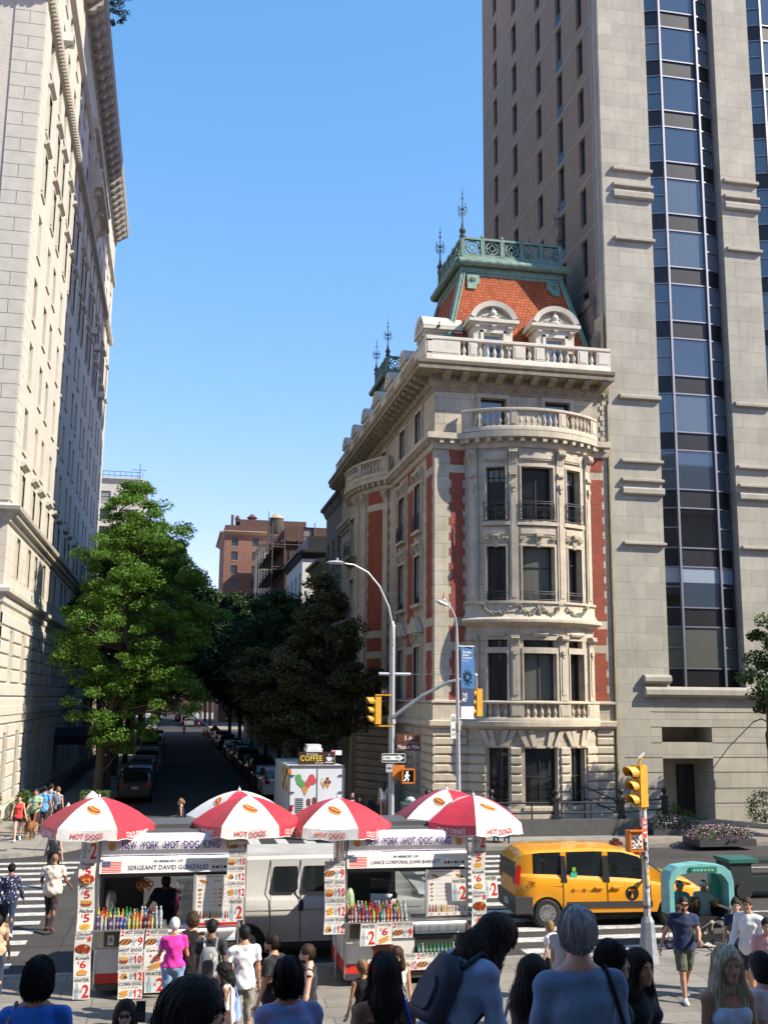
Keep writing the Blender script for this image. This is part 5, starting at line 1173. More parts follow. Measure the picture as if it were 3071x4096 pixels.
# second lamp post with museum banner
LX, LY = 10.72, 39.4
lp = thing('lamp_post', 'slim grey lamp post with blue museum banner before the mansion front', 'street lamp', (LX, LY, .157))
M = MB(); M.tube([(LX, LY, .16), (LX, LY, 3.0), (LX-.05, LY, 8.0)], [.11, .085, .055], 8); M.tube([(LX, LY, .16), (LX, LY, .6)], [.22, .14], 8)
M.tube([(LX+.0, LY-.0, 4.3), (LX-.02, LY, 4.6)], .1, 8); M.build('pole', GALV, lp, **WK)
M = MB(); M.tube([(LX-.05, LY, 7.3), (LX-.05, LY, 8.2), (LX-.12, LY-.05, 8.6), (LX-.3, LY-.12, 8.95), (LX-.55, LY-.2, 9.13)], [.05, .045, .04, .035, .03], 8); M.build('lamp_arm', GALV, lp, **WK)
M = MB(); M.ball((0, 0, 0), (.26, .12, .09), 10); M.v = [(LX-.72+x, LY-.25+y, 9.13+z-x*.35) for x, y, z in M.v]; M.build('lamp_head', _mc['lamp casing'], lp, **WK)
M = MB(); M.lathe([(.05, 0), (.055, .18), (.03, .24), (.0, .42)], (LX-.62, LY-.22, 9.18), 8); M.box(LX-.66, LX-.58, LY-.29, LY-.27, 9.22, 9.32, 1); M.build('photocell_cone', [mat('red cone', (.4, .03, .03), .5), WP], lp, **WK)
BLU = mat('museum blue', (.035, .14, .33), .6, var=.2, vs=3); BLD = mat('museum dark blue', (.03, .05, .11), .6)
def banner():
    M = MB(); f = lambda a, b, d=.0: (LX+.1+a*.52+.06*math.sin(b*3)*(a), LY-.06-d+.12*a, 4.75+b*2.75)
    M.grid(lambda a, b: f(a, b), 4, 12, 0); M.v = [v for v in M.v]
    for k in range(len(M.m)): M.m[k] = 0 if (k % 12) > 4 else (1 if (k % 12) > 1 else 2)
    for s, z0, z1, a1 in (('The Met', .90, .935, .8), ('Guitar', .865, .895, .62), ('Commons', .825, .855, .85), ('Now on view', .79, .805, .6), ('THE', .3, .35, .45), ('MET', .235, .285, .45), ('Plan your visit', .09, .105, .6)):
        text(M, s, lambda a, b: f(a, b, .012), .1, a1, z0, z1, 3, .01)
    for k in range(9):
        a = k*.7; M.tube([f(.5+.35*math.cos(a), .6+.08*math.sin(a), .012), f(.5+.35*math.cos(a+2.2), .55+.1*math.sin(a+2.2), .012)], .012, 4, 4)
    o = M.build('banner', [BLU, BLD, WHT, WHT, BKS], lp, **WK)
    M = MB()
    for z in (4.75, 7.5): M.tube([(LX, LY-.05, z), (LX+.65, LY, z)], .018, 5)
    M.build('banner_rod', GALV, lp, **WK)
banner()
plate(lp, 'parking_sign', LX-.36, LX-.06, 4.0, 4.95, LY-.1, [mat('faded white sign', (.5, .5, .47), .5), DGREY], [('ALL', .2, .8, .8, .9, 1), ('BUSES', .15, .85, .68, .78, 1), ('AREA', .2, .8, .3, .42, 1), ('9 ST', .2, .8, .1, .22, 1)], ang=.5, border=1)
# near traffic signal pole covered with stickers
NX, NY = 9.85, 21.35
tp = thing('traffic_signal_post', 'short sticker covered traffic signal post beside the yellow taxi', 'traffic light', (NX, NY, .15))
STK = mat('sticker patched metal', (.42, .43, .44), .5, metal=.2)
nt = STK.node_tree; v = nt.nodes.new('ShaderNodeTexVoronoi'); v.inputs['Scale'].default_value = 14; g_ = nt.nodes.new('ShaderNodeNewGeometry'); nt.links.new(g_.outputs['Position'], v.inputs['Vector'])
cr = nt.nodes.new('ShaderNodeValToRGB'); cr.color_ramp.interpolation = 'CONSTANT'; e = cr.color_ramp.elements; e[0].color = (.42, .43, .44, 1); e[1].position = .45; e[1].color = (.6, .6, .62, 1)
for p, c in ((.62, (.05, .06, .12)), (.7, (.5, .5, .52)), (.8, (.35, .04, .04)), (.86, (.12, .14, .3)), (.93, (.45, .36, .06))): q = e.new(p); q.color = (*c, 1)
sr = nt.nodes.new('ShaderNodeSeparateColor'); nt.links.new(v.outputs['Color'], sr.inputs[0]); nt.links.new(sr.outputs[0], cr.inputs[0]); nt.links.new(cr.outputs[0], nt.nodes['Principled BSDF'].inputs['Base Color'])
M = MB(); M.tube([(NX, NY, .9), (NX-.02, NY, 3.2)], .072, 10); M.build('pole', STK, tp, **WK)
M = MB(); M.tube([(NX, NY, .15), (NX, NY, .3), (NX, NY, .95), (NX, NY, 1.05)], [.23, .2, .14, .09], 8); M.build('base', mat('painted pole base', (.25, .27, .3), .5, var=.2, vs=8), tp, **WK)
signal_head(tp, NX-.08, NY, 4.1, (-1, -.35), sc=.8); M = MB(); M.tube([(NX-.02, NY, 3.1), (NX-.02, NY, 4.12)], .07, 8); M.tube([(NX-.1, NY, 4.1), (NX-.02, NY, 4.25), (NX+.03, NY, 4.3)], .025, 5); M.build('mounting_tube', YELP, tp, **WK)
M = MB(); M.tube([(NX-.08, NY, 4.25), (NX+.05, NY, 4.36)], .03, 6); M.build('camera_stub', WP, tp, **WK)
plate(tp, 'parking_sign', NX-.13, NX+.05, 2.62, 3.02, NY-.1, [mat('sign red', (.5, .03, .03), .5), WHT], [('NO', .2, .8, .72, .9, 1), ('STOP', .15, .85, .46, .62, 1), ('#', [(.15, .25), (.85, .25), (.85, .32), (.15, .32)], 1)], ang=.6, border=1)
M = MB(); M.box(NX-.43, NX-.1, NY-.15, NY+.02, 2.35, 2.78, 0); M.tube([(NX-.2, NY, 2.8), (NX, NY, 2.82)], .03, 6, 0); M.tube([(NX-.3, NY, 2.36), (NX-.2, NY, 2.3), (NX, NY, 2.3)], .03, 6, 0)
M.box(NX-.37, NX-.13, NY-.16, NY-.152, 2.42, 2.70, 1)
for k in range(12): x = NX-.35+(k*.037 % .2); z = 2.46+(k*.061 % .2); M.ball((x, NY-.162, z), (.022, .004, .026), 6, 2+k % 3, 4)
text(M, 'STP', lambda a, b: (a, NY-.168, b), NX-.27, NX-.14, 2.43, 2.48, 4, .03); M.box(NX-.44, NX-.09, NY-.26, NY-.15, 2.77, 2.8, 0); M.box(NX-.44, NX-.41, NY-.24, NY-.15, 2.36, 2.78, 0)
M.build('pedestrian_signal', [ORAP, WHT, mat('sticker blue', (.08, .12, .3), .5), mat('sticker peach', (.6, .35, .25), .5), BKS], tp, **WK)
# low dark areaway wall with posts and railing in front of the mansion
GRN = mat('dark granite coping', (.075, .078, .075), .6, var=.2, vs=3)
wl = thing('areaway_wall', 'low dark stone wall with black post and rail fence before the mansion', 'fence', (15.5, 41.4, .157))
M = MB(); M.box(9.6, 19.15, 41.1, 41.55, .15, .78); M.box(9.6, 10.05, 41.55, 52, .15, .6); M.build('base_wall', GRN, wl, **WK)
FZ = .78
def fpost(x, y, z, h=.92):
    P = MB(); P.box(x-.13, x+.13, y-.13, y+.13, z, z+.12); P.box(x-.1, x+.1, y-.1, y+.1, z+.12, z+h-.2); P.box(x-.13, x+.13, y-.13, y+.13, z+h-.2, z+h-.12); P.tube([(x, y, z+h-.12), (x, y, z+h)], [.09, .05], 8); P.ball((x, y, z+h+.12), .13, 10)
    P.build('fence_post', IRON, wl, 50, world=True)
for x in (10.0, 12.6, 15.3, 18.1, 20.6): fpost(x, 41.35 if x < 20 else 42.6, FZ if x < 20 else .16, .95 if x < 20 else 1.5)
M = MB()
for z in (1.02, 1.42): M.tube([(10.0, 41.35, z), (18.1, 41.35, z)], .04, 6); M.tube([(18.1, 41.35, z), (20.6, 42.6, z)], .04, 6)
for k in range(20):
    x = 10.5+k*.42; 
    if k % 3 == 0: M.bar((x, 41.35, FZ), (x, 41.35, 1.42), .05)
M.build('rail', IRON, wl, **WK)
M = MB(); M.bar((17.3, 43.3, 1.9), (18.8, 43.3, 1.25), .05); M.bar((17.3, 43.3, 1.9), (16.6, 43.6, 1.1), .05); M.bar((17.3, 43.3, 1.4), (18.8, 43.3, .8), .05); M.bar((17.3, 43.3, .16), (17.3, 43.3, 1.9), .05); M.build('stair_handrail', IRON, None, label='brown iron stair handrail behind the black railing by the mansion', cat='handrail')
# mailbox
mb = thing('mailbox', 'dark blue street mailbox with white emblem at the far kerb', 'mailbox', (12.45, 39.6, .157))
MBL = mat('mailbox blue', (.012, .03, .10), .4)
M = MB(); q = [(-.28, .18), (.28, .18), (.28, 1.05)]+[(.28*math.cos(a), 1.05+.26*math.sin(a)) for a in [math.pi*k/10 for k in range(1, 10)]]+[(-.28, 1.05)]
M.prism(q, lambda p, t: (12.2+.5*t, 39.6+p[0], .16+p[1])); M.build('body', MBL, mb, **WK)
for a in (12.24, 12.66):
    for b in (39.36, 39.84): M = MB(); M.box(a-.03, a+.03, b-.03, b+.03, .157, .4); M.build('leg', MBL, mb, **WK)
M = MB(); f = lambda a, b: (a, 39.31, b); M.face([f(12.26, .95), f(12.6, .95), f(12.64, 1.2), f(12.3, 1.2)], 0); text(M, 'MAIL', lambda a, b: (a, 39.306, b), 12.3, 12.58, 1.02, 1.1, 1, .03)
for k in range(5): M.tube([(12.24+k*.09, 39.31, .55), (12.28+k*.09, 39.31, .68)], .01, 4, 0)
M.build('emblem', [WHT, MBL], mb, **WK)
# green news boxes / bin behind the pole
nb_ = thing('newspaper_box', 'graffiti covered dark green box behind the tall corner pole', 'street box', (9.55, 42.0, .157))
GRF = mat('graffiti green metal', (.03, .09, .06), .5)
nt = GRF.node_tree; v = nt.nodes.new('ShaderNodeTexNoise'); v.inputs['Scale'].default_value = 7; v.inputs['Distortion'].default_value = 2.5; g_ = nt.nodes.new('ShaderNodeNewGeometry'); nt.links.new(g_.outputs['Position'], v.inputs['Vector'])
cr = nt.nodes.new('ShaderNodeValToRGB'); cr.color_ramp.interpolation = 'CONSTANT'; e = cr.color_ramp.elements; e[0].color = (.03, .09, .06, 1); e[1].position = .54; e[1].color = (.35, .5, .6, 1); q = e.new(.58); q.color = (.03, .1, .07, 1); q = e.new(.63); q.color = (.55, .5, .1, 1); q = e.new(.66); q.color = (.03, .09, .06, 1)
nt.links.new(v.outputs[0], cr.inputs[0]); nt.links.new(cr.outputs[0], nt.nodes['Principled BSDF'].inputs['Base Color'])
M = MB(); M.box(9.15, 9.95, 41.75, 42.25, .3, 1.35); M.box(9.1, 10, 41.7, 42.3, 1.35, 1.42); M.build('body', GRF, nb_, **WK)
M = MB(); M.box(9.25, 9.85, 41.72, 41.75, .8, 1.2); M.build('door', GLASSD, nb_, **WK)
M = MB(); 
for x in (9.2, 9.9): M.box(x-.04, x+.04, 41.8, 42.2, .157, .3)
M.build('base', IRON, nb_, **WK)
M = MB(); M.ball((9.45, 42, 1.52), (.2, .16, .13), 8); M.build('plastic_bag', mat('pale plastic bag', (.4, .5, .55), .4), None, label='pale crumpled plastic bag lying on the dark green street box', cat='bag')
# hydrant and post-top on the left pavement
hy = thing('fire_hydrant', 'pale grey fire hydrant on the left pavement before the tall tree', 'hydrant', (-4.2, 48.4, .157))
M = MB(); M.lathe([(.16, 0), (.16, .06), (.1, .08), (.1, .5), (.14, .52), (.14, .58), (.1, .64), (.05, .72), (.02, .78)], (-4.2, 48.4, .157), 12); M.build('barrel', mat('hydrant paint', (.55, .55, .55), .5), hy, 50, **WK)
M = MB(); M.tube([(-4.38, 48.4, .55), (-4.02, 48.4, .55)], .055, 8); M.tube([(-4.2, 48.22, .5), (-4.2, 48.4, .5)], .07, 8); M.build('nozzle', _mc['hydrant paint'], hy, 50, **WK)
st_ = thing('sign_post', 'thin post with small red sign beside the tall sunlit tree trunk', 'sign', (-2.95, 54.4, .157))
M = MB(); M.tube([(-2.95, 54.4, .157), (-2.95, 54.4, 3.7)], .03, 6); M.build('post', IRON, st_, **WK)
plate(st_, 'sign_plate', -2.93, -2.6, 3.15, 3.72, 54.35, [mat('sign red', (.5, .03, .03), .5), WHT], [('NO', .2, .8, .6, .85, 1), ('#', [(.2, .3), (.8, .3), (.8, .4), (.2, .4)], 1)])
yb = thing('sign_post', 'thin post with dim yellow sign under the dark trees on the right', 'sign', (7.3, 105, .157))
M = MB(); M.tube([(7.3, 105, .157), (7.3, 105, 4)], .04, 6); M.build('post', IRON, yb, **WK); plate(yb, 'sign_plate', 7.0, 7.6, 3.2, 3.8, 104.9, [mat('yellow sign', (.5, .4, .04), .5)], [])
# long low railing and wall along the left building's planting strip
rl = thing('planting_wall', 'low black wall with rail along the left apartment house planting strip', 'fence', (-5.75, 60, .157))
M = MB(); M.box(-5.9, -5.65, 48.5, 92, .15, .95); M.build('base_wall', GRN, rl, **WK); M = MB(); M.tube([(-5.77, 48.5, 1.25), (-5.77, 92, 1.25)], .03, 5)
for k in range(30): M.bar((-5.77, 48.6+k*1.48, .95), (-5.77, 48.6+k*1.48, 1.25), .03)
M.build('rail', IRON, rl, **WK)
# cones, roadwork sign, manhole, grating
for i, (x, y) in enumerate(((4.75, 160.5), (5.15, 154), (5.3, 166), (4.1, 163))[:3]):
    c = thing('traffic_cone', 'small orange traffic cone standing far down the dark side street', 'traffic cone', (x, y, .01), 0, 'orange cones at the far street works')
    M = MB(); M.lathe([(.26, .05), (.22, .07), (.05, 1.0), (.02, 1.02)], (0, 0, 0), 8); M.build('cone', mat('cone orange', (.7, .10, .015), .5), c); M = MB(); M.box(-.3, .3, -.3, .3, 0, .05); M.build('base', BLK, c)
rw = thing('roadwork_sign', 'orange diamond roadwork sign leaning between parked cars far down the street', 'sign', (5.95, 150, .01))
M = MB(); M.prism([(0, .4), (.75, 1.15), (0, 1.9), (-.75, 1.15)], lambda p, t: (5.95+p[0], 150+.02*t, p[1])); M.build('sign_plate', _mc['cone orange'], rw, **WK); M = MB(); M.bar((5.95, 150.02, 0), (5.95, 150.1, 1.0), .06); M.bar((5.5, 150.3, 0), (6.4, 150.3, .0), .05); M.build('stand', IRON, rw, **WK)
M = MB(); M.box(-7.9, -5.4, 39.45, 39.8, .161, .1645)
for k in range(30): M.box(-7.85+k*.083, -7.81+k*.083, 39.48, 39.77, .1645, .168)
M.build('drain_grating', mat('rusty grating', (.10, .06, .04), .8), None, label='rusty drain grating set in the far left pavement', cat='grating')
M = MB(); M.lathe([(.34, 0), (.34, .008), (.3, .012), (.02, .012)], (1.6, 46.5, .004), 20); M.build('manhole_cover', DGREY, None, label='round dark manhole cover at the mouth of the side street', cat='manhole cover')
# ------------------------------------------------------------------ vehicles: bodies lofted from side profiles (front at +x)
def lerpc(c, x):
    if x <= c[0][0]: return c[0][1]
    for (a, b), (p, q) in zip(c, c[1:]):
        if x <= p: return b+(q-b)*(x-a)/max(p-a, 1e-6)
    return c[-1][1]
def paint(name, c, coat=.6, metal=0, rough=.35): return mat(name, c, rough, metal=metal, coat=coat)
def car(name, label, cat, loc, rz, body, S, group=None, plates=True, detail=1):
    """S: dict L W top belt wheels wr sill wins shield rear tumble"""
    t = thing(name, label, cat, loc, rz, group); L_, W_ = S['L'], S['W']; top, belt, wr = S['top'], S['belt'], S['wr']; sill = S['sill']
    x0, x1 = -L_/2, L_/2; n = int(L_/.07); xs = [x0+(x1-x0)*k/n for k in range(n+1)]
    tum = S.get('tumble', .16); hw = W_/2
    def section(x):
        zt = lerpc(top, x); zb_ = min(lerpc(belt, x), zt-.02); zs = sill
        for wx in S['wheels']:
            d = abs(x-wx); ar = wr+.06
            if d < ar: zs = max(zs, wr+math.sqrt(max(ar*ar-d*d, 0))*.98)
        e = max(0, (abs(x)-(L_/2-.55))/.55); pw = 1-S.get('nose', .14)*e*e
        w = hw*pw; g = max(zt-zb_-.04, .0); gt = 1-tum*min(g/.55, 1)
        hood = g < .12
        pts = [(w*.985, zs), (w, zs+(zb_-zs)*.3), (w*1.0, zs+(zb_-zs)*.62), (w*.985, zb_-.02), (w*.965, zb_+.01)]
        if hood: pts += [(w*.955, zb_+g*.4), (w*.93, zb_+g*.8), (w*.86, zt-.015), (w*.5, zt+.008), (0, zt+.015)]
        else: pts += [(w*(.96-.05), zb_+g*.12), (w*gt*1.0, zt-.07), (w*(gt-.07), zt-.012), (w*(gt-.42), zt+.012), (0, zt+.02)]
        return pts
    B = MB(); G = {}
    secs = [section(x) for x in xs]; ids = []
    for x, s in zip(xs, secs):
        ids.append([B.P((x, y, z)) for y, z in s]+[B.P((x, -y, z)) for y, z in s[::-1][1:]])
    nr = len(ids[0])
    def region(i, r):
        xm = (xs[i]+xs[i+1])/2; rr = r if r < 9 else (nr-2-r)
        side = 'l' if r < 9 else 'r'
        g = lerpc(top, xm)-lerpc(belt, xm)
        if rr == 5 and g > .2:
            for k, (a, b) in enumerate(S['wins']):
                if a < xm < b: return ('window', side, k)
        if rr in (6, 7, 8) or rr == 7:
            a, b = S['shield']
            if a < xm < b: return ('windscreen', '', 0)
            a, b = S['rear']
            if a < xm < b: return ('rear_window', '', 0)
        return None
    for i in range(n):
        for r in range(nr-1):
            q = (ids[i][r], ids[i+1][r], ids[i+1][r+1], ids[i][r+1]); k = region(i, r)
            if k is None: B.idx(q)
            else: G.setdefault(k, []).append([B.v[j] for j in q])
    B.idx(ids[0][::-1]); B.idx(ids[-1])
    B.build('body', body, t, 32)
    for k, fs in G.items():
        M = MB(); vm = {}
        for f_ in fs:
            M.idx([vm.setdefault(tuple(round(c, 5) for c in p), None) if vm.get(tuple(round(c, 5) for c in p)) is not None else vm.__setitem__(tuple(round(c, 5) for c in p), M.P(p)) or vm[tuple(round(c, 5) for c in p)] for p in f_])
        M.build(k[0], CGL, t, 60)
    M = MB(); M.box(x0+.25, x1-.25, -hw*.86, hw*.86, sill-.06, sill+.05)
    for wx in S['wheels']: M.tube([(wx, -hw*.93, wr), (wx, hw*.93, wr)], wr+.045, 16)
    M.build('underbody', BLK, t)
    for wx in S['wheels']:
        for s in (-1, 1):
            yo = s*(hw-.01); yi = s*(hw-.22); M = MB()
            M.tube([(wx, yi, wr), (wx, yi+s*.03, wr), (wx, yo-s*.03, wr), (wx, yo, wr)], [wr*.93, wr, wr, wr*.9], 20); o = M.build('wheel', TYRE, t, 30)
            M = MB(); M.tube([(wx, yo-s*.02, wr), (wx, yo+s*.006, wr)], [wr*.66, wr*.62], 16)
            o2 = M.build('rim', S.get('rim', RIM), o, 30)
            if detail > 1:
                M = MB()
                for k in range(10):
                    a = k*.628; c, s_ = math.cos(a), math.sin(a)
                    M.bar((wx+c*wr*.34, yo+s*.009, wr+s_*wr*.34), (wx+c*wr*.5, yo+s*.009, wr+s_*wr*.5), .035, .01)
                M.build('hub_slots', BLK, o)
    zt = lerpc(belt, x0)
    for s in (-1, 1):
        M = MB(); a, b, c, d, e = S.get('tail', (.0, .62, .9, .05, .2)); M.box(x0-.015+a, x0+e, s*hw*d if 0 else s*(hw*.62), s*hw*.9 if s > 0 else s*hw*.9, b, c) if s > 0 else M.box(x0-.015+a, x0+e, -hw*.9, -hw*.62, b, c); M.build('tail_lamp', TAILR, t)
        M = MB(); hz = S.get('head', (.6, .74)); ys = sorted((s*hw*.55, s*hw*.85)); M.box(x1-.28, x1+.004, ys[0], ys[1], *hz); M.build('headlight', HEADL, t)
        M = MB(); mx = S.get('mirror', .55); mz = lerpc(belt, mx)+.1; M.ball((mx, s*(hw+.1), mz), (.06, .1, .075), 8); M.bar((mx, s*hw*.93, mz-.05), (mx, s*(hw+.06), mz-.02), .04); M.build('mirror', S.get('mir', body), t, 50)
    M = MB(); M.box(x0-.03, x0+.18, -hw*.86, hw*.86, sill+.04, sill+.24); M.box(x1-.18, x1+.03, -hw*.84, hw*.84, sill+.02, sill+.22); M.build('bumper', S.get('bump', body), t)
    M = MB(); M.box(x0-.045, x0-.03, -.17, .17, sill+S.get('pz', .3), sill+S.get('pz', .3)+.13); text(M, S.get('pn', 'HXB 2741'), lambda a, b: (x0-.048, -a, b), -.14, .14, sill+S.get('pz', .3)+.035, sill+S.get('pz', .3)+.095, 1, .01) if plates else None
    M.build('number_plate', [PLATE, BKS], t)
    M = MB(); M.box(x1-.0, x1+.012, -hw*.5, hw*.5, .5 if sill < .3 else .6, .66 if sill < .3 else .8); M.build('grille', BLK, t)
    return t
SUV = dict(L=4.6, W=1.84, wr=.35, sill=.3, wheels=(-1.35, 1.36), top=[(-2.3, 1.0), (-2.2, 1.15), (-1.95, 1.56), (-1.6, 1.66), (-.6, 1.70), (.2, 1.66), (.55, 1.58), (1.25, 1.08), (1.9, .98), (2.2, .86), (2.3, .72)],
           belt=[(-2.3, .98), (-1, 1.02), (.8, .98), (2.3, .9)], wins=[(-1.85, -1.0), (-.92, -.05), (.03, .85)], shield=(.58, 1.22), rear=(-2.25, -1.93), tail=(0, .86, 1.06, 0, .3), pz=.42)
SEDAN = dict(L=4.7, W=1.8, wr=.32, sill=.24, wheels=(-1.38, 1.42), top=[(-2.35, .92), (-2.2, 1.02), (-1.65, 1.06), (-1.0, 1.38), (-.4, 1.45), (.2, 1.43), (.5, 1.36), (1.25, .98), (1.9, .9), (2.25, .76), (2.35, .62)],
             belt=[(-2.35, .9), (-1, .93), (.8, .9), (2.35, .8)], wins=[(-1.3, -.95), (-.87, -.05), (.03, .8)], shield=(.52, 1.2), rear=(-1.6, -1.02), tail=(0, .68, .88, 0, .25), pz=.34)
PK = [paint('black car paint', (.012, .012, .014)), paint('silver car paint', (.32, .33, .34), metal=.6), paint('white car paint', (.62, .62, .61)), paint('grey car paint', (.09, .095, .10), metal=.5), paint('dark blue car paint', (.015, .025, .06)), paint('maroon car paint', (.10, .012, .012)), paint('champagne car paint', (.33, .30, .24), metal=.5), paint('red car paint', (.35, .02, .02))]
NM = ['black', 'silver', 'white', 'grey', 'dark blue', 'maroon', 'champagne', 'red']
protos = {}
ordn = ['nearest', 'second', 'third', 'fourth', 'fifth', 'sixth', 'seventh', 'eighth', 'ninth', 'tenth', 'eleventh', 'twelfth']
def park(side, k, x, y, st, col, rz=math.pi/2, label=None, grp=None):
    S = SUV if st == 'suv' else SEDAN; key = (st, col)
    lab = label or f"{NM[col]} {'suv' if st == 'suv' else 'saloon'}, {ordn[k]} car in the row parked along the {side} kerb"
    nm = 'parked_suv' if st == 'suv' else 'parked_car'
    grp = grp or 'cars parked along the side street'
    if key in protos: return copy_tree(protos[key], None, (x, y, .006), rz, lab)
    protos[key] = car(nm, lab, 'car', (x, y, .006), rz, PK[col], S, grp); return protos[key]
yl = 57.6+2.3
for k, (st, c) in enumerate([('suv', 0), ('suv', 3), ('suv', 1), ('car', 2), ('suv', 1), ('suv', 6), ('suv', 0), ('car', 4), ('suv', 3), ('car', 7), ('car', 0), ('suv', 1)]):
    park('left', k, -1.72+.03*(k % 3), yl+k*(5.9 if k else 0)+(.6*k if k > 5 else 0), st, c)
yr = 58.8+2.3
for k, (st, c) in enumerate([('suv', 2), ('car', 5), ('suv', 0), ('car', 0), ('suv', 3), ('suv', 0), ('car', 2), ('suv', 5), ('suv', 0), ('car', 1), ('suv', 3), ('car', 0)]):
    park('right', k, 5.95-.03*(k % 2), yr+k*6.1+(8 if k > 7 else 0), st, c)
park('x', 0, 3.4, 214, 'suv', 1, label='silver suv in the middle of the side street far away, facing away', grp='distant traffic')
park('x', 0, 2.9, 226, 'suv', 0, label='dark suv in front of the distant silver suv on the side street', grp='distant traffic')
park('x', 0, 1.4, 262, 'suv', 7, label='red suv at the far end of the side street beyond the silver one', grp='distant traffic')
# motor scooter with a lit tail lamp, far away
ms = thing('motorcycle', 'distant motorcycle with glowing red tail lamp between cars on the street', 'motorcycle', (5.1, 206, .01))
for y in (205.3, 206.7): M = MB(); M.tube([(5.04, y, .32), (5.16, y, .32)], .32, 14); M.build('wheel', TYRE, ms, **WK)
M = MB(); M.bar((5.1, 205.4, .6), (5.1, 206.6, .8), .25, .3); M.tube([(5.1, 206.5, .8), (5.1, 206.4, 1.1)], .04, 6); M.tube([(4.8, 206.3, 1.12), (5.4, 206.3, 1.12)], .03, 6); M.build('frame', BLK, ms, **WK)
M = MB(); M.ball((5.1, 205.2, .85), .1, 8); M.build('tail_lamp', mat('lit tail lamp', (.6, .02, .02), .3, emit=(1, .02, .01), es=6), ms, **WK)
# ---- the yellow cab
TX = paint('taxi yellow paint', (.80, .33, .012), coat=.7)
TAXI = dict(L=4.82, W=1.84, wr=.335, sill=.34, wheels=(-1.65, 1.54), top=[(-2.41, 1.5), (-2.36, 1.62), (-2.2, 1.76), (-1.8, 1.81), (-.4, 1.84), (.3, 1.81), (.72, 1.70), (1.42, 1.2), (2.0, 1.08), (2.28, .92), (2.41, .72)],
            belt=[(-2.41, 1.2), (-1, 1.13), (.6, 1.03), (1.5, .96), (2.41, .88)], wins=[(-2.0, -1.28), (-1.16, -.2), (-.08, .9)], shield=(.76, 1.42), rear=(-3, -2.9), tumble=.13, mirror=.8, mir=BLK, nose=.2,
            tail=(0, 1.0, 1.3, 0, .06), bump=DGREY, pz=.1, pn='Y207714C')
tx0 = Vector((9.03, 25.5)); tx1 = Vector((12.2, 25.3)); tdir = math.atan2(tx1.y-tx0.y, tx1.x-tx0.x); tc = tx0+(tx1-tx0).normalized()*1.62
tc += Vector((-math.sin(tdir), math.cos(tdir)))*.9+Vector((.17, 0))
taxi = car('taxi_van', 'bright yellow taxi van crossing in front of the tower', 'taxi', (tc.x, tc.y, .004), tdir, TX, TAXI, detail=2)
hw = .92
def side(x, z, d=.0):     # a point on the cab's camera side at (x, z)
    return (x, -hw-d, z)
def sidetrim(name, mats, fn): M = MB(); fn(M); return M.build(name, mats, taxi)
def f_(M):
    for x in (-1.24, -.12, .98):
        M.tube([(x, -hw-.002, .46), (x, -hw-.004, .8), (x+.0, -hw-.0, 1.04)], .007, 4)
    M.tube([(-1.24, -hw-.004, .47), (.98, -hw-.004, .47)], .006, 4); M.tube([(-2.1, -hw+.012, .98), (-1.26, -hw+.0, .96)], .005, 4)
sidetrim('door_seam', BLK, f_)
sidetrim('side_moulding', DGREY, lambda M: (M.box(-1.15, 1.02, -hw-.012, -hw+.02, .46, .6), M.box(-2.44, -2.02, -hw-.006, hw+.006, .34, .72), M.box(-2.42, -2.0, -hw+.03, hw-.03, .3, .5)))
for a, b in ((-1.3, -1.14), (-.22, -.06)): sidetrim('window_pillar', BLK, lambda M: M.prism([(a, 1.06), (b, 1.05), (b-.02, 1.66), (a+.02, 1.67)], lambda p, t: (p[0], -hw*.995+.09*max(0, (p[1]-1.06)/.6)-.004+.01*t, p[1])))
def f_(M):
    for x in (-.34, .1): M.tube([(x-.1, -hw-.035, .93), (x+.12, -hw-.035, .93)], .022, 6); M.box(x-.1, x-.06, -hw-.03, -hw+.01, .91, .95)
sidetrim('door_handle', TX, f_)
def f_(M):
    P = lambda a, b: (a, -hw-.006, b)
    M.prism([(.5+.17*math.cos(t*.2618), .78+.17*math.sin(t*.2618)) for t in range(24)], lambda p, t: (p[0], -hw-.003-.002*t, p[1]), 0)
    M.face([P(.41, .88), P(.59, .88), P(.59, .83), P(.41, .83)], 1); M.face([P(.475, .83), P(.525, .83), P(.525, .67), P(.475, .67)], 1)
    for x, r in ((-1.0, .05), (-.72, .05)): M.prism([(x+r*math.cos(t*.5), .86+r*math.sin(t*.5)) for t in range(12)], lambda p, t: (p[0], -hw-.003-.002*t, p[1]), 2)
    text(M, 'NYC', P, -.93, -.8, .84, .875, 2, .0); text(M, 'TAXI', P, -.65, -.5, .84, .875, 2, .0); text(M, '7F60', lambda a, b: (a, -hw+.012, b), -2.12, -1.92, 1.0, 1.09, 0, .02)
sidetrim('taxi_marking', [BKS, TX, mat('faded decal', (.28, .12, .01), .5)], f_)
def f_(M):
    P = lambda a, b: (a, -hw*.93-.02, b); M.face([P(-1.04, 1.14), P(-.88, 1.14), P(-.88, 1.28), P(-1.04, 1.28)], 0); M.face([P(-1.0, 1.3), P(-.91, 1.3), P(-.91, 1.4), P(-1.0, 1.4)], 1)
sidetrim('window_sticker', [mat('mint sticker', (.05, .5, .32), .5), mat('lime sticker', (.2, .5, .04), .5)], f_)
M = MB(); M.box(.34, .56, -.2, .2, 1.82, 1.9); M.box(.4, .5, -.12, .12, 1.9, 1.97); M.build('roof_light', mat('taxi roof light', (.10, .02, .015), .4), taxi)
for s in (-1, 1): M = MB(); M.prism([(-2.42, 1.0), (-2.32, .98), (-2.27, 1.42), (-2.36, 1.46)], lambda p, t: (p[0], s*(hw*.83+.05*t), p[1])); M.build('tail_lamp', TAILR, taxi)
M = MB(); M.box(-2.43, -2.39, -.7, .7, 1.12, 1.52); M.build('rear_window', CGL, taxi)
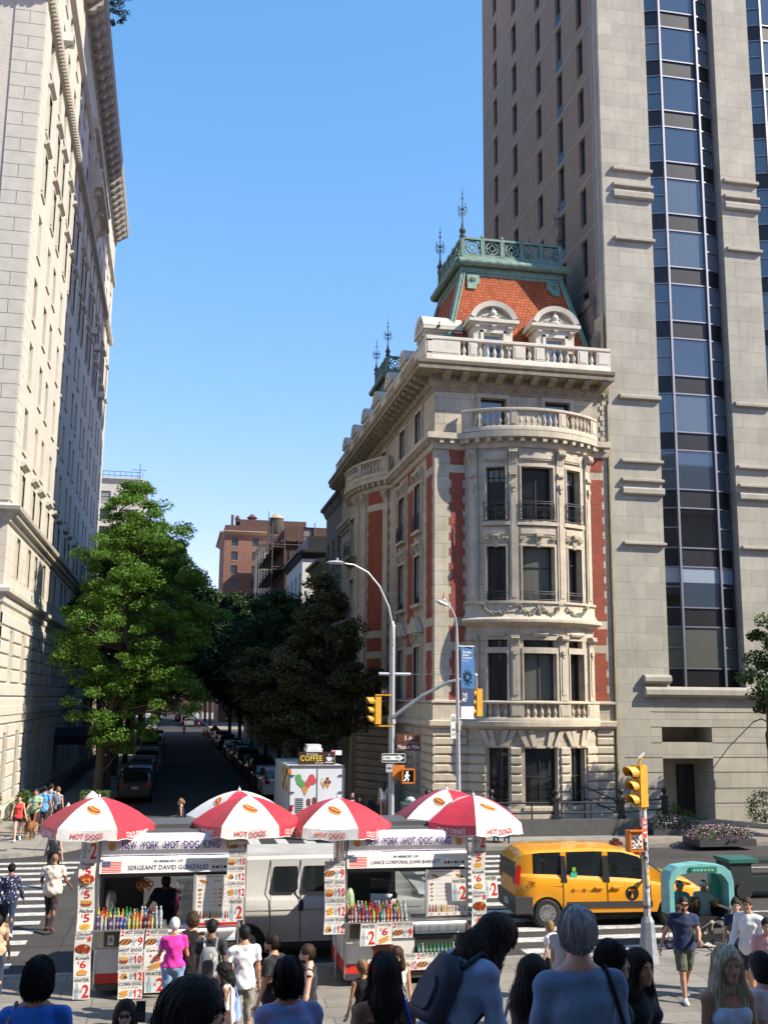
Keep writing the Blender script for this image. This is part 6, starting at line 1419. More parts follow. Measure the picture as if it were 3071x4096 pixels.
M = MB(); M.box(-2.0, -1.96, -hw-.008, -hw+.03, 1.2, 1.3); M.build('wheelchair_mark', BKS, taxi) if 0 else None
# ---- white work van parked behind the carts
VAN = dict(L=5.6, W=2.0, wr=.36, sill=.38, wheels=(-1.75, 1.75), top=[(-2.8, 1.7), (-2.75, 2.0), (-2.6, 2.1), (1.0, 2.12), (1.35, 2.02), (1.95, 1.35), (2.6, 1.2), (2.8, .95)],
           belt=[(-2.8, 1.26), (2.8, 1.15)], wins=[(.62, 1.45)], shield=(1.38, 1.92), rear=(-9, -8), tumble=.12, nose=.1, bump=DGREY, pz=.3, mir=BLK, mirror=1.4, pn='72841MG')
van = car('work_van', 'dirty white work van parked in the road behind the food carts', 'van', (3.47, 24.2, .004), 0, WVAN, VAN, detail=2)
M = MB()   # ribbed roof, door seams, smudged latch on the camera side (the van's -y side)
for k in range(7): y = -.72+k*.24; M.box(-2.65, .85, y-.05, y+.05, 2.10, 2.135)
M.build('roof_rib', WVAN, van)
for a, b in ((-1.2, -.68), (-.56, -.02)):
    M = MB(); q = [(a+.05, 1.38), (b-.05, 1.38), (b, 1.44), (b, 1.86), (b-.05, 1.92), (a+.05, 1.92), (a, 1.86), (a, 1.44)]
    M.prism(q, lambda p, t: (p[0], -(1.0-.12*max(0, (p[1]-1.24)/.75))*.985-.006*t+.002, p[1])); M.build('window', CGL, van)
for x in (-1.26, -.62, .04):
    M = MB(); M.tube([(x, -1.004, .45), (x, -1.004, 1.2), (x, -.885, 2.02)], .008, 4); M.build('door_seam', BLK, van)
M = MB(); M.box(-2.7, 2.0, -1.008, -.99, 1.02, 1.035); M.build('body_crease', _mc['darker crease'] if 'darker crease' in _mc else mat('darker crease', (.3, .29, .27), .6), van)  # thin strip along the crease, darker than the body paint
M = MB(); M.ball((-.6, -1.0, 1.12), (.05, .012, .12), 8); M.box(-.66, -.56, -1.02, -1.0, 1.0, 1.12); M.build('latch', BLK, van)
M = MB(); M.ball((-.62, -.97, 1.4), (.02, .012, .22), 8); M.build('grime_patch', DGREY, van)
# ---- ice cream and coffee truck at the mouth of the side street
it = thing('ice_cream_truck', 'white ice cream truck with brown coffee sign on its roof', 'food truck', (6.0, 47.9, .006), 0)
TW, TL, tz = 2.4, 6.2, 2.6; tx_, ty_ = 5.02, 45.9
M = MB(); M.box(tx_, tx_+TW, ty_, ty_+TL, .55, tz); M.box(tx_+.1, tx_+TW-.1, ty_+TL, ty_+TL+1.3, .5, 1.9)
M.build('body', mat('truck white enamel', (.66, .68, .70), .35, var=.05), it, **WK)
M = MB()
for x in (tx_, tx_+TW-.06): M.box(x, x+.06, ty_-.03, ty_+.03, .55, tz)
M.box(tx_, tx_+TW, ty_-.03, ty_+.03, tz-.06, tz+.03); M.tube([(tx_+TW/2+.02, ty_-.012, .6), (tx_+TW/2+.02, ty_-.012, tz-.08)], .014, 5)
for x, s in ((tx_+.06, 1), (tx_+TW-.06, -1)):
    for z in (.95, 1.5, 2.2): M.box(min(x, x+s*.18), max(x, x+s*.18), ty_-.05, ty_, z, z+.04)
M.build('door_frame', ALU, it, **WK)
M = MB(); f = lambda a, b, d=0: (a, ty_-.012-d, b)
def cone(M, cx, z, s, cols, sl=0):
    M.face([f(cx-.17*s, z), f(cx+.17*s, z), f(cx+sl*s, z-.42*s)], 0)
    for i, (dx, dz, c) in enumerate(cols): M.prism([(cx+dx*s+.1*s*math.cos(t*.628), z+dz*s+.13*s*math.sin(t*.628)) for t in range(10)], lambda p, t: f(p[0], p[1], .001+.001*i+.001*t), c)
cone(M, tx_+.62, 2.05, 1.35, [(-.18, .1, 1), (-.22, .24, 1), (.14, .1, 2), (.2, .24, 2), (-.1, .02, 1), (.1, .02, 2), (.26, .12, 2)])
for a, c in ((0, 3), (.17, 4)): cone(M, tx_+1.42+a, 2.12, .7, [(-.06, .1, c), (.05, .16, 5), (-.02, .26, c), (.1, .05, 4)])
for a, b, r in ((1.02, 1.28, .1), (.78, 1.22, .12)): M.prism([(tx_+a-.08, b-.2), (tx_+a+.08, b-.2), (tx_+a+.08, b+.1), (tx_+a, b+.17), (tx_+a-.08, b+.1)], lambda p, t: f(p[0], p[1], .001*t), 4)
for k in range(8): M.face([f(tx_+.2, .7+k*.09), f(tx_+.55, .7+k*.09), f(tx_+.55, .75+k*.09), f(tx_+.2, .75+k*.09)], 6)
M.v = [(x+.08, y, .55+(z-.55)*.86) for x, y, z in M.v]
M.build('decal', [mat('cone wafer', (.55, .26, .08), .5), mat('mint ice', (.10, .32, .10), .5), mat('berry ice', (.55, .08, .09), .5), mat('vanilla ice', (.7, .62, .45), .5), mat('chocolate ice', (.16, .05, .03), .5), mat('cream ice', (.7, .68, .62), .5), DGREY], it, **WK)
M = MB(); n0 = 0; M.box(tx_+.42, tx_+2.0, ty_+.25, ty_+.33, 3.04, 3.58, 0); g = lambda a, b: (a, ty_+.245, b)
text(M, 'COFFEE', g, tx_+.5, tx_+1.45, 3.2, 3.44, 1, .035); text(M, 'Dark Roast', g, tx_+.75, tx_+1.25, 3.46, 3.54, 2, .0, .3); text(M, 'Drip', g, tx_+1.15, tx_+1.5, 3.08, 3.16, 2, .0, .3)
M.prism([(tx_+1.62, 3.36), (tx_+1.88, 3.36), (tx_+1.82, 3.2), (tx_+1.68, 3.2)], lambda p, t: (p[0], ty_+.245-.003*t, p[1]), 2); M.box(tx_+1.58, tx_+1.92, ty_+.24, ty_+.247, 3.13, 3.16, 2); M.tube([(tx_+1.87, ty_+.24, 3.33), (tx_+1.94, ty_+.24, 3.3), (tx_+1.85, ty_+.24, 3.23)], .012, 5, 2); M.tube([(tx_+1.75, ty_+.24, 3.4), (tx_+1.72, ty_+.24, 3.45), (tx_+1.77, ty_+.24, 3.5)], .01, 5, 2)
M.v = [(x+.1*(x-tx_-1)*0+.0, y, z-.4) for x, y, z in M.v]
M.build('roof_sign', [mat('coffee brown board', (.045, .02, .012), .5), mat('coffee yellow', (.75, .55, .06), .5), WHT], it, **WK)
M = MB(); M.box(tx_+.9, tx_+1.5, ty_+1.0, ty_+1.9, tz, tz+.85); M.box(tx_+.85, tx_+1.55, ty_+.95, ty_+1.95, tz+.55, tz+.7); M.build('air_conditioner', WP, it, **WK)
M = MB(); M.box(tx_+1.95, tx_+2.4, ty_+.9, ty_+.93, tz+.42, tz+.62, 0); M.box(tx_+1.98, tx_+2.12, ty_+.885, ty_+.9, tz+.44, tz+.6, 1); M.bar((tx_+2.1, ty_+.92, tz), (tx_+2.1, ty_+.92, tz+.5), .03, m=2); M.build('small_roof_sign', [WHT, mat('pink mark', (.6, .05, .15), .5), GALV], it, **WK)
M = MB(); M.box(tx_-.02, tx_+.0, ty_+.5, ty_+2.6, 1.5, 2.5, 0)
for k in range(12): M.box(tx_-.025, tx_-.02, ty_+.55+(k % 4)*.5, ty_+.95+(k % 4)*.5, 1.55+(k//4)*.32, 1.8+(k//4)*.32, 1+k % 3)
M.build('side_menu', [mat('menu yellow', (.6, .45, .08), .5), mat('menu orange', (.5, .16, .03), .5), WHT, mat('menu brown', (.12, .06, .03), .5)], it, **WK)
for y in (ty_+1.1, ty_+TL-.6):
    for x in (tx_+.15, tx_+TW-.15): M = MB(); M.tube([(x-.13, y, .4), (x+.13, y, .4)], .4, 18); M.build('wheel', TYRE, it, 40, world=True)
for x in (tx_+.12, tx_+TW-.12): M = MB(); M.box(x-.06, x+.06, ty_-.05, ty_, .75, .95); M.build('tail_lamp', TAILR, it, **WK)
M = MB(); M.box(tx_-.05, tx_+.1, ty_-.1, ty_+.1, 2.3, 2.45); M.build('marker_lamp', ORAP, it, **WK)
# ---- pedicab with teal hood
pc = thing('pedicab', 'teal hooded pedicab carrying two people in front of the taxi', 'pedicab', (12.0, 23.4, .004))
TEAL = mat('teal hood canvas', (.035, .28, .27), .55, var=.12, vs=5); TEALL = mat('pale teal vinyl', (.16, .42, .42), .45, var=.2, vs=5)
px, py = 12.0, 23.4; PCS = Vector((12.0, 23.4, .004))
M = MB(); prof = [(-.98, 1.05), (-.98, 1.95), (-.9, 2.2), (-.7, 2.33), (0, 2.4), (.7, 2.33), (.9, 2.18), (.98, 1.92), (.98, 1.2)]; inner = [(-.84, 1.05), (-.84, 1.88), (-.74, 2.05), (-.6, 2.13), (0, 2.18), (.6, 2.12), (.72, 2.02), (.82, 1.86), (.82, 1.2)]
for (a, b), (c, d) in zip(zip(prof, prof[1:]), zip(inner, inner[1:])):
    A = [M.P((px+q[0], py+y, q[1]-.1)) for y in (-.2, .35) for q in (a, b)]; Bq = [M.P((px+q[0], py+y, q[1]-.1)) for y in (-.2, .35) for q in (c, d)]
    M.idx((A[0], A[1], A[3], A[2])); M.idx((Bq[0], Bq[2], Bq[3], Bq[1])); M.idx((A[0], Bq[0], Bq[1], A[1])); M.idx((A[2], A[3], Bq[3], Bq[2]))
M.build('hood', TEALL, pc, 50, world=True)
M = MB(); M.box(px+.55, px+.83, py+.3, py+.5, 1.1, 1.95); M.build('hood_side', TEAL, pc, **WK)
M = MB(); M.box(px-.35, px+.45, py-.25, py-.21, 2.06, 2.22, 0); text(M, 'PEDICAB TOURS', lambda a, b: (a, py-.605, b), px-.28, px+.38, 2.1, 2.18, 1, .01) if 0 else None
for k in range(6): M.box(px-.28+k*.11, px-.2+k*.11, py-.255, py-.25, 2.11, 2.17, 1)
M.build('hood_panel', [mat('dark green panel', (.02, .15, .07), .5), TEALL], pc, **WK)
M = MB(); M.box(px-.75, px+.75, py-.1, py+.5, .55, .85); M.box(px-.75, px+.75, py+.4, py+.55, .85, 1.3); M.box(px-.8, px-.7, py-.3, py+.5, .5, 1.05); M.box(px+.7, px+.8, py-.3, py+.5, .5, 1.05); M.box(px-.75, px+.75, py-.75, py-.1, .34, .4); M.build('seat', BLK, pc, **WK)
for s in (-.92, .92):
    M = MB(); M.tube([(px+s+.3*math.cos(t*.314)*1.0 if 0 else px+s, py+.33*math.cos(t*.314)+.1, .34+.33*math.sin(t*.314)) for t in range(21)], .025, 6); w_ = M.build('wheel', TYRE, pc, world=True)
    M = MB()
    for k in range(8): M.bar((px+s, py+.1, .34), (px+s, py+.1+.32*math.cos(k*.785), .34+.32*math.sin(k*.785)), .008)
    M.build('spokes', STEEL, w_, world=True)
M = MB(); M.tube([(px, py-2.2+.33*math.cos(t*.314), .34+.33*math.sin(t*.314)) for t in range(21)], .025, 6); M.build('wheel', TYRE, pc, **WK)
M = MB(); M.tube([(px, py-.7, .4), (px, py-1.4, .45), (px, py-1.9, .85), (px, py-2.2, .34)], .03, 6); M.tube([(px, py-1.9, .85), (px, py-1.85, 1.1), (px-.25, py-1.7, 1.15)], .02, 6); M.tube([(px, py-1.85, 1.1), (px+.25, py-1.7, 1.15)], .02, 6); M.tube([(px, py-1.4, .45), (px, py-1.25, .9)], .025, 6); M.box(px-.1, px+.1, py-1.35, py-1.05, .9, .95); M.tube([(px-.7, py-.6, .45), (px-.2, py-1.0, .9), (px+.5, py-.7, .8)], .02, 6); M.build('frame', STEEL, pc, **WK)
pc.location = (11.85, 22.95, .004); pc.scale = (.8, .8, .8)
# dark teal litter bins on wheels at the right edge
bn = thing('litter_cart', 'dark box topped litter cart on wheels at the right edge of the avenue', 'bin', (16.4, 28.6, .004))
M = MB(); M.box(15.55, 16.2, 28.2, 29, .2, 1.0); M.box(16.2, 18.4, 28.3, 28.9, .95, 1.05); M.box(16.2, 18.2, 28.3, 29, .2, .6)
M.build('body', mat('dark green black', (.02, .03, .03), .5), bn, **WK); M = MB(); M.box(15.5, 16.4, 28.15, 29.05, 1.0, 1.1); M.build('lid', mat('dark teal lid', (.02, .12, .10), .5), bn, **WK)
for x in (15.9, 17.8): M = MB(); M.tube([(x, 28.1, .25), (x, 28.25, .25)], .24, 12); M.build('wheel', TYRE, bn, **WK)
# ------------------------------------------------------------------ the two hot dog carts
PAP = mat('laminated paper', (.74, .72, .68), .4); PRED = mat('price red', (.62, .02, .015), .4); PBLK = mat('print black', (.02, .02, .025), .4)
PTAN = mat('bun tan', (.60, .30, .07), .5); PBRN = mat('grilled brown', (.17, .05, .02), .5); PYEL = mat('fries yellow', (.75, .45, .06), .5); PBLU = mat('bottle print blue', (.35, .50, .60), .4); PGRY = mat('print grey', (.32, .32, .34), .5); PRB = mat('chicken red', (.38, .05, .015), .5); PPUR = mat('sign purple', (.055, .018, .17), .4); PNAV = mat('sign navy', (.04, .05, .16), .4)
PM = [PAP, PRED, PBLK, PTAN, PBRN, PYEL, PBLU, PGRY, PRB, PPUR, PNAV, WHT]
def blob(M, f, cx, cz, a, b, m, ang=0., d=.0, n=12):
    c, s = math.cos(ang), math.sin(ang); M.face([f(cx+a*math.cos(t)*c-b*math.sin(t)*s, cz+a*math.cos(t)*s+b*math.sin(t)*c, d) for t in [2*math.pi*k/n for k in range(n)]], m)
def bottlepic(M, f, cx, z, h, m=6, d=.003):
    w = h*.15; M.face([f(cx+x*w, z+y*h, d) for x, y in ((-1, 0), (1, 0), (1, .62), (.35, .85), (.35, 1), (-.35, 1), (-.35, .85), (-1, .62))], m); M.face([f(cx-w, z+h*.42, d+.001), f(cx+w, z+h*.42, d+.001), f(cx+w, z+h*.58, d+.001), f(cx-w, z+h*.58, d+.001)], 7)
def pic(M, f, kind, cx, cz, w, h):
    g = random.Random(hash(kind) % 97 if False else len(kind)*7)
    if kind == 'dogs':
        for i in (-1, 1):
            blob(M, f, cx+i*w*.2, cz, w*.42, h*.24, 4, .8, .003)
            for k in range(4): blob(M, f, cx+i*w*.2+(k-1.5)*w*.13, cz+(k-1.5)*h*.15, w*.05, h*.2, 3, -.5, .005, 6)
    elif kind == 'hotdog': blob(M, f, cx, cz, w*.5, h*.34, 3, -.3, .003); blob(M, f, cx, cz+h*.05, w*.53, h*.15, 8, -.3, .005); blob(M, f, cx, cz+h*.05, w*.42, h*.03, 5, -.3, .007)
    elif kind == 'pretzel':
        for x, z, r in ((-.22, .1, .26), (.22, .1, .26), (0, -.12, .26)): M.tube([f(cx+x*w+r*w*math.cos(t*.6), cz+z*h+r*h*1.1*math.sin(t*.6), .004) for t in range(12)], w*.045, 4, 3 if z < 0 else 8)
    elif kind == 'fries':
        for k in range(11): x = cx+(k-5)*w*.07; M.face([f(x-w*.03, cz-h*.1, .004+k*.0003), f(x+w*.03, cz-h*.1, .004+k*.0003), f(x+w*.03+(k-5)*w*.01, cz+h*(.2+.2*g.random()), .004+k*.0003), f(x-w*.03+(k-5)*w*.01, cz+h*(.25+.15*g.random()), .004+k*.0003)], 5 if k % 2 else 3)
        M.face([f(cx-w*.45, cz, .008), f(cx-w*.3, cz-h*.35, .008), f(cx+w*.3, cz-h*.35, .008), f(cx+w*.45, cz, .008), f(cx, cz-h*.15, .008)], 8)
    elif kind == 'stick': 
        blob(M, f, cx, cz, w*.5, h*.42, 4, 0, .003)
        for k in range(22): blob(M, f, cx+g.uniform(-.38, .38)*w, cz+g.uniform(-.3, .3)*h, w*.09, h*.1, g.choice((8, 8, 1, 3)), g.uniform(0, 3), .004+k*.0002, 6)
    elif kind in ('nachos', 'knish', 'bun'):
        blob(M, f, cx, cz, w*.4, h*.36, 3 if kind != 'nachos' else 5, 0, .003)
        for k in range(9): blob(M, f, cx+g.uniform(-.28, .28)*w, cz+g.uniform(-.2, .25)*h, w*.08, h*.08, g.choice((5, 3, 3)), g.uniform(0, 3), .004+k*.0003, 6)
        if kind == 'knish': M.face([f(cx-w*.4, cz-h*.02, .008), f(cx-w*.3, cz-h*.32, .008), f(cx+w*.3, cz-h*.32, .008), f(cx+w*.4, cz-h*.02, .008)], 3)
    elif kind == 'corn':
        for k in (-1, 1): blob(M, f, cx, cz+k*h*.17, w*.45, h*.17, 3, .25, .003+.002*(k+1)); M.face([f(cx+w*.35, cz+k*h*.17+h*.1, .003), f(cx+w*.6, cz+k*h*.17+h*.2, .003), f(cx+w*.6, cz+k*h*.17+h*.23, .003), f(cx+w*.35, cz+k*h*.17+h*.14, .003)], 5)
    elif kind == 'chicken':
        for k in range(7): blob(M, f, cx+g.uniform(-.25, .25)*w, cz+g.uniform(-.25, .25)*h, w*.2, h*.16, g.choice((3, 3, 4, 5)), g.uniform(0, 3), .003+k*.0006)
def segment(M, f, x0, x1, zt, h, s):
    w = x1-x0; t = s[0]; k = s[1:]
    F = lambda a, b, d=0.: f(x0+a*w, zt-h+b*h, .001+d)
    def tx(st, a, b, c, e, m, bold=.04, sh=0.): text(M, st, lambda p, q: F(p, q, .006), a, b, c, e, m, bold, sh)
    M.face([F(.0, .985, .001), F(1, .985, .001), F(1, 1, .001), F(0, 1, .001)], 7)
    if t == 'water': tx('WATER', .06, .94, .78, .94, 2, .05); bottlepic(M, F, .22, .04, .7); tx('$', .42, .52, .3, .45, 1); tx('2', .54, .94, .08, .66, 1, .06)
    elif t == 'price': bottlepic(M, F, .24, .1, .85); tx('$', .44, .54, .38, .55, 1); tx('2', .56, .95, .08, .88, 1, .06)
    elif t == 'item':
        ttl, pr, kd = k; tx(ttl, .1, .92, .79, .95, 2, .05, .3); tx('$', .24, .34, .58, .72, 1); tx(pr, .38, .74, .4, .74, 1, .05); pic(M, F, kd, .5, .2, .8, .36)
    elif t == 'stick': tx('Chicken', .06, .94, .84, .96, 2, .05, .3); tx('Stick', .06, .6, .68, .81, 2, .05, .3); tx('$', .64, .72, .7, .8, 1); tx('8', .75, .98, .58, .8, 1, .05); pic(M, F, 'stick', .5, .26, .95, .5)
    elif t == 'combo':
        ttl, pr, kd = k; tx(ttl, .04, .96, .76, .95, 2, .045); tx('Fries & Water', .12, .88, .62, .72, 7, .01, .25); pic(M, F, kd, .24, .3, .44, .56); bottlepic(M, F, .54, .12, .42); tx('$', .62, .69, .32, .48, 1); tx(pr, .7, .98, .08, .54, 1, .05)
    elif t == 'two':
        tx('2', .03, .18, .66, .95, 1, .05); tx('HOT DOGS', .22, .98, .74, .95, 2, .045); tx('FRIES & WATER', .24, .94, .63, .7, 7, .0); pic(M, F, 'dogs', .26, .32, .46, .58); bottlepic(M, F, .6, .1, .44); tx('$', .68, .74, .32, .48, 1); tx('9', .77, .97, .08, .56, 1, .05)
def poster(label, x0, x1, zt, segs, y, sway=.012, name='poster'):
    M = MB(); H = sum(s[0] for s in segs); f = lambda x, z, d=0.: (x+sway*math.sin(z*5), y-d+.01*math.sin(z*7+x*3), z)
    n = 14; M.grid(lambda a, b: f(x0+(x1-x0)*a, zt-H+H*b, 0), 3, n, 0); M.grid(lambda a, b: f(x0+(x1-x0)*a, zt-H+H*b, -.006), 3, n, 0); z = zt
    for s in segs: segment(M, f, x0, x1, z, s[0], s[1:]); z -= s[0]
    return M.build(name, PM, None, label=label, cat='poster')
BOTC = {'orange': (.70, .16, .02), 'red': (.45, .02, .02), 'green': (.02, .22, .06), 'clear': (.42, .48, .5), 'blue': (.02, .10, .40), 'yellow': (.6, .5, .04), 'cola': (.03, .012, .01), 'teal': (.02, .28, .24), 'purple': (.16, .04, .2), 'lime': (.3, .45, .05)}
bproto = {}
def bottle(col, x, y, z, cart, grp, sc=1.):
    key = (col, cart)
    if key in bproto: return copy_tree(bproto[key], None, (x, y, z), sc=sc)
    c = tuple(v*.72+.01 for v in BOTC[col]); M = MB(); M.lathe([(.026, 0), (.031, .01), (.031, .07)], (0, 0, 0), 8, 0); M.lathe([(.032, .07), (.032, .125)], (0, 0, 0), 8, 1); M.lathe([(.031, .125), (.03, .15), (.012, .195), (.012, .205)], (0, 0, 0), 8, 0); M.lathe([(.015, .205), (.015, .225)], (0, 0, 0), 8, 2)
    lab = {'clear': 'clear water'}.get(col, col)
    o = M.build('drink_bottle', [mat(col+' drink', c, .08, spec=.8, coat=.5), mat(col+' label', tuple(min(.7, v*.6+.25) for v in c), .4), mat(col+' cap', (.6, .6, .6) if col in ('clear', 'blue', 'purple') else c, .4)], None, 40, label=f'{lab} drink bottle standing in the rows on the {cart} cart', cat='bottle', group=grp)
    o.location = (x, y, z); bproto[key] = o; return o
def cart(side, X0, X1, name2, flagw):
    t = thing('food_cart', f'{side} white and red hot dog cart under striped umbrellas', 'food cart', (X0, 20.45, .15)); YF_ = 20.45; YB_ = 21.95; W_ = X1-X0
    def b(name, mt, fn): M = MB(); fn(M); return M.build(name, mt, t, **WK)
    b('body', WP, lambda M: (M.box(X0, X1, YF_, YB_, .38, .97), M.box(X0, X0+.03, YF_, YB_, .97, 2.2), M.box(X1-.03, X1, YF_, YB_, .97, 2.2)))
    b('red_stripe', REDP, lambda M: (M.box(X0-.004, X1+.004, YF_-.006, YF_, .38, .55), M.box(X0-.006, X0, YF_, YB_, .38, .6)))
    b('bumper', DGREY, lambda M: M.box(X0+.02, X1-.02, YF_-.02, YB_-.04, .27, .376))
    b('steel_panel', STEEL, lambda M: (M.box(X0+.03, X0+.95, YF_-.008, YF_+.05, .98, 1.3), M.box(X0+.03, X1-.03, YF_, YF_+.3, 1.18, 1.3), M.box(X0, X0+.035, YF_-.02, YF_+.04, .3, 2.95), M.box(X1-.035, X1, YF_-.02, YF_+.04, .3, 2.95), M.box(X0, X0+.035, YB_-.04, YB_, .3, 2.95), M.box(X1-.035, X1, YB_-.04, YB_, .3, 2.95)))
    b('counter', STEEL, lambda M: M.box(X0-.02, X1+.02, YF_-.2, YF_+.4, 1.3, 1.33))
    b('light_strip', mat('lit strip', (.8, .8, .85), .4, emit=(1, .95, 1), es=1.6), lambda M: (M.box(X0+1.05, X1-.06, YF_-.05, YF_-.03, 1.235, 1.27), M.box(X0+.04, X1-.04, YF_-.04, YF_-.02, 2.52, 2.55)))
    b('recess_shade', mat('painted recess shade', (.03, .03, .03), .6), lambda M: M.box(X0+1.35, X1-.06, YF_-.003, YF_+.01, .66, 1.02))  # flat dark panel painted as the shade inside the drinks recess
    b('drinks_banner', [mat('ice blue print', (.45, .58, .68), .4), PBLU, WHT], lambda M: (M.box(X0+1.35, X1-.06, YF_-.02, YF_-.01, 1.05, 1.22, 2), [M.box(X0+1.35+.0, X1-.06, YF_-.022, YF_-.02, 1.05, 1.1, 0)], [bottlepic(M, lambda a, c, d=0: (a, YF_-.024-d, c), X0+1.45+k*.18, 1.08, .12, 1) for k in range(5)]))
    # window opening: back wall, hood and shelf inside
    b('interior', mat('dim cart steel', (.10, .10, .10), .4, metal=.6), lambda M: (M.box(X0+.04, X0+.8 if side == 'left' else X0+.75, YB_-.08, YB_-.03, 1.0, 2.2), M.box(X0+.05, X1-.05, YF_+.35, YB_, 1.02, 1.1), M.box(X0+.04, X1-.04, YF_+.05, YB_-.03, 2.18, 2.24)))
    b('side_glass', glassmat('cart glass', (.75, .8, .8), .08) if 'cart glass' not in bpy.data.materials else bpy.data.materials['cart glass'], lambda M: M.box(X0+.98, X1-.76, YF_+.02, YF_+.025, 1.36, 2.18) if side == 'right' else M.box(X0+1.4, X1-.8, YF_+.02, YF_+.025, 1.36, 2.18))
    def menu(M):
        x0, x1, z0, z1 = X1-.80, X1-.04, 1.37, 2.21; M.box(x0, x1, YF_-.04, YF_-.02, z0, z1, 0); M.box(x0-.05, x0, YF_-.05, YF_, z0-.02, z1+.02, 7) 
        f = lambda a, c, d=0.: (x0+a*(x1-x0), YF_-.042-d, z0+c*(z1-z0))
        text(M, 'The Best Grilled Hot Dogs in New York', lambda a, c: f(a, c, .002), .05, .95, .94, .975, 1, .01)
        pic(M, f, 'hotdog', .18, .86, .2, .1); pic(M, f, 'hotdog', .82, .86, .2, .1); text(M, 'All Beef', lambda a, c: f(a, c, .002), .42, .6, .86, .89, 2, .0)
        text(M, 'Regular $4', lambda a, c: f(a, c, .002), .06, .3, .77, .80, 7, .0); text(M, 'Double $7', lambda a, c: f(a, c, .002), .68, .92, .77, .80, 7, .0)
        for k in range(5):
            for q in (0, 1):
                if flagw and q: continue
                pic(M, f, ('pretzel', 'fries', 'chicken', 'hotdog', 'bun')[(k+q) % 5], .1+q*.48, .69-k*.085, .09, .05)
                text(M, ('Hot Pretzel', 'French Fries', 'Chicken Nugget', 'Chicken Stick', 'Corn Dog')[(k+q*2) % 5], lambda a, c: f(a, c, .002), .2+q*.48, .38+q*.48, .68-k*.085, .70-k*.085, 7, .0)
                text(M, '$5', lambda a, c: f(a, c, .002), .42+q*.45, .47+q*.45, .675-k*.085, .71-k*.085, 1, .02)
        M.face([f(.5, .3, .001), f(.505, .3, .001), f(.505, .72, .001), f(.5, .72, .001)], 7)
        for k, c in enumerate((8, 8, 4, 5, 4, 5, 3, 5, 6, 8, 10, 6, 7)): bottlepic(M, f, .05+k*.075, .09, .16, c)
        for k in range(5): text(M, '$3', lambda a, c: f(a, c, .002), .06+k*.2, .12+k*.2, .02, .06, 1, .02)
        if side == 'left': M.box(x0, x1, YF_-.045, YF_-.02, z0-.06, z0-.005, 1)
    b('menu_board', PM, menu)
    def mem(M):
        f = lambda x, z, d=0.: (x, YF_-.08-d+(z-2.27)*.2, z)
        M.hexa([f(X0+.02, 2.27), f(X1-.02, 2.27), (X1-.02, YF_, 2.27), (X0+.02, YF_, 2.27), f(X0+.02, 2.52), f(X1-.02, 2.52), (X1-.02, YF_, 2.52), (X0+.02, YF_, 2.52)], 0)
        x, h = X0+.06, .19
        for k in range(7): M.face([f(x, 2.29+k*h/7, .002), f(x+.34, 2.29+k*h/7, .002), f(x+.34, 2.29+(k+.55)*h/7, .002), f(x, 2.29+(k+.55)*h/7, .002)], 1)
        M.face([f(x, 2.39, .004), f(x+.15, 2.39, .004), f(x+.15, 2.48, .004), f(x, 2.48, .004)], 10)
        for k in range(12): blob(M, lambda a, c, d=0: f(a, c, .006), x+.02+(k % 4)*.035, 2.405+(k//4)*.028, .006, .006, 11, 0, 0, 4)
        text(M, 'IN MEMORY OF', lambda a, c: f(a, c, .004), X0+.98*W_/2.56, X0+1.5*W_/2.56, 2.445, 2.49, 10, .02)
        text(M, name2, lambda a, c: f(a, c, .004), X0+.52*W_/2.56, X0+1.96*W_/2.56, 2.32, 2.4, 10, .01)
        text(M, 'KILLED IN ACTION', lambda a, c: f(a, c, .004), X0+2.02*W_/2.56, X0+2.42*W_/2.56, 2.45, 2.475, 7, .0, .2)
        for k in range(6): blob(M, lambda a, c, d=0: f(a, c, .004), X0+2.06*W_/2.56+k*.07, 2.35, .027, .027, (8, 2, 7, 2, 7, 2)[k])
    b('memorial_panel', PM, mem)
    def sign(M):
        q = [(0, 2.57), (-.05, 2.6), (-.09, 2.68), (-.1, 2.76), (-.09, 2.84), (-.05, 2.92), (0, 2.94)]
        for (a, z0), (c, z1) in zip(q, q[1:]): M.face([(X0+.04, YF_+a, z0), (X1-.04, YF_+a, z0), (X1-.04, YF_+c, z1), (X0+.04, YF_+c, z1)], 0)
        M.box(X0+.04, X1-.04, YF_, YF_+.2, 2.57, 2.94, 0)
        f = lambda x, z: (x, YF_-.118, z); s = W_/2.56
        for st, a, c in (('NEW', .40, .66), ('YORK', .74, 1.06), ('HOT', 1.16, 1.42), ('DOG', 1.5, 1.78), ('KING', 1.86, 2.16)): text(M, st, f, X0+a*s, X0+c*s, 2.69, 2.83, 9, .03)
        for x in (X0+.22*s, X0+2.34*s): blob(M, lambda a, c, d=0: (a, YF_-.108, c), x, 2.74, .065, .075, 3); M.face([(x-.04, YF_-.112, 2.8), (x+.04, YF_-.112, 2.8), (x+.05, YF_-.112, 2.87), (x+.02, YF_-.112, 2.83), (x, YF_-.112, 2.88), (x-.02, YF_-.112, 2.83), (x-.05, YF_-.112, 2.87)], 5)
    PM2 = [mat('sign vinyl white', (.72, .70, .74), .25)]+PM[1:]
    b('header_sign', PM2, sign)
    b('roof', mat('dark roof metal', (.09, .09, .095), .5), lambda M: (M.box(X0+.02, X1-.02, YF_+.2, YB_, 2.55, 2.98), M.box(X0-.1, X1+.1, YF_+.5, YB_+.1, 2.98, 3.06)))
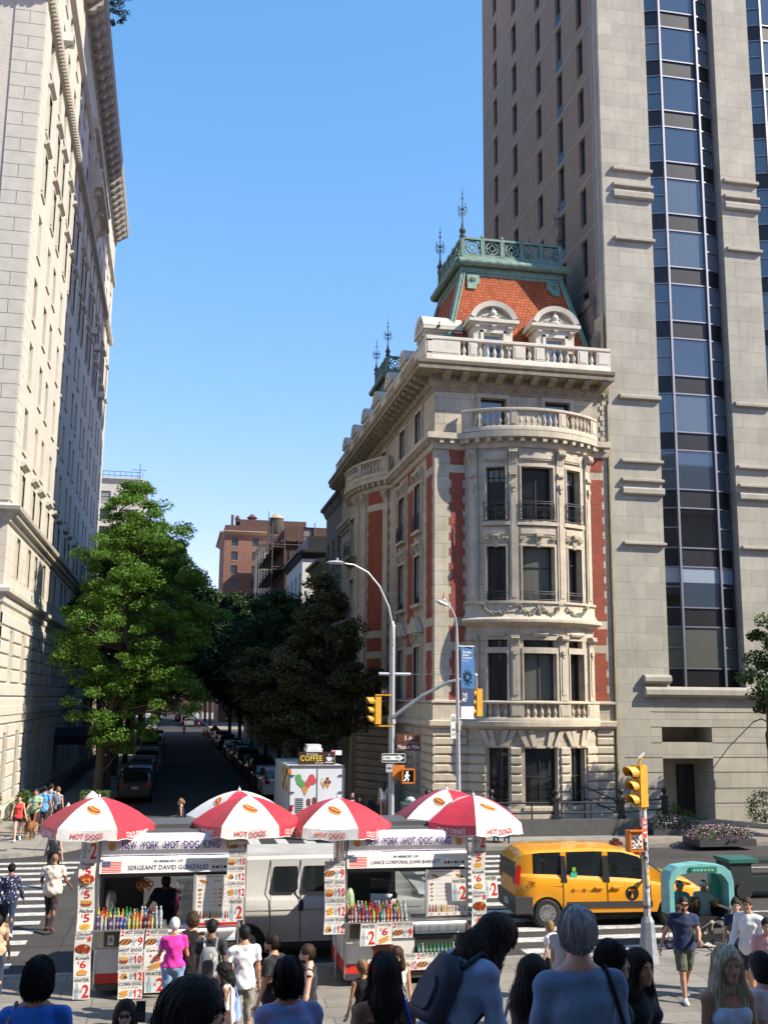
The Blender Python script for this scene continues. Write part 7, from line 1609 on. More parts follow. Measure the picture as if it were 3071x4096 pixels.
    b('end_sign', PM, lambda M: (M.box(X0-.02, X0, YF_+.1, YB_-.1, 2.3, 2.9, 0), [blob(M, lambda a, c, d=0: (X0-.024, a, c), YF_+.4+k*.35, 2.6, .1, .12, (1, 3, 7)[k]) for k in range(3)], M.box(X0-.01, X0-.004, YF_+.2, YB_-.2, .75, 1.9, 0), blob(M, lambda a, c, d=0: (X0-.014, a, c), YF_+.7, 1.2, .35, .14, 8)))
    for x in (X0+.5, X1-.5):
        for y in (YF_+.15, YB_-.15): M = MB(); M.tube([(x, y-.07, .38), (x, y+.07, .38)], .225, 16); M.tube([(x, y-.08, .38), (x, y+.08, .38)], .13, 12, 1); M.build('wheel', [TYRE, RIM], t, 40, world=True)
    g = random.Random(4 if side == 'left' else 9); cols = list(BOTC); grp = f'drink bottles on the {side} cart'
    for r in range(3):
        n = 17
        for k in range(n):
            c = g.choice(('clear', 'purple', 'blue', 'cola', 'lime', 'red')) if k < n*.4 and r == 0 else ('clear' if k > n*.85 else g.choice(('orange', 'red', 'green', 'blue', 'yellow', 'teal', 'clear', 'cola')))
            bottle(c, X0+.05+k*.068+g.uniform(-.012, .012), YF_-.15+r*.075+g.uniform(-.012, .012), 1.33+r*.045, side, grp, (1+.06*r)*g.uniform(.86, 1.04))
    M = MB()
    for r in range(2): M.box(X0, X0+1.25, YF_-.115+r*.075, YF_+.0+r*.075+.08, 1.33, 1.372+r*.045)
    M.build('bottle_step', STEEL, t, **WK)
    for k in range(14): bottle(g.choice(('green', 'clear', 'clear', 'teal')), X0+1.42+k*.075, YF_-.04, .68, side, grp, .9)
    return t
CX0, CX1 = -1.18, 1.38; DX0, DX1 = 3.35, 5.75
c1 = cart('left', CX0, CX1, 'SERGEANT DAVID GONZALES', False); c2 = cart('right', DX0, DX1, 'LANCE CORPORAL JOHN BARNETT', True)
M = MB(); M.box(-1.02, -.74, 20.43, 20.44, 1.0, 1.26, 0); M.box(-.95, -.84, 20.42, 20.43, 1.03, 1.2, 1); text(M, 'A', lambda a, c: (a, 20.415, c), -.93, -.86, 1.08, 1.17, 2, .04); M.build('grade_card', [mat('grade frame', (.12, .12, .10), .5), PAP, mat('grade blue', (.02, .04, .3), .4)], c1, **WK)
M = MB(); text(M, 'HOT DOG', lambda a, c: (DX0+.3+a, 20.443, c), 0, 0.01, .7, .71, 0) if 0 else None
M.box(DX0+.1, DX0+.36, 20.43, 20.44, 1.0, 1.26, 0); blob(M, lambda a, c, d=0: (a, 20.425, c), DX0+.75, .83, .24, .07, 1); M.box(DX0+.55, DX0+.98, 20.44, 20.443, .7, .8, 2); M.build('grade_card', [mat('grade frame', (.12, .12, .10), .5), PBRN, PRB], c2, **WK)
# pretzels hanging inside the left cart and goods on its shelf
M = MB()
for k in range(3):
    for x, z in ((-.04, 0), (.04, 0), (0, -.05)): M.tube([(-.42+k*.07+x+.04*math.cos(t), 20.75+.03*k, 2.0+.05*(k % 2)+z+.05*math.sin(t)) for t in [q*.63 for q in range(11)]], .014, 6)
M.build('pretzels', mat('baked pretzel', (.50, .20, .04), .4), None, 60, label='golden pretzels hanging in the window of the left cart', cat='pretzels')
M = MB(); 
for k in range(3): M.box(-.9+k*.12, -.82+k*.12, 20.7, 20.76, 1.5, 1.5)if 0 else None
M.ball((-.95, 20.75, 1.75), (.1, .1, .2), 10); M.build('steam_cover', ALU, None, 50, label='shiny steel steamer cover at the left end of the left cart window', cat='steamer')
M = MB(); M.lathe([(.05, 0), (.055, .12), (.06, .13)], (.72, 20.5, 1.33), 10); M.build('cup_stack', PAP, None, 50, label='white paper cup standing beside the bottles on the left cart counter', cat='cup')
M = MB(); M.ball((DX0+.12, 20.6, 1.62), (.09, .09, .28), 8); M.build('plastic_bag', mat('pale green bag', (.3, .42, .25), .4), None, 40, label='pale green plastic bag hanging at the left of the right cart window', cat='bag')
W5 = ('water',)
poster('tall strip of food posters down the left edge of the left cart', -1.50, -1.21, 2.87, [(.36, 'price'), (.4, 'item', 'Pretzel', '5', 'pretzel'), (.4, 'item', 'Fries', '5', 'fries'), (.4, 'item', 'Nachos', '5', 'nachos'), (.4, 'stick'), (.36, 'item', 'Knish', '6', 'knish'), (.37, 'water')], 20.28)
poster('food price strip hanging at the right edge of the left cart', 1.13, 1.46, 2.88, [(.22, 'two'), (.28, 'combo', 'HOT DOG', '10', 'fries'), (.26, 'combo', 'CHICKEN TENDERS', '12', 'chicken'), (.27, 'combo', 'CORN DOG', '12', 'corn')], 20.2)
poster('WATER poster hung below the strip at the right edge of the left cart', 1.16, 1.42, 1.82, [(.38, 'water')], 20.19)
poster('long combo price strip hanging below the bottles, left of two on the left cart', -.73, -.31, 1.33, [(.3, 'two'), (.29, 'combo', 'HOT DOG', '10', 'fries'), (.285, 'combo', 'CHICKEN TENDERS', '12', 'chicken'), (.285, 'combo', 'CORN DOG', '12', 'corn')], 20.22)
poster('shorter price strip beside the woman in pink at the left cart', -.28, .11, 1.33, [(.32, 'two'), (.38, 'item', 'Corn Dog', '6', 'corn'), (.38, 'water')], 20.22)
poster('combo price strip hanging at the left corner of the right cart', 2.94, 3.33, 2.42, [(.32, 'two'), (.34, 'combo', 'HOT DOG', '10', 'fries'), (.34, 'combo', 'CORN DOG', '12', 'corn'), (.3, 'combo', 'CHICKEN TENDERS', '12', 'chicken')], 20.3)
poster('small WATER poster below the bottles of the right cart', 3.62, 3.91, 1.31, [(.4, 'water')], 20.22)
poster('small Corn Dog poster between the WATER and hot dog posters of the right cart', 3.92, 4.22, 1.33, [(.4, 'item', 'Corn Dog', '6', 'corn')], 20.22)
poster('small two hot dogs poster, rightmost below the bottles of the right cart', 4.23, 4.62, 1.33, [(.3, 'two')], 20.22)
poster('WATER poster pinned over the menu board of the right cart', 5.40, 5.70, 2.06, [(.42, 'water')], 20.36)
poster('tall strip of food posters down the right edge of the right cart', 5.78, 6.06, 2.88, [(.28, 'price'), (.38, 'item', 'Nachos', '5', 'nachos'), (.38, 'item', 'Knish', '6', 'knish'), (.4, 'stick'), (.42, 'item', 'Pretzel', '5', 'pretzel')], 20.3)
poster('WATER poster standing out to the right of the right cart', 6.08, 6.36, 2.07, [(.4, 'water')], 20.5)
poster('chicken tenders poster, left end of the low row on the right cart', 4.50, 4.72, .72, [(.3, 'combo', 'TENDERS', '12', 'chicken')], 20.38)
poster('two hot dogs poster in the low row on the right cart', 4.72, 5.12, .72, [(.3, 'two')], 20.38)
poster('corn dog poster in the low row on the right cart', 5.12, 5.5, .72, [(.3, 'combo', 'CORN DOG', '12', 'corn')], 20.38)
poster('low combo poster behind the queue at the left cart', .95, 1.3, .78, [(.3, 'combo', 'HOT DOG', '10', 'fries')], 20.38)
# ---- six-panelled striped umbrellas
UR = mat('umbrella red vinyl', (.50, .032, .05), .45, coat=.1, var=.1, vs=5, bump=.5, bs=7); UW = mat('umbrella white vinyl', (.70, .68, .65), .5, var=.07, vs=4, bump=.5, bs=7, streak=.3, stain=(.42, .38, .33))
def umbrella(label, x, y, z, R_, phi, first=1, tilt=0.):
    t = thing('umbrella', label, 'umbrella', (x, y, .15)); t2 = z-.15
    def pt(a, r, dz=0.):      # a from the camera side, turning to the right
        k = (a-phi) % 60; edge = math.cos(R(30))/math.cos(R(k-30)); rr = r*R_*edge
        zz = t2-.47*(r**1.7)+dz-.035*math.sin(math.pi*k/60)*r+.006*math.sin(a*.31+r*11)*r*r
        return (rr*math.sin(R(a)), -rr*math.cos(R(a)), zz+tilt*rr*math.sin(R(a)))
    hd = None
    for i in range(6):
        a0 = phi+60*i; white = (i % 2 == 0) == bool(first); M = MB(); base = 0
        n, m = 8, 7; g = [[M.P(pt(a0+60*k/n+.01, max(j/m, .02))) for j in range(m+1)] for k in range(n)]+[[M.P(pt(a0+59.98, max(j/m, .02))) for j in range(m+1)]]
        for k in range(n):
            for j in range(m): M.idx((g[k][j], g[k+1][j], g[k+1][j+1], g[k][j+1]), 0)
        def val(u, v, d=0.):   # valance: u 0..1 along the edge, v 0 top..1 bottom
            p = pt(a0+.01+59.97*u, 1.); q = Vector((p[0], p[1], 0)).normalized()*(.03*v+d+.015*math.sin(u*9+i)*v)
            return (p[0]+q.x, p[1]+q.y, p[2]-.19*v-(.012*math.sin(u*14+i*2)*v))
        M.grid(lambda a, b: val(a, b), 10, 2, 0)
        s = 'HOT DOGS' if white else 'COLD DRINKS'; text(M, s, lambda a, b: val(a, 1-b, .012), .22 if white else .2, .78 if white else .8, .2, .72, 1, .03)
        M.grid(lambda a, b: val(a, .94+b*.06, .004), 10, 1, 2)
        if white:
            def P(u, v, d=0.):
                p = pt(a0+30+u*60, v); return (p[0], p[1]-.0, p[2]+.008+d)
            for (w_, h_, c, dd, off) in ((.34, .085, 3, 0, 0), (.33, .05, 4, .006, .0), (.27, .012, 5, .012, 0)):
                M.face([P(w_*math.cos(q)*.75+off, .55-.08*math.cos(q)*-1*.9+h_*math.sin(q)*1.2, dd) for q in [2*math.pi*k/16 for k in range(16)]], c)
        o = M.build('canopy_panel', [UW if white else UR, PRED if white else UW, UW, PTAN, PRB, PYEL], t, 60)
    M = MB(); M.tube([(0, 0, 0), (0, 0, t2+.05)], .018, 6); M.build('pole', STEEL, t)
    M = MB()
    for i in range(6): M.tube([(0, 0, t2-.04), pt(phi+60*i, .97, -.03)], .008, 4)
    M.build('rib', STEEL, t); M = MB(); M.lathe([(.035, 0), (.03, .03), (.012, .06), (.008, .1)], (0, 0, t2-.01), 8); M.build('finial', STEEL, t); return t
umbrella('striped umbrella over the left end of the left cart', -1.27, 21.0, 3.56, 1.05, -37.5)
umbrella('striped umbrella over the right end of the left cart, nearer of the overlapping pair', 1.51, 21.0, 3.56, 1.05, -30)
umbrella('striped umbrella mostly hidden behind another at the right end of the left cart', 1.42, 22.25, 3.56, 1.05, -30, 0)
umbrella('striped umbrella over the left end of the right cart', 3.27, 21.0, 3.51, 1.05, -47)
umbrella('striped umbrella over the right end of the right cart, nearer of the overlapping pair', 6.02, 21.0, 3.54, 1.05, -13)
umbrella('striped umbrella leaning behind another at the right end of the right cart', 5.66, 21.75, 3.6, 1.08, -62, 1, .06)
# small litter dome seen over the left umbrella: a white capped post on the far pavement
M = MB(); M.lathe([(.12, 0), (.12, .7), (.34, .78), (.36, .84), (.26, .98), (.1, 1.1), (.03, 1.16)], (-3.3, 49.6, .157), 14); M.build('capped_post', mat('white dome', (.6, .6, .6), .4), None, 50, label='white dome topped post behind the leftmost umbrella', cat='post')
# ------------------------------------------------------------------ people: every figure is one implicit surface turned into a mesh
def capf(a, b, ra, rb, fl=None):
    a = np.array(a, float); b = np.array(b, float); ab = b-a; L2 = max(ab@ab, 1e-9)
    def d(X, Y, Z):
        px, py, pz = X-a[0], Y-a[1], Z-a[2]; t = np.clip((px*ab[0]+py*ab[1]+pz*ab[2])/L2, 0, 1)
        return np.sqrt((px-t*ab[0])**2+(py-t*ab[1])**2+(pz-t*ab[2])**2)-(ra+(rb-ra)*t)
    lo = np.minimum(a, b)-max(ra, rb); hi = np.maximum(a, b)+max(ra, rb); d.bb = (lo, hi); return d
def ellf(c, r, M_=None):
    c = np.array(c, float); r = np.array(r, float)
    def d(X, Y, Z):
        x, y, z = X-c[0], Y-c[1], Z-c[2]
        if M_ is not None:
            x, y, z = (M_[0][0]*x+M_[1][0]*y+M_[2][0]*z), (M_[0][1]*x+M_[1][1]*y+M_[2][1]*z), (M_[0][2]*x+M_[1][2]*y+M_[2][2]*z)
        k0 = np.sqrt((x/r[0])**2+(y/r[1])**2+(z/r[2])**2); k1 = np.sqrt((x/r[0]**2)**2+(y/r[1]**2)**2+(z/r[2]**2)**2)+1e-9
        return k0*(k0-1)/k1
    m = max(r); d.bb = (c-m, c+m); return d
def smin(a, b, k):
    h = np.clip(.5+.5*(b-a)/k, 0, 1); return b*(1-h)+a*h-k*h*(1-h)
def nets(prims, lo, hi, h, post=None):
    """naive surface nets over smoothly joined primitives, each evaluated only round its own box"""
    ax = [np.arange(lo[i]-2*h, hi[i]+2.1*h, h) for i in range(3)]
    X, Y, Z = np.meshgrid(*ax, indexing='ij'); D = np.full(X.shape, .12)
    for f, k in prims:
        sl = tuple(slice(max(0, np.searchsorted(ax[i], f.bb[0][i]-k-2.5*h)-1), np.searchsorted(ax[i], f.bb[1][i]+k+2.5*h)+1) for i in range(3))
        D[sl] = smin(D[sl], np.minimum(f(X[sl], Y[sl], Z[sl]), .12), k)
    if post: D = post(D, X, Y, Z)
    nx, ny, nz = D.shape
    S = D < 0; c = np.zeros((nx-1, ny-1, nz-1), int); P = np.zeros((nx-1, ny-1, nz-1, 3)); W = np.zeros((nx-1, ny-1, nz-1))
    off = [(i, j, k) for i in (0, 1) for j in (0, 1) for k in (0, 1)]
    sl_ = lambda A, o: A[o[0]:o[0]+nx-1, o[1]:o[1]+ny-1, o[2]:o[2]+nz-1]
    for o in off: c += sl_(S, o)
    act = (c > 0) & (c < 8)
    for o in off:
        for k in range(3):
            if o[k] == 1: continue
            o2 = list(o); o2[k] = 1; a = sl_(D, o); b = sl_(D, o2); cr = (a < 0) != (b < 0)
            t = np.where(cr, a/np.where(np.abs(a-b) < 1e-12, 1, a-b), 0)
            for q in range(3): P[..., q] += np.where(cr, (o[q]+(t if q == k else 0)), 0)
            W += cr
    idx = -np.ones(act.shape, int); ii = np.argwhere(act); idx[act] = np.arange(len(ii))
    V = P[act]/W[act][:, None]; V = (V+ii)*h+np.array([ax[0][0], ax[1][0], ax[2][0]])
    F = []
    for k in range(3):
        a, b = [q for q in range(3) if q != k]
        s0 = [slice(1, n-1) for n in (nx, ny, nz)]; s1 = list(s0); s0[k] = slice(0, D.shape[k]-1); s1[k] = slice(1, D.shape[k])
        A = S[tuple(s0)]; B = S[tuple(s1)]; e = np.argwhere(A != B)
        if len(e) == 0: continue
        fl = A[tuple(e.T)]; base = e.copy()
        for q in (a, b): base[:, q] += 1
        def g(da, db):
            t = base.copy(); t[:, a] -= da; t[:, b] -= db; return idx[tuple(t.T)]
        q = np.stack([g(1, 1), g(0, 1), g(0, 0), g(1, 0)], 1); sw = fl if k != 1 else ~fl; q[~sw] = q[~sw][:, ::-1]; F.append(q)
    return V, np.concatenate(F) if F else np.zeros((0, 4), int)
def np_mesh(name, V, F, mats, mi=None, cols=None):
    me = bpy.data.meshes.new(name); n = len(F); me.vertices.add(len(V)); me.vertices.foreach_set('co', V.reshape(-1).astype(np.float32))
    me.loops.add(n*4); me.loops.foreach_set('vertex_index', F.reshape(-1).astype(np.int32)); me.polygons.add(n); me.polygons.foreach_set('loop_start', np.arange(0, n*4, 4, dtype=np.int32))
    for m in mats: me.materials.append(m)
    me.update(calc_edges=True); me.polygons.foreach_set('use_smooth', [True]*n)
    if mi is not None: me.polygons.foreach_set('material_index', mi.astype(np.int32))
    me.validate(); return me
class Fig:
    def __init__(s): s.p = []
    def add(s, f, k=.03): s.p.append((f, k))
    def mesh(s, h, post=None):
        lo = np.min([f.bb[0] for f, k in s.p], 0); hi = np.max([f.bb[1] for f, k in s.p], 0)
        return nets(s.p, lo, hi, h, post)
SKIN = {'fair': (.56, .33, .24), 'tan': (.44, .235, .145), 'brown': (.23, .11, .06), 'dark': (.085, .04, .025)}
HAIR = {'black': (.006, .005, .005), 'brown': (.045, .024, .014), 'dkbrown': (.02, .012, .009), 'blond': (.34, .21, .09), 'grey': (.36, .36, .36), 'white': (.62, .60, .57), 'sandy': (.22, .13, .06), 'bleached': (.46, .40, .27)}
def fabric(name, c, pat=None, c2=None, sc=20):
    if name in _mc: return _mc[name]
    m = mat(name, c, .85, var=.1, vs=7, bump=.5, bs=16, spec=.2)
    nt = m.node_tree; N = nt.nodes; L = nt.links; b = N['Principled BSDF']; b.inputs['Sheen Weight'].default_value = .2
    if pat:
        g = N.new('ShaderNodeTexCoord'); t = N.new('ShaderNodeTexVoronoi' if pat == 'floral' else 'ShaderNodeTexNoise'); t.inputs['Scale'].default_value = sc; L.new(g.outputs['Object'], t.inputs['Vector'])
        r = N.new('ShaderNodeValToRGB'); r.color_ramp.interpolation = 'CONSTANT' if pat != 'heather' else 'LINEAR'
        e = r.color_ramp.elements; e[0].color = (*(c2 if pat == 'floral' else c), 1); e[1].color = (*(c if pat == 'floral' else c2), 1); e[0].position = .0 if pat == 'floral' else .4; e[1].position = .28 if pat == 'floral' else .62
        L.new(t.outputs[0], r.inputs[0]); L.new(r.outputs[0], b.inputs['Base Color'])
    return m
def hairmat(k):
    nm = k+' hair'
    if nm in _mc: return _mc[nm]
    m = mat(nm, HAIR[k], .6, spec=.22); nt = m.node_tree; N = nt.nodes; L = nt.links
    g = N.new('ShaderNodeTexCoord'); mp = N.new('ShaderNodeMapping'); mp.inputs['Scale'].default_value = (70, 70, 6); L.new(g.outputs['Object'], mp.inputs[0])
    t = N.new('ShaderNodeTexNoise'); t.inputs['Scale'].default_value = 1; t.inputs['Detail'].default_value = 5; L.new(mp.outputs[0], t.inputs['Vector'])
    r = N.new('ShaderNodeValToRGB'); c = HAIR[k]; r.color_ramp.elements[0].position = .3; r.color_ramp.elements[1].position = .72; r.color_ramp.elements[0].color = (*[v*.45 for v in c], 1); r.color_ramp.elements[1].color = (*[min(1, v*1.6+.002) for v in c], 1); L.new(t.outputs[0], r.inputs[0]); L.new(r.outputs[0], N['Principled BSDF'].inputs['Base Color'])
    b = N.new('ShaderNodeBump'); b.inputs['Strength'].default_value = .8; b.inputs['Distance'].default_value = .01; L.new(t.outputs[0], b.inputs['Height']); L.new(b.outputs[0], N['Principled BSDF'].inputs['Normal']); return m
LIP = mat('lips', (.32, .11, .10), .5); EYE = mat('dark eye', (.02, .015, .012), .3); SCL = mat('eye white', (.55, .52, .48), .3)
def skinmat(k): return mat(k+' skin', SKIN[k], .5, var=.06, vs=9, spec=.35)
SHADES = mat('dark sunglasses', (.01, .01, .012), .1)
def rot(ax, a):
    return np.array(Matrix.Rotation(R(a), 3, ax))
PPL = []
from mathutils.bvhtree import BVHTree
def strand_mesh(V, F, c, n, st, s):
    """thin locks lying over the hair shell, combed downwards"""
    bv = BVHTree.FromPolygons([tuple(p) for p in V], [tuple(int(i) for i in q) for q in F]); g = random.Random(n+len(V)); M = MB(); lo_ = V[:, 2].min()
    for _ in range(n):
        p = Vector(V[g.randrange(len(V))]); 
        if p.z < c[2]-.02*s and g.random() < .6: continue
        away = Vector((p.x-c[0], p.y-c[1], 0)); away = away.normalized()*.5 if away.length > .001 else Vector((0, -.5, 0)); pts = []; d = Vector((0, 0, -1))
        off = g.uniform(.001, .007)*s; wav = g.uniform(0, 6); wa = .35 if 'curly' in st else .12
        for k in range(g.randint(8, 15)):
            co, no, _i, _d = bv.find_nearest(p)
            if co is None: break
            if no.dot(co-Vector(c)) < 0: no = -no
            pts.append(co+no*(off+.0012*k*g.random())); t = (Vector((0, 0, -1))+away*max(0, no.z)*1.5); t -= no*t.dot(no); 
            if t.length < .05: t = away
            sd = no.cross(t).normalized(); p = co+(t.normalized()+sd*wa*math.sin(k*1.1+wav))*.017*s
            if p.z < lo_-.01: break
        if len(pts) > 3: M.tube(pts, [.0007]+[.0017*s]*(len(pts)-2)+[.0006], 3, caps=False)
    me = bpy.data.meshes.new('loose_strands'); me.from_pydata(M.v, [], M.f); me.polygons.foreach_set('use_smooth', [True]*len(me.polygons)); return me
def person(label, loc, face, h=1.7, sex='f', skin='fair', hair=('brown', 'short'), top=('shirt', None), bottom=('trousers', None), shoe=None, legs=((0, 0), (0, 0)), arms=((5, 8, 12, 0), (5, 8, 12, 0)), lean=0, head=(0, 0), fat=1., res=.0135, glasses=False, sit=False, extras=(), cap=None, group=None, torso_turn=0, strands=0):
    """face: heading in degrees, 0 looks away from the camera (+y), 180 towards it, 90 to the picture's left, -90 right.
    legs: (swing forward, knee bend) right, left.  arms: (forward, out, elbow bend, inward) right, left.  head: (turn left, nod down)"""
    s = h/1.75; m = sex == 'm'; S = lambda *v: np.array(v)*s
    t = thing('person', label, 'person', loc, R(face), group)
    hipx = .088 if m else .092; shx = (.185 if m else .158)*(1+(fat-1)*.4); A = fat
    # ---- skeleton (facing +y, x to the figure's right)
    J = {}; J['pel'] = np.array([0, 0, .94])
    low = []
    for i, sg in enumerate((1, -1)):
        sw, kn = legs[i]; hp = np.array([sg*hipx, 0, .90]); d = rot('X', sw) @ np.array([0, 0, -1.]); k = hp+d*.43; d2 = rot('X', sw-kn) @ np.array([0, 0, -1.]); an = k+d2*.405
        J['hp%d' % i], J['kn%d' % i], J['an%d' % i] = hp, k, an
        fd = rot('X', (sw-kn)*.5 if not sit else 0) @ np.array([sg*.12, 1., -.12]); fd /= np.linalg.norm(fd); J['to%d' % i] = an+fd*.155+np.array([0, 0, -.045]); J['he%d' % i] = an-fd*.05+np.array([0, 0, -.05]); low.append(min(J['to%d' % i][2], J['he%d' % i][2])-.032)
    Lz = rot('X', -lean); TT = rot('Z', torso_turn); up = lambda x, y, z: J['pel']+Lz @ (TT @ np.array([x, y, z-.94]))
    J['wa'] = up(0, 0, 1.08); J['ch'] = up(0, .0, 1.27); J['nk'] = up(0, -.015, 1.45); J['nk2'] = up(0, .012, 1.52)
    for i, sg in enumerate((1, -1)):
        fw, ou, el, inw = arms[i]; sh = up(sg*shx, -.01, 1.385); J['sh%d' % i] = sh
        d = Lz @ TT @ rot('X', fw) @ rot('Y', -sg*ou) @ np.array([0, 0, -1.]); e = sh+d*.29
        d2 = Lz @ TT @ rot('X', fw+el) @ rot('Y', -sg*ou) @ rot('Y', sg*inw) @ np.array([0, 0, -1.]); w = e+d2*.255; J['el%d' % i], J['wr%d' % i], J['hd%d' % i] = e, w, d2
    HR = Lz @ TT @ rot('Z', head[0]) @ rot('X', -head[1]); hc = J['nk2']+HR @ np.array([0, .025, .085]); J['hc'] = hc
    H = lambda x, y, z: hc+HR @ np.array([x, y, z])
    z0 = 0 if sit else -min(low)
    tz = lambda p: (np.array(p)+np.array([0, 0, z0]))*s
    C = lambda a, b, ra, rb: capf(tz(a), tz(b), ra*s, rb*s); E = lambda c, r, M_=None: ellf(tz(c), np.array(r)*s, M_)
    TM = Lz @ TT
    # ---- body
    B = Fig()
    for i in (0, 1):
        B.add(C(J['hp%d' % i], J['kn%d' % i], .082*A, .053), .02); B.add(C(J['kn%d' % i], J['an%d' % i], .05, .034), .03); mid = J['kn%d' % i]*.68+J['an%d' % i]*.32; B.add(E(mid+np.array([0, -.015, 0]), (.05, .055, .11)), .03)
        B.add(C(J['he%d' % i], J['to%d' % i], .034, .03), .02)
    B.add(E(J['pel']+np.array([0, 0, .0]), (.155*A if m else .165*A, .11*A, .11), TM), .05); B.add(E(J['wa'], (.13*A if m else .115*A, .095*A, .13), TM), .06); B.add(E(J['ch'], (.155*A if m else .135*A, .108*A, .17), TM), .06)
    B.add(C(J['sh0'], J['sh1'], .056 if m else .047, .056 if m else .047), .05); B.add(C(J['nk']-np.array([0, 0, .02]), J['nk2']+HR @ np.array([0, 0, .03]), .058 if m else .048, .052 if m else .044), .03)
    for i in (0, 1): B.add(C(J['sh%d' % i]*.6+J['nk']*.4+np.array([0, 0, .005]), J['nk']*.5+J['nk2']*.5, .042, .04), .04)
    for i in (0, 1):
        B.add(C(J['sh%d' % i], J['el%d' % i], .05 if m else .042, .037 if m else .031), .025); B.add(C(J['el%d' % i], J['wr%d' % i], .037 if m else .031, .023), .02)
    hs = np.array([.076, .094, .112])
    B.add(E(H(0, -.01, .03), (.077, .094, .092), HR), .02); B.add(E(H(0, .018, -.035), (.058, .072, .075), HR), .03); B.add(C(H(0, .07, -.085), H(0, .06, -.075), .026, .03), .02)
    B.add(C(H(0, .083, .014), H(0, .099, -.022), .008, .0125), .012); B.add(C(H(-.04, .070, .036), H(.04, .070, .036), .012, .012), .014)
    for sg in (-1, 1): B.add(E(H(sg*.078, -.005, -.0), (.012, .022, .033), HR), .008); B.add(E(H(sg*.036, .062, -.02), (.026, .02, .024), HR), .015)
    fine = res < .012
    V, F = B.mesh(res*s if not sit else res)
    # hands: palm, four unequal fingers and a side thumb on a fine grid, joined to the same mesh
    for i, sg in enumerate((1, -1)):
        d = J['hd%d' % i]; d = d/np.linalg.norm(d); fwv = TM @ np.array([0, 1., 0]); side = np.cross(d, fwv); side /= np.linalg.norm(side)+1e-9; fr = np.cross(side, d); w = J['wr%d' % i]; inn = -sg*side if (side[0]*sg) > 0 else sg*side
        G = Fig(); G.add(C(w-d*.02, w+d*.03, .024, .024), .01); G.add(C(w+d*.035+fr*.022, w+d*.085+fr*.03, .0145, .0135), .014); G.add(C(w+d*.035-fr*.02, w+d*.08-fr*.028, .0145, .0125), .014); G.add(C(w+d*.03, w+d*.085, .018, .015), .014)
        for q, (o, ln) in enumerate(((.032, .07), (.011, .078), (-.011, .072), (-.031, .058))):
            a = w+d*.085+fr*o; k1 = a+d*ln*.45+inn*.008; k2 = k1+d*ln*.3+inn*.016; k3 = k2+d*ln*.22+inn*.018; G.add(C(a, k1, .0088, .0082), .004); G.add(C(k1, k2, .0082, .0076), .003); G.add(C(k2, k3, .0076, .0064), .003)
        a = w+d*.03+fr*.028; G.add(C(a, a+d*.035+fr*.024+inn*.012, .0115, .0095), .008); G.add(C(a+d*.035+fr*.024+inn*.012, a+d*.065+fr*.022+inn*.022, .0095, .008), .004)
        v2, f2 = G.mesh(.0052*s if fine else .0062*s); F = np.concatenate([F, f2+len(V)]); V = np.concatenate([V, v2])
    # eyes, brows and lips: small shaped pieces joined to the same mesh
    mi = [0]*len(F); q = MB()
    for sg in (-1, 1):
        q.ball((sg*.031, .079, .014), (.0125, .010, .0075), 8, 1, 6); q.ball((sg*.031, .0865, .014), (.0055, .0045, .0055), 8, 2, 4)
        q.tube([(sg*.046, .078, .030), (sg*.032, .090, .035), (sg*.016, .091, .031)], [.0025, .004, .003], 6, 3, caps=False)
        q.tube([(sg*.044, .080, .019), (sg*.031, .0885, .0225), (sg*.018, .086, .018)], [.0025, .0045, .0025], 6, 0, caps=False)
    q.tube([(-.022, .081, -.056), (-.010, .0895, -.053), (0, .091, -.055), (.010, .0895, -.053), (.022, .081, -.056)], [.001, .0045, .0045, .0045, .001], 6, 4, caps=False)
    q.tube([(-.019, .081, -.0585), (0, .0895, -.064), (.019, .081, -.0585)], [.001, .0062, .001], 6, 4, caps=False)
    ff = [(f if len(f) == 4 else None, m_) for f, m_ in zip(q.f, q.m)]; fv = np.array([f for f, m_ in ff if f is not None]); vv = np.array([tz(H(*p)) for p in q.v])
    F = np.concatenate([F, fv+len(V)]); V = np.concatenate([V, vv]); mi += [m_ for f, m_ in ff if f is not None]
    hc_ = hairmat(hair[0]) if hair[0] in HAIR else hairmat('dkbrown')
    link('body', np_mesh('body', V, F, [skinmat(skin), SCL, EYE, hc_, LIP], np.array(mi)), t)
    # ---- clothes
    rs = res*s
    wr = lambda D, X, Y, Z, a=.008: D+a*(np.sin(Z*31+X*14+Y*6)*np.sin(X*23-Z*9+2*np.sin(Z*7))+.6*np.sin(X*37+Z*17+3*np.sin(Y*9+Z*5))*np.sin(Y*29-Z*12))
    def torsoF(e, hem, sl, neck=True, flare=0.):
        T = Fig(); T.add(E(J['ch'], (.155*A+e if m else .138*A+e, .108*A+e+(.0 if m else .008), .17+e), TM), .05)
        if not m: 
            for sg in (-1, 1): T.add(E(up(sg*.065, .085, 1.275), (.06+e, .05+e, .06+e), TM), .04)
        T.add(E(J['wa'], (.135*A+e if m else .118*A+e, .1*A+e, .16), TM), .06); T.add(E(J['pel'], (.158*A+e if m else .168*A+e, .115*A+e, .13), TM), .06)
        if hem < .88: T.add(E(J['pel']+np.array([0, 0, -.06]), (.15*A+e+flare, .12*A+e+flare, .14), TM), .05)
        for i in (0, 1): T.add(C(J['sh%d' % i], J['nk']-TM @ np.array([0, 0, .03]), (.05 if m else .042)+e*.8, (.06 if m else .05)+e*.6), .05)
        if sl > 0:
            for i in (0, 1):
                a, b, w = J['sh%d' % i], J['el%d' % i], J['wr%d' % i]; r1 = (.05 if m else .043)+e
                T.add(C(a, a+(b-a)*min(sl, 1), r1-.004, r1-.012+(.010 if sl < 1 else 0)), .03)
                if sl > 1: T.add(C(b, b+(w-b)*(sl-1), r1-.006, .028+e), .02)
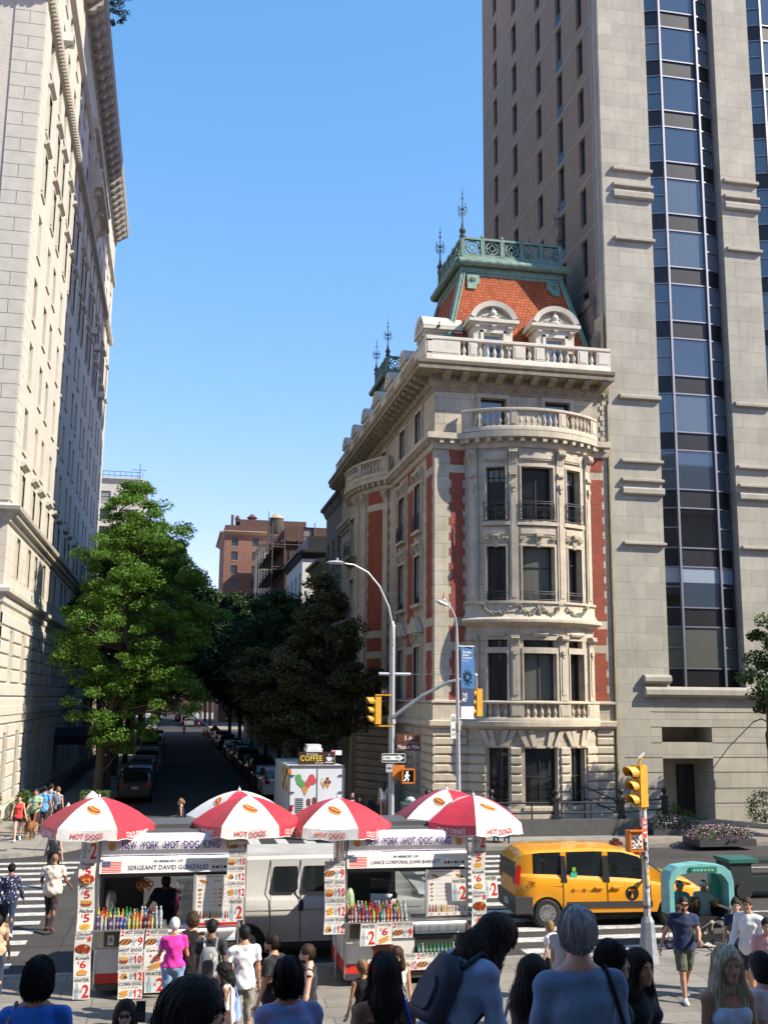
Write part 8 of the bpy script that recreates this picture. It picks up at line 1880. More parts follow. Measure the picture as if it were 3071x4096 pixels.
        ax = TM @ np.array([0, 0, 1.]); hp = tz(J['pel']+ax*(hem-.94)); npk = tz(J['nk'])
        nr = .082 if m else .085
        def post(D, X, Y, Z):
            D = wr(D, X, Y, Z); D = np.maximum(D, -((X-hp[0])*ax[0]+(Y-hp[1])*ax[1]+(Z-hp[2])*ax[2]))
            if neck:
                c = npk+ax*.035*s; nd = np.sqrt((X-c[0])**2+(Y-c[1])**2+((Z-c[2])*1.0)**2)-nr*s*.82; D = np.maximum(D, -nd)
            for i in (0, 1):
                if sl > 0 and sl <= 1:
                    a, b = tz(J['sh%d' % i]), tz(J['el%d' % i]); dv = (b-a)/np.linalg.norm(b-a); e_ = a+(b-a)*sl; pr_ = (X-e_[0])*dv[0]+(Y-e_[1])*dv[1]+(Z-e_[2])*dv[2]
                    near = np.sqrt((X-e_[0])**2+(Y-e_[1])**2+(Z-e_[2])**2) < .13*s; D = np.where(near, np.maximum(D, pr_), D)
            return D
        return T.mesh(rs, post)
    kind, mt = top[0], top[1]; nm = top[2] if len(top) > 2 else 'shirt'
    if kind == 'shirt': v, f = torsoF(.018, top[3] if len(top) > 3 else .84, .55)
    elif kind == 'long': v, f = torsoF(.022, top[3] if len(top) > 3 else .82, 1.9)
    elif kind == 'tank': v, f = torsoF(.012, top[3] if len(top) > 3 else .86, -.0)
    elif kind == 'tube':
        T = Fig(); T.add(E(J['ch']-TM @ np.array([0, 0, .02]), (.135*A+.014, .108*A+.02, .15), TM), .05)
        for sg in (-1, 1): T.add(E(up(sg*.065, .085, 1.26), (.068, .06, .066), TM), .04)
        T.add(E(J['wa'], (.13*A, .11*A, .15), TM), .05); a0 = tz(up(0, 0, 1.335))[2]; a1 = tz(up(0, 0, .95))[2]; v, f = T.mesh(rs, lambda D, X, Y, Z: np.maximum(np.maximum(wr(D, X, Y, Z), Z-a0), a1-Z)); 
    elif kind == 'dress': v, f = torsoF(.015, .80, 0)
    link(nm, np_mesh(nm, v, f, [mt]), t)
    kind, mt = bottom[0], bottom[1]
    T = Fig(); T.add(E(J['pel']-np.array([0, 0, .02]), (.163*A if m else .172*A, .122*A, .12)), .04)
    if kind in ('trousers', 'shorts', 'hotpants'):
        fr_ = {'trousers': 2, 'shorts': .95, 'hotpants': .42}[kind]; e = .016 if kind != 'shorts' else .03
        for i in (0, 1):
            hp, k, an = J['hp%d' % i], J['kn%d' % i], J['an%d' % i]; q = min(fr_, 1); T.add(C(hp, hp+(k-hp)*q, .086*A+e*.6, .086*A+e*.6+(.055-.086*A)*q*(.8 if fr_ < 1 else 1)+.004), .03)
            if fr_ > 1: T.add(C(k, an-(an-k)*.03, .06+e*.4, .05+e*.4), .03)
    elif kind == 'skirt':
        kz = (J['kn0']+J['kn1'])/2; L_ = bottom[2] if len(bottom) > 2 else 1.0; lowp = J['pel']*(1-L_)+kz*L_; T.add(C(J['pel'], lowp, .15*A, .17*A+.03), .05)
        for i in (0, 1): T.add(C(J['hp%d' % i], J['hp%d' % i]*(1-L_)+J['kn%d' % i]*L_, .1*A, .1), .06)
    wz = tz(J['pel']+np.array([0, 0, .10]))[2]
    cut = []
    if kind in ('shorts', 'hotpants'):
        for i in (0, 1):
            hp, k = tz(J['hp%d' % i]), tz(J['kn%d' % i]); cut.append((hp+(k-hp)*fr_*.97, (k-hp)/np.linalg.norm(k-hp)))
    if kind == 'skirt': lz = tz(lowp)[2]
    def post(D, X, Y, Z):
        D = np.maximum(wr(D, X, Y, Z, .007), Z-wz)
        for c, n in cut:
            near = np.sqrt((X-c[0])**2+(Y-c[1])**2+(Z-c[2])**2) < .16*s; D = np.where(near, np.maximum(D, (X-c[0])*n[0]+(Y-c[1])*n[1]+(Z-c[2])*n[2]), D)
        if kind == 'skirt': D = np.maximum(D, lz-Z)
        return D
    v, f = T.mesh(rs, post); link(kind if kind != 'hotpants' else 'shorts', np_mesh(kind, v, f, [mt]), t)
    for i in (0, 1):
        T = Fig(); T.add(C(J['he%d' % i]+np.array([0, 0, .004]), J['to%d' % i], .043, .040), .02); T.add(C(J['an%d' % i]-np.array([0, 0, .02]), J['he%d' % i]+np.array([0, 0, .01]), .042, .043), .02); fz = tz(np.array([0, 0, -z0]))[2]
        v, f = T.mesh(min(rs, .0135), (lambda D, X, Y, Z: np.maximum(D, (fz+.001)-Z)) if not sit else None); link('shoe', np_mesh('shoe', v, f, [shoe or BLK]), t)
    # ---- hair
    hk, hst = hair[0], hair[1]; hm = hairmat(hk) if hk in HAIR else None
    if hst != 'bald':
        T = Fig(); big = .012 if hst in ('short', 'crop') else .02
        if hst in ('curly', 'curlylong'): big = .032
        T.add(E(H(0, -.018, .04), (.083+big*.6, .099+big*.5, .096+big), HR), .02)
        if hst in ('short', 'crop'): T.add(E(H(0, -.05, .0), (.078, .066, .07), HR), .02)
        if hst == 'bob': T.add(E(H(0, -.045, -.03), (.10, .085, .10), HR), .03)
        if hst == 'curly': T.add(E(H(0, -.04, -.01), (.115, .10, .12), HR), .03)
        dn = lambda x, y, z: H(x, y, -.02)+TM @ np.array([0, 0, z])
        if hst in ('long', 'curlylong', 'vlong'):
            L_ = hair[2] if len(hair) > 2 else (.30 if hst != 'vlong' else .42)
            T.add(C(H(0, -.06, .02), dn(0, -.085, -.14), .088, .098), .04); T.add(C(dn(0, -.085, -.12), dn(.0, -.10, -L_), .10, .062), .05)
            for sg in (-1, 1): T.add(C(H(sg*.072, .01, .02), dn(sg*.092, -.005, -.15), .03, .042), .03); T.add(C(dn(sg*.092, -.005, -.13), dn(sg*.105, .01 if len(hair) > 3 else -.05, -L_*.95), .045, .028), .03)
        if hst == 'bun': T.add(E(H(0, -.08, .12), (.05, .05, .045), HR), .02)
        if hst == 'pony': T.add(C(H(0, -.09, .06), H(0, -.14, .02), .04, .035), .02); T.add(C(H(0, -.14, .02), dn(0, -.15, -.26), .038, .022), .02)
        ctrf = tz(H(0, .088, -.055)); ce = tz(hc)
        def post(D, X, Y, Z):
            lx = (X-ce[0])*HR[0][0]+(Y-ce[1])*HR[1][0]+(Z-ce[2])*HR[2][0]; ly = (X-ce[0])*HR[0][1]+(Y-ce[1])*HR[1][1]+(Z-ce[2])*HR[2][1]; lz_ = (X-ce[0])*HR[0][2]+(Y-ce[1])*HR[1][2]+(Z-ce[2])*HR[2][2]
            an = np.arctan2(lx, -ly+.001); D = D+.0035*s*np.sin(an*26+lz_*8)+(.012*s*np.sin(X*75)*np.sin(Y*70)*np.sin(Z*80) if 'curly' in hst else 0)
            fc = ((lx/(.068*s))**2+((lz_+.035*s)/(.105*s))**2 < 1) & (ly > .02*s)        # open over the face
            D = np.where(fc, np.maximum(D, .02), D)
            if hst in ('short', 'crop', 'bun', 'pony'): D = np.maximum(D, np.where(ly > -.02*s, -(lz_-(.02 if ly is None else .015)*s), -(lz_+.065*s)))
            return D
        v, f = T.mesh(min(rs, .0105*s), post); ho = link('hair', np_mesh('hair', v, f, [hm]), t)
        if strands: link('loose_strands', strand_mesh(v, f, tz(hc), strands, hst, s), ho).data.materials.append(hm)
    if hair[-1] == 'beard' or (len(hair) > 2 and hair[2] == 'beard'):
        T = Fig(); T.add(E(H(0, .03, -.072), (.056, .062, .045), HR), .02); b0 = tz(H(0, .0, -.045))
        v, f = T.mesh(.009, lambda D, X, Y, Z: np.maximum(D, Z-b0[2])); link('beard', np_mesh('beard', v, f, [hm or hairmat('brown')]), t)
    if cap is not None:
        T = Fig(); T.add(E(H(0, -.012, .055), (.092, .108, .082), HR), .02); c0 = tz(H(0, 0, .045)); n0 = HR @ np.array([0, 0, 1.])
        v, f = T.mesh(.011, lambda D, X, Y, Z: np.maximum(D, -((X-c0[0])*n0[0]+(Y-c0[1])*n0[1]+(Z-c0[2])*n0[2]))); o = link('cap', np_mesh('cap', v, f, [cap]), t)
        M = MB(); M.prism([(.075*math.cos(a), .08+.09*math.sin(a)) for a in [math.pi*k/8 for k in range(9)]], lambda p, q_: tuple(tz(H(p[0], p[1], .045+.008*q_)))); M.build('peak', cap, o)
    if glasses:
        M = MB()
        for sg in (-1, 1): M.ball(tuple(tz(H(sg*.033, .093, .014))), .021*s, 8)
        M.tube([tuple(tz(H(-.078, .0, .016))), tuple(tz(H(-.068, .08, .016))), tuple(tz(H(0, .1, .018))), tuple(tz(H(.068, .08, .016))), tuple(tz(H(.078, 0, .016)))], .004, 5); M.build('sunglasses', SHADES, t)
    t['_j'] = {}
    del t['_j']
    rz_ = np.array(Matrix.Rotation(R(face), 3, 'Z'))
    def world(p): return tuple(rz_ @ tz(p)+np.array(loc))
    return t, J, world, (lambda x, y, z: up(x, y, z)), H
def backpack(label, per, m, m2=None, w=.28, hgt=.40, d=.12, z=1.2):
    """a bag worn on the back: its own thing, in the world, with two straps"""
    t, J, world, up, H = per; o = thing('backpack', label, 'backpack', t.location, 0)
    M = MB(); pts = []
    def P(x, y, zz): p = world(up(x, y, zz)); return (p[0]-t.location.x, p[1]-t.location.y, p[2]-t.location.z)
    n = 12
    prof = [(-w/2*.8, -hgt/2), (w/2*.8, -hgt/2), (w/2, -hgt/2+.06), (w/2*.95, hgt/2-.1), (w/2*.5, hgt/2), (-w/2*.5, hgt/2), (-w/2*.95, hgt/2-.1), (-w/2, -hgt/2+.06)]
    a = [M.P(P(x, -.12, z+q)) for x, q in prof]; b = [M.P(P(x*1.02, -.12-d*.7, z+q)) for x, q in prof]; c = [M.P(P(x*.75, -.12-d, z+q*.78)) for x, q in prof]; k = len(prof)
    for A, B_ in ((a, b), (b, c)):
        for i in range(k): M.idx((A[i], A[(i+1) % k], B_[(i+1) % k], B_[i]))
    M.idx(a[::-1]); M.idx(c); M.build('bag', m, o, 60)
    M = MB(); prof2 = [(x*.7, q*.5-hgt*.12) for x, q in prof]; a = [M.P(P(x, -.12-d*.9, z+q)) for x, q in prof2]; b = [M.P(P(x*.9, -.12-d*1.25, z+q*.95)) for x, q in prof2]
    for i in range(k): M.idx((a[i], a[(i+1) % k], b[(i+1) % k], b[i]))
    M.idx(b); M.build('pocket', m2 or m, o, 60)
    for sg in (-1, 1):
        M = MB(); M.tube([P(sg*.09, -.13, z+hgt*.4), P(sg*.1, -.05, 1.475), P(sg*.11, .09, 1.42), P(sg*.12, .13, 1.28), P(sg*.14, .03, 1.08), P(sg*.12, -.12, z-hgt*.4)], .017, 6); M.build('strap', m, o)
    return o
def shoulder_bag(label, per, m, side=1, z=.98, size=(.12, .28, .2), strap=True, name='handbag', ms=None):
    t, J, world, up, H = per; o = thing(name, label, 'bag', t.location, 0); M = MB(); tl = t.location
    def P(x, y, zz): p = world(up(x, y, zz)); return (p[0]-tl.x, p[1]-tl.y, p[2]-tl.z)
    a, b, c = size; x0 = side*.24
    M.hexa([P(x0-a/2, -b/2, z-c/2), P(x0+a/2, -b/2, z-c/2), P(x0+a/2, b/2, z-c/2), P(x0-a/2, b/2, z-c/2), P(x0-a/3, -b/2*.85, z+c/2), P(x0+a/3, -b/2*.85, z+c/2), P(x0+a/3, b/2*.85, z+c/2), P(x0-a/3, b/2*.85, z+c/2)]); M.build('bag', m, o, 40)
    M = MB(); M.tube([P(x0, -b*.4, z+c/2), P(side*.14, -.085, 1.40), P(side*.12, -.02, 1.475), P(side*.14, .075, 1.40), P(x0, b*.4, z+c/2)], .012, 6); M.build('strap', ms or m, o); return o
# ------------------------------------------------------------------ the crowd
def ray(u, v):       # u, v in a 1658 x 2211 view of the place, only to find where on the ground someone stands
    q = 1658/3071; f = 4189.5*q; return ((u-829)*CAMR-(v-1105.5)*CAMU+f*CAMF).normalized()
def stand(u, v, h, zg):
    """ground point of someone of height h whose head top is seen at (u, v)"""
    d = ray(u, v); best = None; y = 2.5
    while y < 260:
        z = CAMP.z+d.z*y/d.y; g = zg(y) if callable(zg) else zg; e = z-g-h
        if best is None or abs(e) < best[0]: best = (abs(e), y)
        y *= 1.004
    y = best[1]; return (d.x*y/d.y, y, zg(y) if callable(zg) else zg)
def near(u, v, y): d = ray(u, v); z = CAMP.z+d.z*y/d.y; return (d.x*y/d.y, y, STEPZ(y)), z-STEPZ(y)-.03
def Q_(label, u, v, y, face, **k): l, h = near(u, v, y); return person(label, l, face, h, **k)
PZ, RD, SW = .15, .004, .157
F_ = lambda n, *c, **k: fabric(n, c, **k)
WTE = F_('white cotton', .70, .69, .70); BLKC = F_('black cotton', .014, .014, .017); NVY = F_('navy cotton', .018, .028, .075); GRYC = F_('grey marl', .27, .28, .31); JEAN = F_('light blue denim', .20, .30, .47); DJEAN = F_('dark denim', .025, .035, .07)
KHA = F_('khaki cotton', .34, .28, .20); OLI = F_('olive cotton', .085, .10, .07); WSH = mat('white trainers', (.7, .7, .7), .5)
def P_(label, u, v, h, zg, face, **k): return person(label, stand(u, v, h, zg), face, h, **k)
walk = ((22, 6), (-18, 14)); walk2 = ((-16, 12), (22, 5)); aw = ((-18, 8, 22, 0), (18, 8, 25, 0)); aw2 = ((18, 8, 25, 0), (-18, 8, 22, 0))
# far left pavement
pj = P_('woman in sleeveless red top and black shorts walking towards the camera', 43, 1716, 1.68, SW, 188, skin='fair', hair=('dkbrown', 'bun'), top=('tank', F_('red sports top', .62, .05, .035), 'top'), bottom=('hotpants', BLKC), shoe=WSH, legs=walk, arms=((12, 14, 40, 8), (4, 14, 18, 0)))
P_('man in pale green t-shirt and dark shorts walking a brown dog', 79, 1703, 1.8, SW, 175, sex='m', skin='tan', hair=('dkbrown', 'short'), top=('shirt', F_('pale green cotton', .30, .42, .25)), bottom=('shorts', F_('maroon shorts', .045, .02, .025)), shoe=DGREY, legs=walk2, arms=((12, 10, 60, 10), (18, 8, 70, 25)))
P_('man in sky blue t-shirt and dark trousers seen from behind', 97, 1699, 1.8, SW, -6, sex='m', skin='tan', hair=('black', 'short'), top=('shirt', F_('sky blue cotton', .11, .30, .58), 'shirt', .8), bottom=('trousers', F_('dark brown twill', .03, .022, .02)), shoe=WSH, fat=1.05, arms=((5, 12, 15, 0), (5, 12, 15, 0)))
P_('man in grey t-shirt standing just beyond the man in sky blue', 111, 1694, 1.78, SW, -20, sex='m', skin='fair', hair=('dkbrown', 'short'), top=('shirt', GRYC), bottom=('shorts', KHA), shoe=WSH)
w6 = P_('woman with sandy hair bun and grey sleeveless top seen from behind', 126, 1701, 1.72, SW, 0, skin='fair', hair=('sandy', 'bun'), top=('tank', F_('slate grey top', .20, .22, .27), 'top'), bottom=('trousers', BLKC), fat=1.05)
P_('dark haired woman half hidden behind the leftmost umbrella', 129, 1738, 1.55, SW, 0, skin='fair', hair=('black', 'long', .3), top=('shirt', BLKC), bottom=('shorts', BLKC))
w8 = P_('woman in black top with black backpack walking ahead of the man in cream', 120, 1786, 1.68, RD, 0, skin='fair', hair=('dkbrown', 'pony'), top=('tank', BLKC, 'top'), bottom=('trousers', BLKC), legs=walk, arms=((-5, 10, 8, 0), (12, 14, 10, 0)))
backpack('black backpack worn by the woman walking ahead of the man in cream', w8, mat('black nylon', (.018, .018, .02), .5), z=1.2)
P_('balding man in long cream shirt and brown trousers crossing the avenue', 119, 1843, 1.76, RD, -4, sex='m', skin='brown', hair=('black', 'bald'), top=('shirt', F_('cream cotton', .66, .55, .47), 'shirt', .72), bottom=('trousers', F_('dark brown trousers', .045, .032, .028)), shoe=F_('brown leather', .08, .04, .025), fat=1.3, legs=((-20, 14), (12, 4)), arms=((10, 16, 45, 0), (14, 14, 50, 10)), res=.013)
P_('woman in navy floral blouse and navy trousers on the left crossing', 26, 1866, 1.6, RD, 2, skin='brown', hair=('black', 'bun'), top=('long', F_('navy floral', .02, .025, .06, pat='floral', c2=(.42, .44, .52), sc=17), 'blouse', .80), bottom=('trousers', DJEAN), shoe=WSH, fat=1.18, legs=walk2, arms=((5, 16, 20, 0), (0, 16, 15, 0)), res=.013)
P_('dark haired person in tan top cut by the left picture edge', -2, 1958, 1.66, RD, 5, skin='tan', hair=('black', 'long', .25), top=('shirt', F_('tan cotton', .52, .36, .24)), bottom=('trousers', DJEAN))
# brown dog, walking towards the camera, tail up
def dog():
    x, y, z = -5.02, 42.6, .157; t = thing('dog', 'curly reddish brown dog walking with its tail up beside the couple', 'dog', (x, y, z), R(170)); D = Fig(); s = 1.05
    C = lambda a, b, r1, r2: capf(np.array(a)*s, np.array(b)*s, r1*s, r2*s)
    D.add(C((0, .2, .47), (0, -.28, .49), .135, .115), .05); D.add(ellf((0, .2*s, .44*s), (.13*s, .15*s, .17*s)), .05); D.add(C((0, .28, .55), (0, .42, .70), .085, .07), .04); D.add(ellf((0, .46*s, .74*s), (.085*s, .10*s, .085*s)), .03); D.add(C((0, .52, .71), (0, .63, .68), .05, .038), .02)
    for sg in (-1, 1):
        D.add(C((sg*.075, .49, .80), (sg*.105, .47, .68), .03, .04), .02)
        fo = .05*sg; D.add(C((sg*.08, .24, .42), (sg*.085, .2+fo, .22), .055, .035), .03); D.add(C((sg*.085, .2+fo, .22), (sg*.08, .22+fo*1.6, .04), .033, .026), .02); D.add(C((sg*.08, .22+fo*1.6, .03), (sg*.08, .28+fo*1.6, .025), .03, .026), .01)
        D.add(C((sg*.08, -.26, .46), (sg*.09, -.18-fo, .27), .075, .045), .03); D.add(C((sg*.09, -.18-fo, .27), (sg*.085, -.33-fo, .17), .04, .027), .02); D.add(C((sg*.085, -.33-fo, .17), (sg*.08, -.27-fo, .03), .026, .024), .02); D.add(C((sg*.08, -.27-fo, .03), (sg*.08, -.21-fo, .025), .028, .025), .01)
    D.add(C((0, -.36, .55), (0, -.46, .78), .035, .05), .03); D.add(C((0, -.46, .78), (.02, -.43, .95), .055, .04), .03)
    V, F = D.mesh(.012, lambda A, X, Y, Z: A+.006*np.sin(X*90)*np.sin(Y*85)*np.sin(Z*95)); mi = np.zeros(len(F)); c = V[F].mean(1)/s; mi[(c[:, 1] > .645) | ((np.abs(np.abs(c[:, 0])-.035) < .012) & (np.abs(c[:, 2]-.765) < .012) & (c[:, 1] > .5))] = 1
    link('body', np_mesh('body', V, F, [mat('red brown fur', (.20, .08, .03), .8, var=.3, vs=20, bump=.5, bs=60), BLK], mi), t)
dog()
M = MB(); M.tube([(-5.15, 43.6, 1.05), (-5.1, 43.1, .8), (-5.02, 42.9, .82)], .008, 4); M.build('dog_leash', BLK, None, label='thin dark leash from the man in green to the brown dog', cat='leash')
# street mouth
w12 = P_('blonde woman in black dress with shoulder bag crossing the side street', 392, 1724, 1.68, .004, 82, skin='fair', hair=('sandy', 'pony'), top=('tank', BLKC, 'top'), bottom=('skirt', BLKC, 1.0), legs=walk, arms=((10, 6, 70, 0), (-5, 6, 20, 0)))
shoulder_bag('black shoulder bag on the blonde woman crossing the side street', w12, BLKC, -1, 1.0)
P_('man in black suit, white shirt and red tie on the shaded pavement', 761, 1709, 1.76, SW, 175, sex='m', skin='fair', hair=('black', 'short'), top=('long', BLKC, 'jacket'), bottom=('trousers', BLKC))
M = MB(); sx_, sy_, sz_ = stand(761, 1709, 1.76, SW); M.prism([(-.05, 1.1), (.05, 1.1), (.09, 1.45), (-.09, 1.45)], lambda p, t: (sx_+p[0], sy_-.15-.008*t, sz_+p[1]), 0); M.prism([(-.014, 1.1), (.014, 1.1), (.02, 1.42), (-.02, 1.42)], lambda p, t: (sx_+p[0], sy_-.16-.008*t, sz_+p[1]), 1)
M.build('shirt_and_tie', [WTE, REDP], None, label='white shirt front and red tie of the man in the suit', cat='tie')
P_('dark haired woman beside the man in the black suit', 777, 1719, 1.62, SW, 170, skin='fair', hair=('dkbrown', 'long', .3), top=('shirt', BLKC), bottom=('trousers', BLKC))
P_('woman in white top and khaki shorts walking away by the corner pole', 828, 1689, 1.7, SW, -3, skin='tan', hair=('brown', 'long', .4), top=('tank', WTE, 'top', .95), bottom=('hotpants', KHA), legs=((10, 4), (-8, 8)))
person('person in white shirt walking up the middle of the far side street', (1.9, 163, .01), 180, 1.76, 'm', 'brown', ('black', 'short'), ('shirt', WTE), ('trousers', BLKC), legs=walk, res=.03)
# at the left cart
vx, vy, _ = stand(366, 1886, 1.75, .38)
person('vendor in navy t-shirt and dark cap working inside the left cart', (.06, 21.25, .38), 165, 1.74, 'm', 'brown', ('black', 'short'), ('shirt', NVY), ('trousers', BLKC), arms=((35, 25, 35, -10), (30, 10, 40, 10)), lean=8, head=(15, 25), cap=mat('dark olive cap', (.04, .04, .035), .8), fat=1.2)
P_('white haired woman in bright pink hooded top at the left cart counter', 378, 1985, 1.63, PZ, 0, skin='tan', hair=('white', 'short'), top=('shirt', F_('bright pink fleece', .74, .04, .34), 'hooded_top', .93), bottom=('trousers', JEAN), fat=1.22, arms=((10, 14, 30, 0), (10, 16, 50, 0)), res=.012)
P_('woman with curly brown hair in black dress queuing at the left cart', 417, 1974, 1.68, PZ, -8, skin='fair', hair=('brown', 'curly'), top=('tank', BLKC, 'dress_top'), bottom=('skirt', BLKC, 1.7), fat=1.1, res=.012)
w20 = P_('man in black t-shirt with grey patterned backpack in the queue', 458, 1989, 1.74, PZ, -12, sex='m', skin='brown', hair=('black', 'crop'), top=('shirt', F_('washed black cotton', .03, .03, .032)), bottom=('trousers', BLKC), res=.012)
backpack('grey patterned backpack on the man in the black t-shirt', w20, F_('patterned grey nylon', .25, .25, .26, pat='n', c2=(.55, .54, .53), sc=14), DGREY, z=1.12, hgt=.46)
P_('man in white t-shirt and grey trousers standing behind the queue', 529, 2003, 1.76, PZ, 8, sex='m', skin='tan', hair=('black', 'short'), top=('shirt', WTE), bottom=('trousers', F_('stone grey trousers', .25, .23, .20)), fat=1.08, res=.012)
w22 = P_('girl with long curly black hair, white vest and blue shirt off her shoulder', 492, 2083, 1.56, PZ, 75, skin='tan', hair=('black', 'curlylong', .3), top=('tank', WTE, 'vest'), bottom=('shorts', JEAN), head=(10, 20), arms=((15, 8, 60, 0), (10, 10, 70, 0)), res=.011, strands=130)
shoulder_bag('brown patterned handbag on the curly haired girl', w22, F_('brown patterned leather', .16, .10, .09, pat='n', c2=(.3, .2, .17), sc=30), -1, 1.0)
shoulder_bag('pale blue shirt slung from the curly haired girl', w22, F_('pale blue shirt cloth', .27, .38, .70), 1, 1.0, (.3, .34, .3), name='loose_shirt')
w23 = P_('bearded man in black polo shirt looking left beside the left cart', 592, 2021, 1.83, PZ, 55, sex='m', skin='tan', hair=('dkbrown', 'short', 'beard'), top=('shirt', BLKC), bottom=('trousers', BLKC), fat=1.12, head=(15, 0), res=.011, strands=130)
M = MB(); q = w23[2](w23[1]['wr1']); M.box(q[0]-.04, q[0]+.03, q[1]-.02, q[1]+.0, q[2]-.16, q[2]-.02); M.build('phone', BLK, None, label='dark phone in the hand of the man in the black polo', cat='phone')
P_('bearded man in sleeveless black top facing left between the carts', 668, 2043, 1.78, PZ, 80, sex='m', skin='fair', hair=('brown', 'short', 'beard'), top=('tank', BLKC, 'vest'), bottom=('shorts', BLKC), arms=((8, 14, 20, 0), (6, 14, 18, 0)), head=(8, 0), res=.011, strands=130)
P_('girl with fair brown ponytail before the right cart', 783, 2077, 1.45, PZ, 12, skin='tan', hair=('sandy', 'pony'), top=('tank', BLKC, 'vest'), bottom=('skirt', F_('striped skirt', .1, .1, .11), 1.0), res=.011, strands=130)
P_('woman in white sleeveless top with highlighted hair facing the camera at the right cart', 858, 2044, 1.66, PZ, 160, skin='tan', hair=('brown', 'long', .26), top=('tank', WTE, 'top'), bottom=('trousers', WTE), head=(0, 20), res=.011, strands=130)
w27 = P_('blonde child in white t-shirt in front of the taxi wheel', 1188, 1992, 1.32, PZ, 42, skin='fair', hair=('sandy', 'bob'), top=('shirt', WTE), bottom=('shorts', BLKC), res=.012)
P_('tall thin man in grey walking beside the blonde child', 1213, 1984, 1.75, PZ, -60, sex='m', skin='tan', hair=('grey', 'short'), top=('shirt', GRYC), bottom=('trousers', DJEAN))
# around the pedicab
px_, py_, _ = stand(1472, 1934, 1.8, PZ)
P_('bearded man in navy polo, olive shorts and sunglasses walking to the camera', 1473, 1934, 1.8, PZ, 172, sex='m', skin='tan', hair=('dkbrown', 'short', 'beard'), top=('shirt', NVY, 'shirt', .86), bottom=('shorts', OLI), shoe=WSH, fat=1.18, glasses=True, legs=((16, 4), (-14, 22)), arms=((-22, 20, 25, 0), (30, 6, 45, 25)), res=.0105)
P_('woman in dark navy top walking left of the man in white', 1587, 1938, 1.68, PZ, 165, skin='fair', hair=('dkbrown', 'bun'), top=('shirt', NVY), bottom=('shorts', NVY), shoe=WSH, legs=walk, arms=aw, head=(-10, 0), res=.012)
P_('curly haired man in loose white long sleeved shirt near the right edge', 1613, 1937, 1.78, PZ, 135, sex='m', skin='tan', hair=('brown', 'short'), top=('long', WTE, 'shirt', .76), bottom=('shorts', DJEAN), shoe=WSH, legs=walk2, arms=((10, 10, 30, 0), (5, 12, 25, 0)), fat=1.08, res=.0115)
for lab, xx, capc, tc, fc, u in (('passenger in teal cap and teal shirt, left seat of the pedicab', 11.55, TEAL, F_('teal cotton', .05, .22, .22), 175, 1500), ('passenger in blue cap and pale shirt, right seat of the pedicab', 12.15, mat('blue cap', (.02, .06, .4), .6), F_('pale sea cotton', .22, .36, .38), 160, 1555)):
    person(lab, (xx, 23.3, -.18), fc, 1.6, 'm', 'brown', ('black', 'short'), ('shirt', tc), ('trousers', DJEAN if u == 1500 else KHA), legs=((82, 80), (78, 84)), arms=((30, 12, 75, 10), (35, 12, 85, 15)), head=(0, 8), cap=capc, sit=True, shoe=WSH)
P_('person in pink shirt cut by the right picture edge', 1655, 1985, 1.78, PZ, 150, sex='m', skin='tan', hair=('black', 'short'), top=('shirt', F_('washed pink cotton', .55, .28, .27)), bottom=('trousers', BLKC))
Q_('person with black hair and pale pink shirt at the right edge, back to camera', 1646, 2056, 7.96, 20, skin='fair', hair=('black', 'bob'), top=('shirt', F_('pale pink cotton', .6, .48, .48)), bottom=('trousers', JEAN))
# the crowd on the museum steps, nearest figures
w34 = Q_('person with short black hair in bright blue knitted jumper, bottom left corner', 84, 2068, 7.1, -8, skin='tan', hair=('black', 'bob'), top=('long', F_('bright blue knit', .02, .11, .48, pat='heather', c2=(.03, .17, .6), sc=150), 'jumper'), bottom=('trousers', DJEAN), fat=1.25, res=.0095, strands=420)
shoulder_bag('grey strapped bag on the bright blue jumper', w34, mat('grey strap', (.25, .27, .3), .7), -1, 1.0)
person('woman with glossy black hair turned to the right, cut by the bottom edge', near(392, 2110, 3.75)[0], -128, 1.62, 'f', 'tan', ('black', 'long', .35), ('shirt', BLKC), ('trousers', DJEAN), head=(12, 16), res=.0085, strands=420)
Q_('woman in sunglasses seen low between the near figures at bottom left', 272, 2157, 9.5, 180, skin='fair', hair=('brown', 'long', .25), top=('shirt', BLKC), bottom=('trousers', DJEAN), glasses=True, arms=((20, 8, 120, 0), (35, 5, 110, 10)), res=.0095, strands=420)
(sx_, sy_, sz_), _h = near(305, 2160, 9.3); sz_ = sz_+_h-1.45
M = MB(); M.box(sx_-.038, sx_+.038, sy_, sy_+.01, sz_+1.31, sz_+1.47, 0); M.tube([(sx_+.0+.02*math.cos(t*.52), sy_-.004, sz_+1.36+.02*math.sin(t*.52)) for t in range(13)], .003, 4, 1); M.build('phone', [BLK, ALU], None, label='black phone with round ring held up beside the woman in sunglasses', cat='phone')
w37 = Q_('person with black hair in washed denim jacket with pink pattern', 625, 2068, 7.0, 4, skin='tan', hair=('black', 'bob'), top=('long', F_('washed denim jacket', .13, .22, .42, pat='heather', c2=(.30, .28, .50), sc=9), 'jacket'), bottom=('trousers', DJEAN), fat=1.2, res=.0095, strands=420)
w38 = Q_('woman with bare shoulders and thin black straps seen from behind', 832, 2058, 6.6, -4, skin='brown', hair=('dkbrown', 'long', .24), top=('tube', BLKC, 'camisole'), bottom=('trousers', BLKC), fat=1.12, res=.0095, strands=420)
t_, J_, W_, U_, H_ = w38; M = MB(); tl = t_.location
for sg in (-1, 1): M.tube([tuple(Vector(W_(U_(sg*.075, -.125, 1.30)))-tl), tuple(Vector(W_(U_(sg*.09, -.08, 1.42)))-tl), tuple(Vector(W_(U_(sg*.1, -.01, 1.462)))-tl), tuple(Vector(W_(U_(sg*.095, .08, 1.40)))-tl)], .006, 5)
o = M.build('strap', BLKC, t_); o.rotation_euler = (0, 0, -t_.rotation_euler[2])
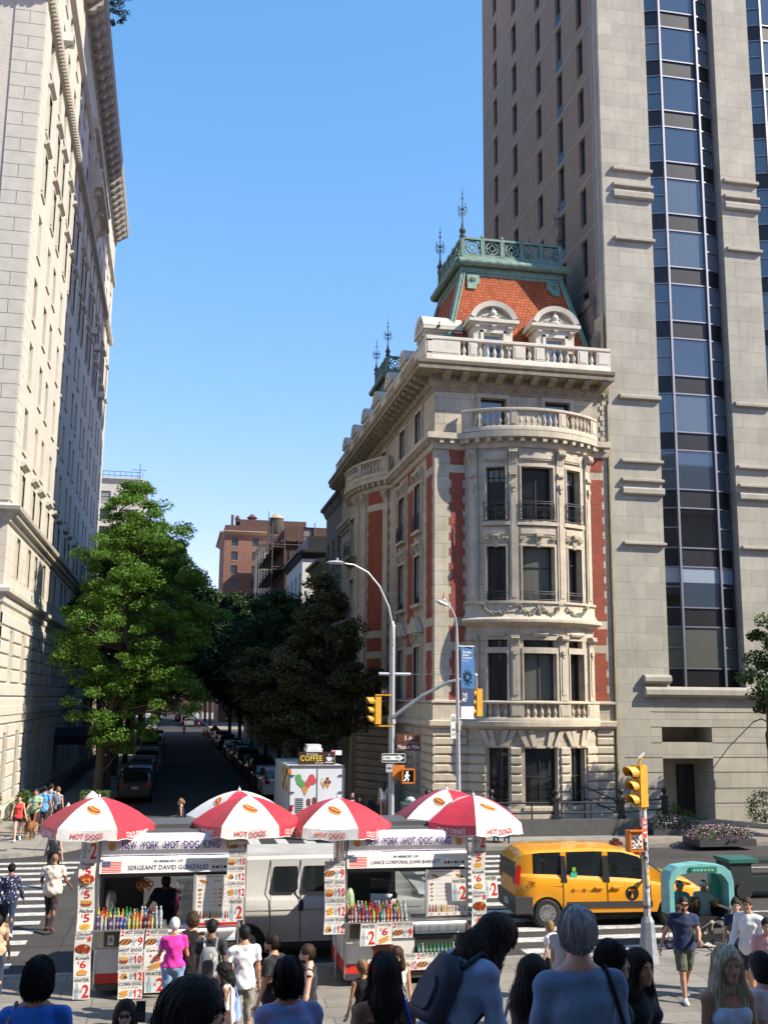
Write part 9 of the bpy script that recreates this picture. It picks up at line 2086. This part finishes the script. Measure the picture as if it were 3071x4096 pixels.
shoulder_bag('bag with bright blue strap on the woman with bare shoulders', w38, mat('bright blue strap', (.01, .04, .38), .6), 1, .95)
w39 = person('long haired person in pale denim shirt bending forward to the right', (1.52, 6.0, STEPZ(6.0)), -72, 1.72, 'f', 'tan', ('dkbrown', 'vlong', .5), ('long', F_('pale denim shirt', .22, .29, .45), 'shirt'), ('trousers', DJEAN), lean=30, head=(-5, 25), arms=((35, 10, 40, 0), (30, 10, 40, 0)), fat=1.1, res=.009, strands=420)
backpack('dark navy backpack on the person bending forward', w39, mat('dark navy nylon', (.012, .018, .035), .6), z=1.2, w=.27, hgt=.38, d=.1)
w40 = Q_('woman with very long dark hair holding a blue phone, left of the grey haired woman', 1143, 2063, 7.0, -62, skin='brown', hair=('dkbrown', 'vlong', .45), top=('tank', F_('dark maroon top', .05, .02, .025), 'top'), bottom=('trousers', JEAN), head=(0, 8), arms=((15, 10, 70, 10), (20, 8, 80, 15)), fat=1.05, res=.009, strands=420)
shoulder_bag('pale bag with white rope strap on the very long haired woman', w40, mat('natural canvas', (.45, .42, .38), .8), -1, .98, ms=mat('white rope', (.55, .52, .45), .8))
q = Vector(w40[2](w40[1]['wr1'])); M = MB(); M.box(q.x-.12, q.x+.05, q.y-.03, q.y-.015, q.z-.01, q.z+.075); M.build('phone', mat('blue phone case', (.02, .08, .3), .4), None, label='blue cased phone held by the very long haired woman', cat='phone')
w41 = Q_('grey haired woman in heather blue jumper, tallest near figure', 1247, 1956, 4.75, -6, skin='fair', hair=('grey', 'short'), top=('long', F_('heather blue knit', .10, .17, .29, pat='heather', c2=(.16, .24, .37), sc=190), 'jumper'), bottom=('trousers', DJEAN), fat=1.1, res=.0085, strands=420)
shoulder_bag('black shoulder bag on the heather blue jumper', w41, BLKC, 1, .95)
Q_('black haired woman in profile facing right, nearer of two', 1312, 2030, 6.55, -112, skin='tan', hair=('black', 'bob'), top=('shirt', BLKC), bottom=('trousers', DJEAN), res=.009, strands=420)
Q_('woman with long reddish brown hair behind the black haired one', 1372, 2047, 7.05, -155, skin='tan', hair=('dkbrown', 'vlong', .45), top=('shirt', BLKC), bottom=('trousers', DJEAN), res=.009, strands=420)
Q_('woman with long bleached hair and white strapless top facing the camera', 1567, 2040, 6.6, 178, skin='tan', hair=('bleached', 'vlong', .42, 'front'), top=('tube', F_('white strapless knit', .5, .55, .68), 'top'), bottom=('trousers', JEAN), head=(-4, -2), res=.0085, strands=420)
